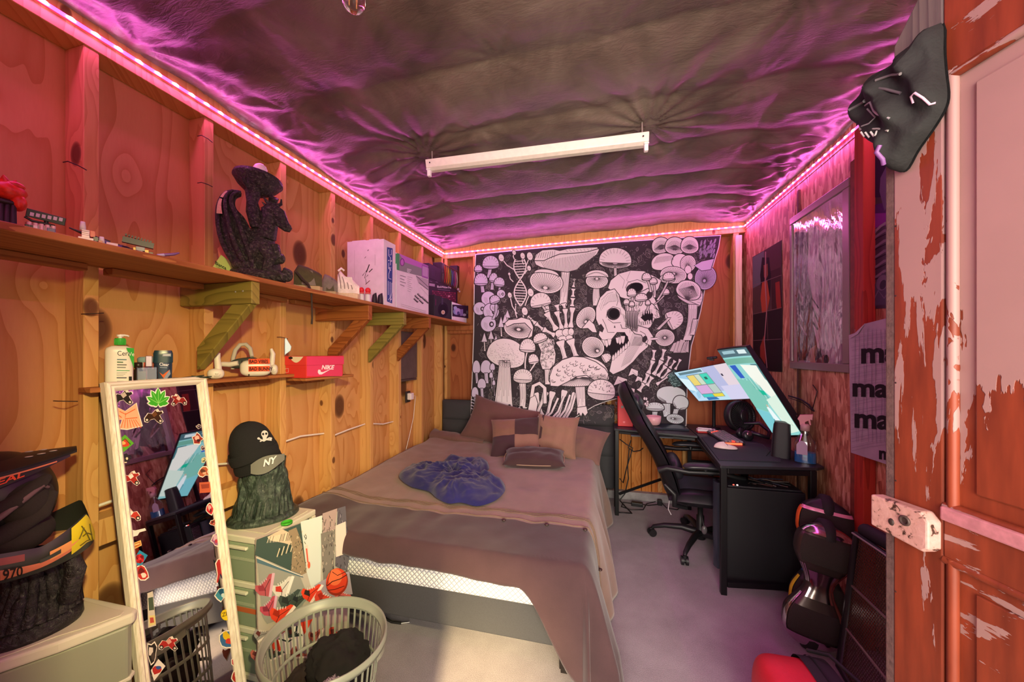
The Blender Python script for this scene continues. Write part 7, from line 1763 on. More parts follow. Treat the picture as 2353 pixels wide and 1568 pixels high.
# ================================================================ BLACK MESH PANEL (folded wire hamper) by the door
LB, LT, RT, RB = V((1.01, 1.865, .03)), V((1.095, 1.90, .60)), V((1.055, 1.50, .63)), V((.955, 1.46, .03))
ms = thing('mesh_panel', 'black wire mesh panel with a thick frame, leaning between hoverboard and door', 'mesh panel', tuple((LB+RB)/2))
MB().tube([LB, LT, RT, RB], .016, 10, closed=True).build('frame', M('#0e0d0d', .5), ms)
bm_ = MB(); nn = V((LT-LB).cross(RB-LB)).normalized(); nn = nn if nn.x < 0 else -nn
bi = lambda u, v: LB.lerp(RB, u).lerp(LT.lerp(RT, u), v)
nu_, nv_ = 34, 52
vs, fs = [], []
for j in range(nv_):
    for i in range(nu_):
        # hexagon-like holes: a ring of strips round each cell
        off = .5 if j % 2 else 0
        c = ((i+.5+off)/(nu_+.5), (j+.5)/nv_); o0 = len(vs)
        for k_, (rx, ry) in enumerate(((.5/(nu_+.5), .62/nv_), (.34/(nu_+.5), .42/nv_))):
            for h in range(6): a = pi/6+pi*h/3; vs.append(bi(c[0]+rx*1.16*cos(a), c[1]+ry*1.1*sin(a)))
        for h in range(6): fs.append((o0+h, o0+(h+1) % 6, o0+6+(h+1) % 6, o0+6+h))
bm_.add(vs, fs); o = bm_.build('wire_mesh', M('#4e3a2c', .4, .3), ms); stuff(o); sm_ = o.modifiers.new('th', 'SOLIDIFY'); sm_.thickness = .002  # wires coloured brown for the light showing through the holes
for f in (.30, .62): MB().tube([bi(.02, f), bi(.98, f+.03)], .006, 8).build('cross_wire', M('#8c7c70', .35, .6), ms)
MB().tube([LT+V((.03, 0, .02)), LT.lerp(RT, .5)+V((.03, 0, .035)), RT+V((.03, 0, .02))], .03, 12).build('padded_edge', M('#121112', .7), ms)
MB().tube([LT+V((-.02, 0, .005)), LT.lerp(RT, .5)+V((-.02, 0, .01)), RT+V((-.02, 0, .005))], .004, 8).build('piping', M('#a89c98', .3, .5), ms)

# ================================================================ RED BAG on the floor at the bottom of the frame
bg = thing('red_bag', 'red holdall with a black zipped edge at the bottom of the photo', 'bag', (.63, 1.25, 0))
def bag(u, v):
    a = 2*pi*u; ph = pi*(v-.5)
    def sg(c_, e=.35): return math.copysign(abs(c_)**e, c_)
    return (.635+.125*sg(cos(a))*abs(cos(ph))**.4, 1.235+.255*sg(sin(a))*abs(cos(ph))**.4, .185+.183*sg(sin(ph), .55))
MB().grid(bag, 56, 24).build('body', M('#c0182c', .5, noise=.08, nscale=20, bump=.15), bg)
def band(x0, x1, lift):
    b_ = MB(); b_.grid(lambda u, v: (lerp(x0, x1, v), 1.235+(.258+lift)*math.copysign(abs(cos(pi*u))**.35, cos(pi*u)), .185+(.186+lift)*abs(sin(pi*u))**.45), 40, 3); return b_
band(.655, .735, .0).build('zip_band', M('#1e1a1d', .6), bg); band(.690, .697, .003).build('zip', M('#0c0b0c', .4), bg)
MB().tube([(.70, 1.47, .36), (.74, 1.42, .39), (.77, 1.30, .395), (.76, 1.15, .38), (.72, 1.08, .37)], .006, 8).build('carry_strap', M('#141214', .6), bg)
# ================================================================ DOOR with peeling paint, standing open on the right
DE = V((.634, .985, 0)); DD = V((sin(YAW), -cos(YAW), 0)); DN = V((-cos(YAW), -sin(YAW), 0))      # free edge, direction to the hinge, face normal
DM = MX((DD, V((0, 0, 1)), DN)).transposed().to_4x4(); DM.translation = DE                           # local x along the door, y up, z out of the face
def dl(x, y): p = onplane(x, y, DE, DN)-DE; return (p.dot(DD), p.z)
def paint(name, white, bias, sx, sz, ang=0., red='#87361c', red2='#64230f', top='#987470', zf=0., z0=1.2):
    """chipped pale paint over red-brown; bias grows with height at rate zf"""
    k = N(name); tc = k.n('TexCoord').outputs['Object']; m = k.n('Mapping'); k.l(tc, m.inputs[0]); m.inputs['Rotation'].default_value = (0, 0, rad(ang)); m.inputs['Scale'].default_value = (sx, sz, 1)
    a = k.noise(m.outputs[0], 1., 5, .62, .5); fine = k.noise(tc, 60, 4)
    sep = k.n('SeparateXYZ'); k.l(tc, sep.inputs[0]); zb_ = k.math('MULTIPLY', k.math('SUBTRACT', sep.outputs[1], z0), zf)
    f = k.math('ADD', k.math('ADD', a, zb_), k.math('MULTIPLY', k.math('SUBTRACT', fine, .5), .05))
    msk = k.ramp(f, [(bias, (0, 0, 0, 1)), (bias+.006, (1, 1, 1, 1))])
    m2 = k.n('Mapping'); k.l(tc, m2.inputs[0]); m2.inputs['Scale'].default_value = (10, 1.2, 1); g = k.noise(m2.outputs[0], 3, 4)
    rc = k.ramp(g, [(.3, red2), (.65, red)]); wc2 = k.ramp(k.noise(tc, 5, 3), [(.3, top), (.7, white)])
    k.l(k.mix(msk, rc, wc2), k.b.inputs['Base Color']); k.set(rough=.55); k.bump(msk, .5, .003); return k.m
P_UP = paint('peeling_paint_upper', '#a07a76', .47, 14, 3.2, 0, zf=.42, z0=1.34)
P_ST = paint('peeling_paint_stile', '#9c7672', .50, 22, 3.6, 0, zf=.26, z0=1.42)
P_LO = paint('peeling_paint_lower', '#98736c', .57, 5, 26, 28)
P_RAIL = paint('peeling_paint_rail', '#9c7672', .56, 6, 30, 0)
GREYW = wood('bare_grey_wood', '#766a64', '#54484a', '#4a3c38', lat=40., stretch=.05, knots=.5, ksize=.01, vert='y')
dr = struct(MB().add([], []).build('door_1', P_UP)) if 0 else None
SW, LW, TZ = .092, .86, 2.10            # stile width, leaf width, top
zl0, zl1 = dl(2190, 1290)[1], dl(2190, 1178)[1]      # lock rail
core = MB(DM); core.box(0, LW, .02, TZ-.01, -.034, -.014)
door = core.build('door_1', P_UP, loc=DE); struct(door)
# put the object's axes on the door so its paint runs with it
def dpart(mb, name, mat, bevel=.003, label=None):
    o = mb.build(name, mat, None, local=True, bevel=bevel); o.parent = door; o.matrix_parent_inverse = MX(); o.rotation_euler = DM.to_3x3().to_euler(); o.location = (0, 0, 0)
    if label: o['label'] = label
    return o
z_grey = dl(2110, 250)[1]
st = MB(); st.box(.0, SW, .012, z_grey, -.04, 0); dpart(st, 'stile', P_ST)
st = MB(); st.prism([(.0, z_grey+.001), (SW, z_grey+.001), (SW, TZ+.10), (.0, TZ-.02)], -.04, .0); dpart(st, 'stile_top', GREYW, label='bare grey wood at the top of the stile')
st = MB(); st.box(-.020, -.0005, .012, z_grey, -.04, -.002); dpart(st, 'edge_strip', M('#5f4642', .75, noise=.3, nscale=70, bump=.3), label='weathered grey-brown edge strip')
st = MB(); st.box(LW-.10, LW, .012, TZ, -.04, 0); dpart(st, 'stile', P_ST)
tr0 = dl(2182, 165)[1]
for z0, z1, nm, m_ in ((tr0, TZ+.02, 'top_rail', P_RAIL), (zl0, zl1, 'lock_rail', P_RAIL), (.012, .22, 'bottom_rail', P_RAIL)):
    st = MB(); st.box(SW+.0005, LW-.1005, z0, z1, -.04, 0); dpart(st, nm, m_)
for z0, z1, m_ in ((zl1, tr0, P_UP), (.22, zl0, P_LO)):
    st = MB(); st.box(SW, LW-.10, z0, z1, -.03, -.012); dpart(st, 'panel', m_, 0)
    st = MB(); st.box(SW+.045, LW-.145, z0+.045, z1-.045, -.0115, -.006); dpart(st, 'raised_field', m_, .004)
    for a, b in (((SW+.012, z0), (SW+.012, z1)), ((SW, z0+.006), (LW-.10, z0+.006)), ((SW, z1-.006), (LW-.10, z1-.006))):
        st = MB(); st.tube([(a[0], a[1], -.006), (b[0], b[1], -.006)], .009, 8); dpart(st, 'moulding', P_RAIL if a[1] == b[1] else P_ST, 0)
# pale ledge on the lock rail
l0, l1 = dl(2186, 1182), dl(2345, 1240)
st = MB(); st.box(SW+.002, LW-.1, zl1-.02, zl1+.008, .0005, .010); dpart(st, 'ledge', M('#b07078', .5, noise=.2, nscale=60), .004, 'pink painted ledge')
# rim lock box
a, b = dl(2049, 1142), dl(2165, 1255)
lk = MB(); c0, c1 = dl(2050, 1215), dl(2050, 1143)
k = N('chipped_pink_iron'); f = k.noise(k.obj(), 55, 4, .6, .5); k.l(k.ramp(f, [(.35, '#3c241c'), (.41, '#b88a80'), (.7, '#c89a92')]), k.b.inputs['Base Color']); k.set(rough=.5); k.bump(f, .4, .003)
lk.prism([(-.022, c0[1]), (-.022, c1[1]), (.078, c1[1]+.004), (.092, c1[1]-.012), (.092, c0[1]+.004), (.082, c0[1]-.006)], .0005, .030)
ob = dpart(lk, 'rim_lock', k.m, .004, 'chipped pink rim lock box')
kx_ = dl(2113, 1197)
lk = MB(); lk.M = tr(kx_[0], kx_[1], .030); lk.lathe([(0, .0), (.0105, .0), (.0105, .003), (.007, .004), (.006, .001), (0, .001)], 20); lk.cyl((0, 0, .0005), (0, 0, .0015), .005, n=12); dpart(lk, 'keyhole', M('#4a3a36', .5, .3), 0)
lk = MB(); q_ = dl(2080, 1200); lk.ell((q_[0], q_[1], .030), (.006, .008, .003), 10, 6); dpart(lk, 'screw', M('#2c1c18', .6), 0)
for z in (.3, 1.75):
    lk = MB(); lk.cyl((LW+.008, z-.05, -.02), (LW+.008, z+.05, -.02), .009, n=10); dpart(lk, 'hinge', M('#4a4440', .5, .5), 0)
# staples or nail heads in the edge strip
for y in (520, 680, 880, 1105, 1360):
    q_ = dl(2058, y); lk = MB(); lk.ell((q_[0], q_[1], -.001), (.003, .003, .0015), 8, 6); dpart(lk, 'nail_head', M('#2c1c18', .6), 0)

# ---- black hooded mask hung on the door corner
ol = [(2163, 52), (2168, 120), (2172, 170), (2177, 215), (2170, 250), (2140, 300), (2108, 345), (2084, 388), (2066, 396), (2056, 380), (2048, 345), (2022, 330), (2004, 310), (1996, 292), (1981, 275), (1980, 245), (1994, 215), (2002, 185), (2030, 160), (2070, 140), (2092, 122), (2110, 98)]
hc = onplane(2085, 235, DE+DN*.03, DN)
hd = thing('hooded_mask', 'black cloth mask with grey printed lines hanging on the top corner of the door', 'mask', tuple(hc))
P = [onplane(x, y, DE+DN*.012, DN) for x, y in ol]; c = sum(P, V())/len(P); LN = len(P)
def edge(a):
    k_ = a*LN; i = int(k_) % LN; f = k_-int(k_); p0, p1, p2, p3 = P[i-1], P[i], P[(i+1) % LN], P[(i+2) % LN]
    return .5*(2*p1+(p2-p0)*f+(2*p0-5*p1+4*p2-p3)*f*f+(3*p1-p0-3*p2+p3)*f**3)
def hood(u, v):
    p_ = c.lerp(edge(u), v); s_, z_ = (p_-DE).dot(DD), p_.z
    return p_+DN*((.055+.03*nz(s_*14, z_*9, 3)+.02*nz(s_*34, z_*20, 6)-.03*abs(nz(s_*18+z_*9, z_*3, 9)))*max(0, 1-v**3)**.5)
MB().grid(hood, 80, 20).grid(lambda u, v: c.lerp(edge(1-u), v)-DN*.006, 60, 2).build('cloth', M('#0d0a0b', .8, noise=.3, nscale=30, bump=.5, bscale=60), hd)
def hs(pts, w, col, nm='printed_line'):
    """printed strokes lying on the cloth"""
    out_ = []
    for x, y in pts:
        p_ = onplane(x, y, DE+DN*.012, DN); d_ = p_-c
        # find v: ratio to the outline in that direction
        best = min(range(200), key=lambda i: -((edge(i/200)-c).normalized().dot(d_.normalized()) if d_.length > 1e-5 else 1)); e = (edge(best/200)-c).length
        out_.append(hood(best/200, min(.97, d_.length/e))+DN*.001)
    MB().tube(out_, w, 6).build(nm, M(col, .5), hd)
for pts, w, col in (([(2030, 242), (2052, 235), (2060, 255), (2082, 262), (2102, 272)], .0022, '#8c8488'), ([(1990, 290), (2020, 298), (2060, 296), (2088, 300)], .0022, '#9a9490'), ([(2036, 250), (2056, 270), (2044, 284), (2026, 290)], .0018, '#7c7478'),
                    ([(2020, 218), (2044, 200), (2080, 205), (2110, 214)], .003, '#4a4046'), ([(2066, 185), (2090, 172), (2122, 170)], .003, '#5a5054'), ([(2000, 255), (2020, 235), (2034, 232)], .004, '#4c464a'), ([(2024, 304), (2028, 314)], .002, '#b8b0b0'), ([(2034, 304), (2039, 316)], .002, '#b8b0b0'), ([(2046, 303), (2052, 314)], .002, '#b8b0b0'), ([(2058, 302), (2062, 311)], .002, '#b8b0b0')): hs(pts, w, col)
hs([(2074, 334), (2068, 350), (2072, 366), (2066, 378)], .0045, '#7a4a86', 'purple_mark')
hs([(2136, 238), (2140, 220), (2152, 214), (2160, 226), (2164, 240), (2170, 238)], .0022, '#c8a4b8', 'white_hook')
# ================================================================ TAPESTRY on the back wall: ink drawing of mushrooms, hands and skulls
TO, TN = V((0, 3.598, 2.42)), V((0, -1, .085)).normalized()
tp = thing('tapestry', 'black and white cloth tapestry of mushrooms and skulls hung on the back wall', 'tapestry', (-.2, 3.56, 1.6))
T = Print(TO, TN, crop=(1060, 520, 640/2091), lift=.004, step=.000025)
WH, BK, GY, DG = '#e2dbde', '#3a3439', '#8c868a', '#565055'
out = [(105, 210), (600, 160), (1200, 115), (1700, 82), (1950, 66), (1935, 160), (1880, 340), (1830, 480), (1800, 640), (1765, 780), (1730, 900), (1700, 1150), (1690, 1500), (1400, 1506), (1172, 1508), (1172, 1296), (1090, 1318), (1000, 1352), (920, 1400), (840, 1450), (700, 1500), (600, 1530), (66, 1560), (75, 1240), (90, 800), (95, 400)]
# the cloth itself: a sheet with thickness
cl = MB(); P = [T.P(x, y)-TN*.004 for x, y in out]; Q_ = [p-TN*.003 for p in P]; n = len(P)
cl.add(P+Q_, [tuple(range(n)), tuple(range(2*n-1, n-1, -1))]+[(i, i+n, (i+1) % n+n, (i+1) % n) for i in range(n)])
cl.build('cloth', M(WH, .9, noise=.05, nscale=9), tp)
R_ = random.Random(11)
T.poly([(112, 216), (600, 166), (1200, 121), (1700, 88), (1943, 73), (1928, 160), (1873, 340), (1823, 480), (1793, 640), (1758, 780), (1723, 900), (1694, 1150), (1684, 1494), (1400, 1500), (1178, 1502), (1178, 1290), (1090, 1312), (1000, 1346), (920, 1394), (840, 1444), (600, 1460), (200, 1400), (72, 1410), (82, 1240), (97, 800), (102, 400)], BK)
# background texture: leaves and short strokes in greys
def leaf(x, y, l, w, a, c):
    ca, sa = cos(a), sin(a)
    pts = [(x+(l*t)*ca-(w*s*sin(pi*t))*sa, y+(l*t)*sa+(w*s*sin(pi*t))*ca) for s, t in [(1, i/6) for i in range(7)]+[(-1, 1-i/6) for i in range(1, 6)]]
    T.line(pts, 3, c, True, up=False); T.line([(x, y), (x+l*.9*ca, y+l*.9*sa)], 2, c, up=False)
def inside(x, y): return 110 < x < 1690 and y > 230-.085*x+12 and y < 1480
T.up()
for i in range(1100):
    x, y = R_.uniform(90, 1900), R_.uniform(80, 1480)
    if y > 290-.08*x and x < 1870-max(0, y-160)*.32 and x > 165 and y < 1440:
        leaf(x, y, R_.uniform(30, 70), R_.uniform(8, 18), R_.uniform(0, 6.28), R_.choice(['#5c565b', '#6e686d', '#857f83', '#77706f']))
T.up()
for i in range(2200):
    x, y = R_.uniform(90, 1900), R_.uniform(80, 1480)
    if y > 243-.08*x and x < 1905-max(0, y-160)*.32 and x > 128 and y < 1470:
        a = R_.uniform(0, 6.28); l = R_.uniform(8, 26); T.line([(x, y), (x+l*cos(a), y+l*sin(a))], 2.4, R_.choice(['#5c565b', '#7a7479', '#928c90']), up=False)
for i in range(40):     # spiky scales at top right
    x, y = R_.uniform(1790, 1905), R_.uniform(112, 230); T.ell(x, y, 9, 24, BK, 20, 8); T.ell(x, y, 7, 21, '#8f86a0', 20, 8)

def shape(pts, fill=WH, w=6): T.poly(pts, fill); T.line(pts, w, BK, True)
def dome(cx, cy, w, h, a=0., flat_=.25, n=18):
    ca, sa = cos(rad(a)), sin(rad(a)); P = []
    for i in range(n+1):
        t = pi*i/n; P.append((-w/2*cos(t), -h*sin(t)**.8))
    for i in range(1, n):
        t = pi*i/n; P.append((w/2*cos(t), h*flat_*sin(t)))
    return [(cx+x*ca-y*sa, cy+x*sa+y*ca) for x, y in P]
def gills(cx, cy, w, h, a, n, vx=0, vy=.0, c=BK, k=.9, lo=.18, lw=2.6):
    """fan of lines under a cap, from the point (vx, vy) outwards"""
    ca, sa = cos(rad(a)), sin(rad(a)); T.up()
    for i in range(n):
        t = pi*(i+.5)/n; x, y = w/2*cos(t)*k, h*sin(t)*k
        x0, y0 = lerp(vx, x, lo), lerp(vy, y, lo)
        T.line([(cx+x0*ca-y0*sa, cy+x0*sa+y0*ca), (cx+x*ca-y*sa, cy+x*sa+y*ca)], lw, c, up=False)
def stem(x0, y0, x1, y1, w0, w1, bend=0, hatch=4, fill=WH):
    n = 8; mid = [(lerp(x0, x1, i/n)+bend*sin(pi*i/n), lerp(y0, y1, i/n)) for i in range(n+1)]
    L = [(x-lerp(w0, w1, i/n)/2, y) for i, (x, y) in enumerate(mid)]; Rr = [(x+lerp(w0, w1, i/n)/2, y) for i, (x, y) in enumerate(mid)]
    shape(L+Rr[::-1], fill, 5); T.up()
    for j in range(hatch):
        f = (j+1)/(hatch+1)-.5; T.line([(x+f*lerp(w0, w1, i/n), y) for i, (x, y) in enumerate(mid)][j % 2:n-(j % 3)], 2.2, GY if j % 2 else DG, up=False)
def cap(cx, cy, w, h, a=0, under=.28, hatch=9, fill=WH, dots=0):
    """side view: dome with hatching over a gilled underside"""
    shape(dome(cx, cy, w, h, a, under), fill)
    ca, sa = cos(rad(a)), sin(rad(a)); T.up()
    T.line([(cx-w/2*.97*cos(pi*i/14)*ca-(-h*.0+h*under*.35*sin(pi*i/14))*sa*-0, cy+h*under*.1*sin(pi*i/14)-w/2*.97*cos(pi*i/14)*sa) for i in range(15)], 4, BK, up=False)
    for i in range(hatch):
        t = pi*(i+.5)/hatch; x, y = -w/2*cos(t), -h*sin(t)**.8
        T.line([(cx+x*.94*ca-y*.94*sa, cy+x*.94*sa+y*.94*ca), (cx+x*.66*ca-y*.62*sa, cy+x*.66*sa+y*.62*ca)], 2.2, DG, up=False)
    for i in range(int(w/9)):
        t = (i+.5)/int(w/9)*2-1; e = math.sqrt(1-t*t); x = t*w/2*.94
        T.line([(cx+x*ca, cy+x*sa+2), (cx+x*ca-h*under*e*.85*sa, cy+x*sa+h*under*e*.85*ca)], 2, DG, up=False)
    for i in range(dots):
        t = R_.uniform(.25, 2.9); r = R_.uniform(.2, .85); x, y = -w/2*cos(t)*r, -h*sin(t)*r
        X, Y_ = cx+x*ca-y*sa, cy+x*sa+y*ca; T.ell(X, Y_, w*.028, w*.022, BK, R_.uniform(-40, 40), 10); T.ell(X+2, Y_+2, w*.02, w*.016, fill, 0, 10)
def openc(cx, cy, rx, ry, a, vx=0, vy=0, n=26, fill=WH):
    """cap seen from below: ellipse with radiating gills"""
    T.ell(cx, cy, rx+5, ry+5, BK, a, 28); T.ell(cx, cy, rx, ry, fill, a, 28); T.ell(cx, cy, rx*.9, ry*.88, BK, a, 28); T.ell(cx, cy, rx*.88, ry*.86, fill, a, 28)
    ca, sa = cos(rad(a)), sin(rad(a)); T.up()
    for i in range(n):
        t = 2*pi*i/n; x, y = rx*.86*cos(t), ry*.84*sin(t); x0, y0 = lerp(vx, x, .16), lerp(vy, y, .16)
        T.line([(cx+x0*ca-y0*sa, cy+x0*sa+y0*ca), (cx+x*ca-y*sa, cy+x*sa+y*ca)], 2.6, DG if i % 3 else BK, up=False)
def eyeball(x, y, r): T.ell(x, y, r+4, r+4, BK); T.ell(x, y, r, r, WH); T.ell(x+r*.3, y, r*.42, r*.55, BK); T.ell(x+r*.1, y-r*.2, r*.8, r*.75, BK, 0, 16) if 0 else None
def bone(x0, y0, x1, y1, w):
    dx, dy = x1-x0, y1-y0; L = math.hypot(dx, dy); nx, ny = -dy/L, dx/L; ax, ay = dx/L, dy/L
    prof = [(0, .55), (.05, .75), (.16, .6), (.3, .38), (.7, .36), (.85, .58), (.95, .72), (1, .5)]
    A = [(x0+dx*f+nx*w*k/1.4, y0+dy*f+ny*w*k/1.4) for f, k in prof]; B = [(x0+dx*f-nx*w*k/1.4, y0+dy*f-ny*w*k/1.4) for f, k in prof]
    shape(A+B[::-1], WH, 5)
    T.line([(lerp(x0, x1, .22)+nx*w*.12, lerp(y0, y1, .22)+ny*w*.12), (lerp(x0, x1, .78)+nx*w*.1, lerp(y0, y1, .78)+ny*w*.1)], 2.4, GY)
LV = '#cfc6e0'
# -- left column: small mushrooms with eyes
cap(222, 300, 128, 78, 0, .3, 8, LV); stem(218, 325, 205, 390, 26, 30, 0, 2, LV)
cap(130, 335, 62, 44, 0, .3, 5, LV); stem(126, 350, 120, 380, 14, 14, 0, 1, LV)
cap(150, 430, 104, 76, 0, .25, 8, LV); stem(158, 450, 165, 500, 26, 30, 0, 2, LV)
cap(240, 410, 66, 60, 10, .25, 6, LV); stem(236, 425, 232, 480, 22, 26, 0, 1, LV); cap(285, 440, 84, 56, 8, .3, 6, LV); stem(290, 460, 272, 560, 16, 20, 0, 1, LV)
for x, y, r in ((205, 545, 52), (140, 620, 46), (225, 640, 58), (205, 735, 56), (250, 610, 30), (300, 510, 30)):
    T.ell(x, y, r+5, r*1.02+5, BK, 0, 24); T.ell(x, y, r, r*1.02, LV, 0, 24)
    for q in range(3): T.line([(x+r*(.55-.16*q)*cos(t), y+r*(.7-.16*q)*sin(t)) for t in [pi*.6+i*.2 for i in range(9)]], 2.2, GY)
    T.ell(x+r*.42, y+r*.05, r*.32, r*.38, BK, 0, 14); T.ell(x+r*.45, y+r*.05, r*.16, r*.2, LV, 0, 10)
cap(258, 568, 80, 50, -20, .3, 6, LV); stem(262, 590, 240, 700, 22, 22, 10, 2, LV)
for x, y, l in ((175, 870, 70), (225, 850, 66), (262, 880, 60), (300, 760, 80), (348, 690, 60), (330, 730, 70)):
    shape([(x-22, y), (x-14, y-l*.4), (x, y-l), (x+14, y-l*.4), (x+22, y)], '#d4ccdc', 4); stem(x, y, x+4, y+70, 12, 14, 0, 1)
# -- DNA helix with little buds
for ph in (0, pi):
    T.line([(440+46*sin(y/64.+ph)+(y-250)*.02, y) for y in range(250, 610, 8)], 15, BK); T.line([(440+46*sin(y/64.+ph)+(y-250)*.02, y) for y in range(250, 610, 8)], 9, WH)
for y in range(262, 600, 20):
    a_ = 46*sin(y/64.); 
    if abs(a_) > 14: T.line([(440-a_, y), (440+a_, y+5)], 6, WH)
for (x0, y0, x1, y1, r) in ((400, 330, 302, 240, 24), (400, 250, 398, 200, 16), (470, 290, 462, 225, 20), (480, 340, 516, 228, 26), (478, 360, 510, 318, 17), (392, 420, 362, 362, 10), (420, 660, 366, 520, 18), (480, 600, 522, 500, 26), (420, 690, 410, 590, 6), (470, 690, 478, 640, 26)):
    T.line([(x0, y0), (lerp(x0, x1, .5)-8, lerp(y0, y1, .4)), (x1, y1)], 7, WH); T.ell(x1, y1, r*.8+4, r*1.15+4, BK, -15, 16); T.ell(x1, y1, r*.8, r*1.15, WH, -15, 16); T.line([(x1-r*.4, y1+r*.3), (x1+r*.5, y1+r*.2)], 2.4, GY)
# -- big wavy mushroom at the top and its stem
stem(785, 330, 765, 600, 64, 58, 0, 7)
shape([(548, 262), (560, 215), (610, 182), (690, 176), (740, 186), (800, 172), (880, 166), (960, 162), (1020, 160), (1036, 180), (1018, 215), (960, 260), (900, 300), (870, 330), (800, 348), (740, 342), (680, 330), (600, 312), (560, 292)])
T.line([(548, 262), (620, 262), (680, 235), (740, 212), (860, 205), (950, 195), (1030, 172)], 6, BK)
T.up()
for i in range(34):
    t = i/33; x = lerp(600, 1010, t); y = lerp(262, 188, t); xe = lerp(640, 940, t); ye = 328+14*sin(pi*t)-90*max(0, t-.75)
    T.line([(x, y+6), (lerp(x, xe, .6), lerp(y, ye, .7)), (xe, ye)], 2.6, DG if i % 3 else BK, up=False)
for i in range(9): T.line([(575+i*16, 205-i*2), (560+i*17, 240+i*1)], 3, DG, up=False)
for i in range(8): T.line([(780+i*28, 178-i), (800+i*26, 196-i)], 2.6, GY, up=False)
# -- second mushroom left of it, with round gills
stem(628, 480, 650, 650, 42, 40, -6, 5); openc(640, 420, 124, 84, 10, 0, 55, 34); shape(dome(640, 372, 190, 46, 8, -.4), WH, 5)
cap(600, 590, 160, 90, -12, .22, 8); stem(610, 600, 640, 640, 20, 24, 0, 1)
# -- skeleton hand holding the stems
for i, (x, y, a_) in enumerate(((650, 640, 0), (725, 600, 0), (775, 590, 0))):
    bone(x-8, y-10, x+10, y+60, 44)
for x0, y0, x1, y1, w in ((640, 650, 716, 782, 50), (716, 640, 758, 778, 44), (780, 620, 790, 768, 42), (836, 610, 822, 765, 44), (838, 540, 832, 605, 40), (842, 470, 838, 535, 36), (850, 395, 842, 462, 28), (850, 395, 850, 420, 16), (500, 680, 560, 732, 36), (560, 732, 620, 780, 38), (616, 775, 706, 822, 44), (500, 678, 530, 700, 26)): bone(x0, y0, x1, y1, w)
shape([(706, 800), (745, 776), (800, 772), (842, 770), (838, 830), (800, 850), (760, 862), (722, 850)])
for x, y, rx, ry in ((740, 808, 32, 28), (790, 800, 30, 28), (825, 795, 20, 26), (765, 845, 34, 18), (812, 838, 24, 18)): T.ell(x, y, rx+4, ry+4, BK); T.ell(x, y, rx, ry, WH); T.line([(x-rx*.5, y+ry*.4), (x+rx*.5, y+ry*.5)], 2.4, GY)
bone(742, 860, 790, 1030, 66); bone(818, 850, 872, 1010, 66)
# -- top centre mushrooms
cap(1155, 275, 246, 110, 2, .42, 12); stem(1154, 312, 1158, 378, 22, 24, 0, 2); gills(1155, 280, 210, 46, 2, 34, 0, 0, DG, .95, .2)
stem(1015, 455, 1022, 600, 44, 66, -6, 5); openc(1018, 415, 82, 54, 0, 0, -20, 26); shape(dome(1018, 392, 176, 60, 0, -.2), WH, 5)
for i in range(16): T.ell(940+i*10, 372-26*sin(pi*i/15)+6, 6, 5, BK, 0, 8); T.ell(941+i*10, 373-26*sin(pi*i/15)+6, 4, 3, WH, 0, 8)
# -- cluster at top right
for x, y, w, h, a_ in ((1500, 165, 140, 80, -15), (1600, 170, 150, 86, 5), (1712, 165, 136, 84, 0)):
    shape(dome(x, y, w, h, a_, .55)); gills(x, y, w*.86, h*.5, a_, 20, 0, -h*.3, DG, .95, .05); gills(x, y, -w*.86, -h*.7, a_, 16, 0, h*.2, DG, .95, .05)
shape(dome(1520, 290, 190, 84, -12, .5)); shape(dome(1640, 285, 130, 76, 10, .5)); openc(1700, 285, 56, 62, 15, 0, 20, 24)
for i in range(14): T.line([(1445+i*11, 285-2*i), (1470+i*9, 235-i)], 2.6, DG)
openc(1590, 370, 98, 62, 4, 0, -10, 36); openc(1545, 398, 56, 30, 0, 0, 10, 22)
for x, y, rx, ry in ((1700, 330, 28, 34), (1715, 380, 22, 28)): T.ell(x, y, rx, ry, BK); T.ell(x, y, rx-4, ry-4, WH)
openc(1830, 390, 78, 90, 20, 0, 30, 40, '#b7abc8'); shape([(1745, 300), (1800, 268), (1895, 248), (1870, 330), (1800, 340)], '#c4b8d4', 5)
cap(1705, 560, 190, 130, 25, .2, 14); shape(dome(1700, 500, 190, 90, 18, .6)); gills(1700, 500, 160, 60, 18, 20, 20, -60, DG, .95, .05); gills(1700, 500, -170, -80, 18, 20, 10, 60, DG, .95, .05)
stem(1735, 590, 1690, 860, 70, 60, 14, 7); stem(1755, 700, 1730, 820, 40, 36, 0, 3)
for i in range(5): shape([(1560+i*28, 940+12*(i % 2)), (1590+i*26, 880-14*(i % 3)), (1650+i*14, 860), (1640+i*16, 950)], '#c9c0c4', 3); T.line([(1600+i*20, 945), (1640+i*14, 875)], 2.2, DG)
# -- the two skulls
shape([(1100, 470), (1120, 410), (1180, 360), (1270, 335), (1370, 340), (1440, 375), (1500, 410), (1480, 470), (1440, 520), (1470, 590), (1490, 650), (1470, 690), (1430, 640), (1390, 610), (1300, 570), (1200, 540)])
T.line([(1180, 362), (1225, 410), (1210, 470)], 3, GY).line([(1270, 336), (1240, 410), (1290, 440)], 3, GY)
T.ell(1300, 470, 66, 42, BK, -14); T.ell(1310, 462, 50, 34, '#16121a', -14); T.line([(1230, 470), (1250, 425), (1320, 405), (1385, 430)], 4, DG)
shape([(1290, 520), (1340, 500), (1400, 470), (1440, 490), (1400, 540), (1340, 560)]); T.ell(1410, 520, 24, 36, BK, 30)
T.poly([(1340, 690), (1370, 640), (1400, 625), (1436, 660), (1430, 730), (1400, 705), (1375, 715)], BK)
for i in range(6): shape([(1320+i*14, 725+i*4), (1328+i*14, 745+i*5), (1338+i*14, 722+i*4)], WH, 3)
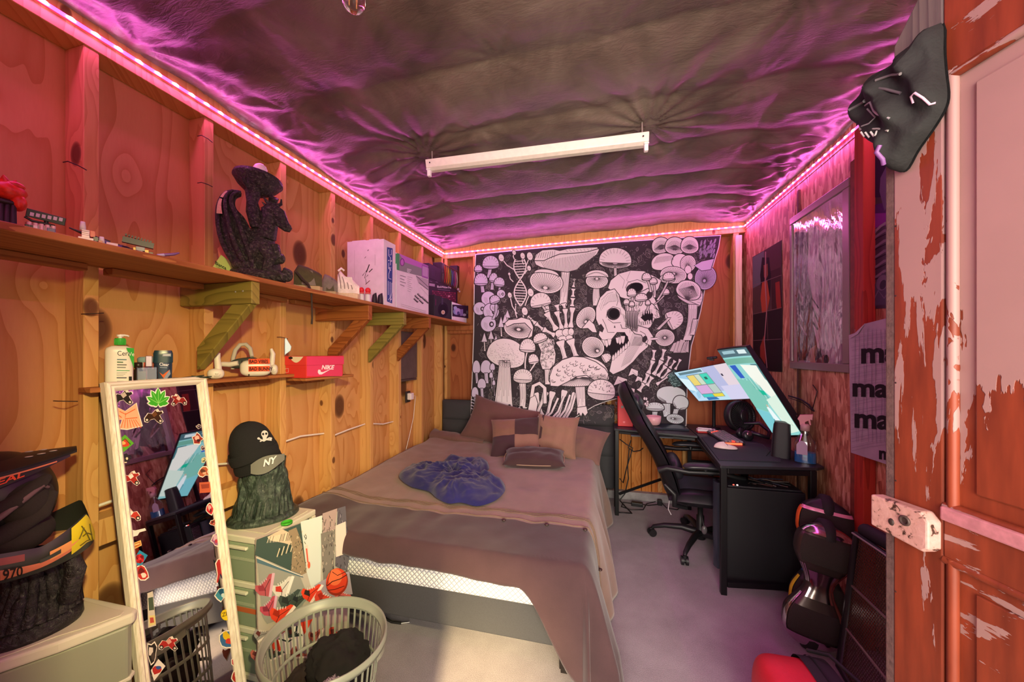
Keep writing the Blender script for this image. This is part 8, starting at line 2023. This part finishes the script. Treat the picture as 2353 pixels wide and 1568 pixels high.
shape([(1010, 620), (1040, 540), (1090, 490), (1150, 474), (1185, 520), (1200, 590), (1240, 640), (1270, 700), (1310, 760), (1400, 780), (1416, 840), (1400, 910), (1340, 960), (1290, 1020), (1220, 1080), (1140, 1115), (1110, 1090), (1130, 1000), (1180, 960), (1240, 920), (1255, 860), (1225, 800), (1170, 800), (1130, 850), (1060, 860), (1030, 820), (1040, 770), (1010, 700)])
T.ell(1142, 662, 50, 46, BK, -10); T.ell(1146, 660, 38, 36, '#17131a', -10); T.line([(1088, 690), (1096, 636), (1140, 606), (1190, 622), (1200, 668)], 4, DG)
T.poly([(1028, 750), (1050, 735), (1072, 770), (1060, 800), (1040, 790)], BK); T.poly([(1145, 765), (1150, 745), (1158, 765)], BK)
T.poly([(1036, 905), (1060, 880), (1110, 880), (1140, 850), (1190, 850), (1215, 800), (1250, 830), (1256, 880), (1225, 925), (1160, 945), (1130, 990), (1110, 940), (1060, 930)], '#1d181f')
for x, y, l, w in ((1052, 870, 30, 16), (1072, 872, 34, 16), (1092, 874, 40, 18), (1112, 866, 34, 16), (1190, 850, 44, 18), (1212, 842, 46, 18), (1172, 855, 30, 14)): shape([(x-w, y-16), (x-w*.6, y+l*.6), (x, y+l), (x+w*.6, y+l*.6), (x+w, y-16)], WH, 3)
for i in range(7): x, y = 1140+i*19, 985-i*17; shape([(x-9, y+26), (x-10, y), (x, y-22), (x+11, y-4), (x+9, y+20)], WH, 3)
T.up()
for i in range(30):
    t = i/29; T.line([(1030+150*t, 600-90*sin(pi*t*.7)), (1046+140*t, 640-80*sin(pi*t*.7)+R_.uniform(-6, 6))], 2.2, GY, up=False) if i % 2 else None
    T.line([(1290+100*t, 800+20*t), (1200+70*t, 1060-40*t)][::1] if i % 3 == 0 else [(1300+90*t, 830+10*t), (1270+80*t, 900)], 2.2, GY, up=False)
for i in range(14): T.line([(1210+i*8, 660+i*6), (1225+i*9, 720+i*5)], 2.6, DG, up=False)
# the face of the second skull, its teeth, and the fused bone between the two
shape([(1225, 560), (1290, 540), (1380, 560), (1440, 590), (1480, 640), (1492, 690), (1450, 700), (1420, 760), (1350, 800), (1280, 790), (1240, 720)])
T.poly([(1345, 690), (1372, 640), (1404, 626), (1438, 664), (1434, 730), (1402, 706), (1376, 718)], '#1d181f')
for i in range(5): x, y = 1352+i*17, 652-i*5+abs(i-2)*6; shape([(x-7, y-14), (x-4, y+12), (x, y+22), (x+5, y+12), (x+8, y-14)], WH, 3)
for i in range(6): x, y = 1340+i*16, 735-i*3; shape([(x-7, y+14), (x-5, y-8), (x, y-16), (x+6, y-8), (x+8, y+14)], WH, 3)
T.up()
for i in range(46):
    x, y = R_.uniform(1240, 1340), R_.uniform(570, 780); T.line([(x, y), (x+R_.uniform(-14, 6), y+R_.uniform(14, 34))], 2.6, R_.choice((DG, GY, BK)), up=False)
for i in range(12): T.line([(1440+R_.uniform(-10, 40), 610+i*7), (1458+R_.uniform(-10, 40), 634+i*7)], 2.6, DG, up=False)
shape([(1270, 770), (1330, 750), (1400, 770), (1440, 830), (1420, 900), (1380, 880), (1350, 820), (1300, 810)]); T.poly([(1275, 772), (1330, 760), (1296, 790)], BK); T.ell(1375, 850, 18, 26, BK, 25); T.line([(1340, 790), (1376, 810), (1400, 860), (1384, 900)], 4, BK)
T.line([(1200, 600), (1232, 640), (1236, 700), (1262, 740), (1240, 770), (1206, 770), (1196, 740)], 5, BK).line([(1100, 700), (1140, 730), (1196, 726)], 4, DG).line([(1050, 560), (1100, 510), (1140, 500)], 3, GY).line([(1066, 600), (1110, 570), (1160, 566)], 3, GY).line([(1160, 500), (1176, 560), (1166, 600)], 3.4, DG).line([(1060, 700), (1080, 740), (1100, 800), (1150, 800)], 4, DG)
# mushrooms growing out of the skull
for x, y, w, h, sx, sy in ((1280, 520, 70, 50, 1276, 570), (1350, 555, 96, 48, 1340, 600), (1240, 585, 50, 36, 1246, 640), (1280, 600, 44, 34, 1284, 690), (1400, 590, 40, 34, 1390, 640), (1530, 510, 66, 40, 1450, 590), (1555, 400, 90, 50, 1470, 560), (1440, 430, 60, 40, 1448, 540), (1390, 400, 70, 46, 1420, 500)):
    stem(x, y, sx, sy, 16, 18, 6, 1); cap(x, y, w, h, -4, .3, 6)
for i in range(7): stem(1240+i*12, 640, 1236+i*13, 760+6*i, 12, 8, 4, 1)
# -- mushrooms around the skulls
openc(935, 690, 62, 88, 35, 20, 30, 30); shape([(905, 770), (960, 705), (1000, 740), (1020, 800), (985, 800), (950, 770)])
openc(990, 910, 84, 74, 30, 50, 10, 34); cap(1070, 1000, 70, 60, 60, .2, 7)
cap(1560, 720, 140, 110, 65, .2, 9); openc(1525, 840, 72, 62, -5, 0, 0, 34); stem(1470, 780, 1560, 690, 30, 26, 0, 2); T.line([(1420, 850), (1470, 846)], 22, BK).line([(1420, 850), (1470, 846)], 14, WH)
# -- left: round open cap, big brown cap, small ones
openc(435, 770, 110, 74, 8, 0, 10, 50); shape([(330, 730), (360, 705), (420, 700), (455, 686), (520, 705), (545, 760), (535, 830), (500, 845), (530, 780), (480, 730), (400, 735), (345, 760)])
shape(dome(335, 985, 290, 140, 14, .55)); T.up()
for i in range(200):
    t = R_.uniform(0, 6.28); r = R_.uniform(.1, .93); x, y = 145*cos(t)*r, (-120 if sin(t) > 0 else 66)*abs(sin(t))*r
    T.line([(335+x*.97-y*.24, 985+x*.24+y*.97), (341+x*.97-y*.24, 988+x*.24+y*.97)], 2.2, GY, up=False)
stem(330, 1010, 320, 1365, 78, 140, 0, 9); gills(335, 1015, 120, 50, 10, 14, 0, 0, DG, 1, .1)
cap(500, 930, 120, 84, 4, .25, 10); stem(496, 950, 484, 1080, 14, 14, -6, 0)
cap(465, 1150, 146, 78, 3, .4, 11); stem(462, 1180, 460, 1370, 50, 46, 6, 5)
shape([(596, 830), (640, 815), (690, 880), (712, 960), (706, 1030), (660, 1085), (610, 1075), (590, 1010), (600, 940), (575, 880)]); T.up()
for i in range(110):
    x, y = R_.uniform(600, 700), R_.uniform(850, 1060); T.ell(x, y, R_.uniform(4, 8), R_.uniform(5, 10), DG, R_.uniform(0, 90), 6); T.ell(x, y, 3, 5, WH, 0, 6)
cap(600, 860, 110, 56, -20, .3, 8); stem(648, 1075, 655, 1190, 40, 46, 0, 3); cap(548, 1020, 80, 60, -10, .3, 7); T.line([(560, 1030), (520, 1090)], 9, WH)
for x, y, w, h in ((120, 1080, 60, 72), (192, 1080, 84, 74), (160, 1200, 66, 56), (110, 1265, 54, 58), (240, 1070, 40, 40), (230, 1130, 30, 34), (250, 1185, 26, 30)):
    shape(dome(x, y, w, h, 0, .4), LV, 5); stem(x, y+h*.3, x+6, y+h*.3+80, w*.34, w*.34, 0, 2, LV)
for i in range(4): T.line([(76+80*cos(t)*(1-.2*i), 1410-110*sin(t)*(1-.2*i)) for t in [i_*.17 for i_ in range(10)]], 6, LV)
for i in range(26): T.ell(R_.uniform(260, 490), R_.uniform(1340, 1440), R_.uniform(6, 13), R_.uniform(6, 11), BK, 0, 10); T.ell(R_.uniform(260, 490), R_.uniform(1340, 1440), R_.uniform(5, 10), R_.uniform(5, 9), WH, 0, 10)
# -- spotted cap at the bottom centre, rib bones and foot under it
for i, (x0, y0, x1, y1) in enumerate(((560, 1250, 620, 1450), (640, 1240, 560, 1440), (690, 1240, 640, 1460), (780, 1230, 720, 1470), (860, 1250, 760, 1475), (900, 1200, 920, 1380))): bone(x0, y0, x1, y1, 48)
T.line([(530, 1300), (545, 1200), (590, 1180), (630, 1215), (632, 1330)], 34, BK).line([(530, 1300), (545, 1200), (590, 1180), (630, 1215), (632, 1330)], 24, WH)
for i in range(4): T.line([(600+i*60, 1470-i*4), (680+i*50, 1400-i*10), (730+i*44, 1290-i*12)], 22, BK).line([(600+i*60, 1470-i*4), (680+i*50, 1400-i*10), (730+i*44, 1290-i*12)], 14, WH)
shape([(500, 1400), (520, 1290), (560, 1270), (580, 1330), (560, 1430), (590, 1470), (540, 1475)])
stem(890, 1170, 905, 1370, 76, 62, 0, 6); shape([(870, 1360), (940, 1350), (952, 1400), (930, 1425), (912, 1400), (900, 1428), (884, 1400), (868, 1420)])
sp = dome(885, 1150, 450, 172, -2, .32); shape(sp); gills(885, 1152, 430, 56, -2, 40, 0, -20, DG, .96, .1)
shape([(665, 1130), (690, 1060), (760, 1005), (840, 980), (920, 985), (1010, 1020), (1080, 1070), (1105, 1110), (1090, 1180), (1040, 1210), (1000, 1160), (940, 1120), (870, 1130), (800, 1170), (730, 1205), (672, 1200)])
T.up()
for i in range(64):
    x, y = R_.uniform(680, 1080), R_.uniform(1000, 1190)
    if y > 1000+((x-860)/220)**2*90+8 and y < 1185-abs(sin((x-680)/130))*60+20:
        r = R_.uniform(9, 17); T.line([(x+r*cos(t), y+r*.7*sin(t)) for t in [R_.uniform(0, 6)+i_*.45 for i_ in range(9)]] if 0 else [(x+r*cos(a_), y+r*.7*sin(a_)) for a_ in [.3+i_*.5 for i_ in range(9)]], 3.4, BK, up=False)
T.up()
for i in range(16): T.line([(960+i*8, 1120-i*.5), (1010+i*6, 1200-i*2)], 3, DG, up=False)
cap(1050, 1255, 210, 105, 6, .5, 10, WH, 22)
# -- lower right: second hand, fan mushrooms
for x0, y0, x1, y1, w in ((1445, 930, 1436, 1010, 36), (1436, 1010, 1400, 1110, 40), (1520, 925, 1500, 1010, 38), (1500, 1010, 1440, 1120, 40), (1560, 980, 1530, 1050, 34), (1530, 1050, 1470, 1130, 38), (1600, 1010, 1560, 1070, 30), (1560, 1075, 1500, 1150, 34), (1640, 1000, 1600, 1080, 26), (1400, 1110, 1370, 1180, 44), (1370, 1180, 1330, 1240, 46), (1430, 1130, 1390, 1200, 40), (1560, 1120, 1460, 1190, 30)): bone(x0, y0, x1, y1, w)
for x, y, w, h, a_ in ((1195, 1165, 110, 80, 30), (1290, 1100, 80, 66, -30), (1330, 1150, 60, 50, 60), (1270, 1230, 70, 44, 10)): shape([(x-w*.5, y+h*.4), (x-w*.2, y-h*.5), (x+w*.45, y-h*.2), (x+w*.4, y+h*.5), (x, y+h*.2)]); T.line([(x-w*.1, y-h*.1), (x+w*.3, y+h*.3)], 3, GY)
TQ = '#cfe0e0'
shape(dome(1570, 1270, 220, 70, 4, .9), TQ); gills(1570, 1275, 200, 80, 0, 30, 0, 60, DG, .95, .4); stem(1530, 1330, 1540, 1430, 70, 50, 0, 5, TQ)
shape(dome(1640, 1330, 120, 60, 20, .8), TQ); gills(1640, 1335, 110, 60, 20, 16, -10, 40, DG, .95, .3); stem(1610, 1370, 1590, 1440, 40, 36, 0, 3, TQ)
cap(1450, 1370, 140, 50, 2, .35, 9, TQ); stem(1450, 1390, 1445, 1450, 40, 40, 0, 3, TQ); openc(1600, 1445, 64, 34, 8, -20, 0, 20, TQ)
for i in range(12): x, y = 1330+R_.uniform(0, 70), 1290+R_.uniform(0, 70); T.ell(x, y, 11, 14, BK, 0, 10); T.ell(x, y, 8, 11, WH, 0, 10)
shape([(1540, 1130), (1590, 1080), (1640, 1110), (1650, 1200), (1590, 1210)], '#3d5a58', 3)
for i in range(60): T.ell(R_.uniform(1550, 1640), R_.uniform(1100, 1200), 4, 4, '#7aa09c', 0, 6)
po = stuff(T.build('ink_print', tp))
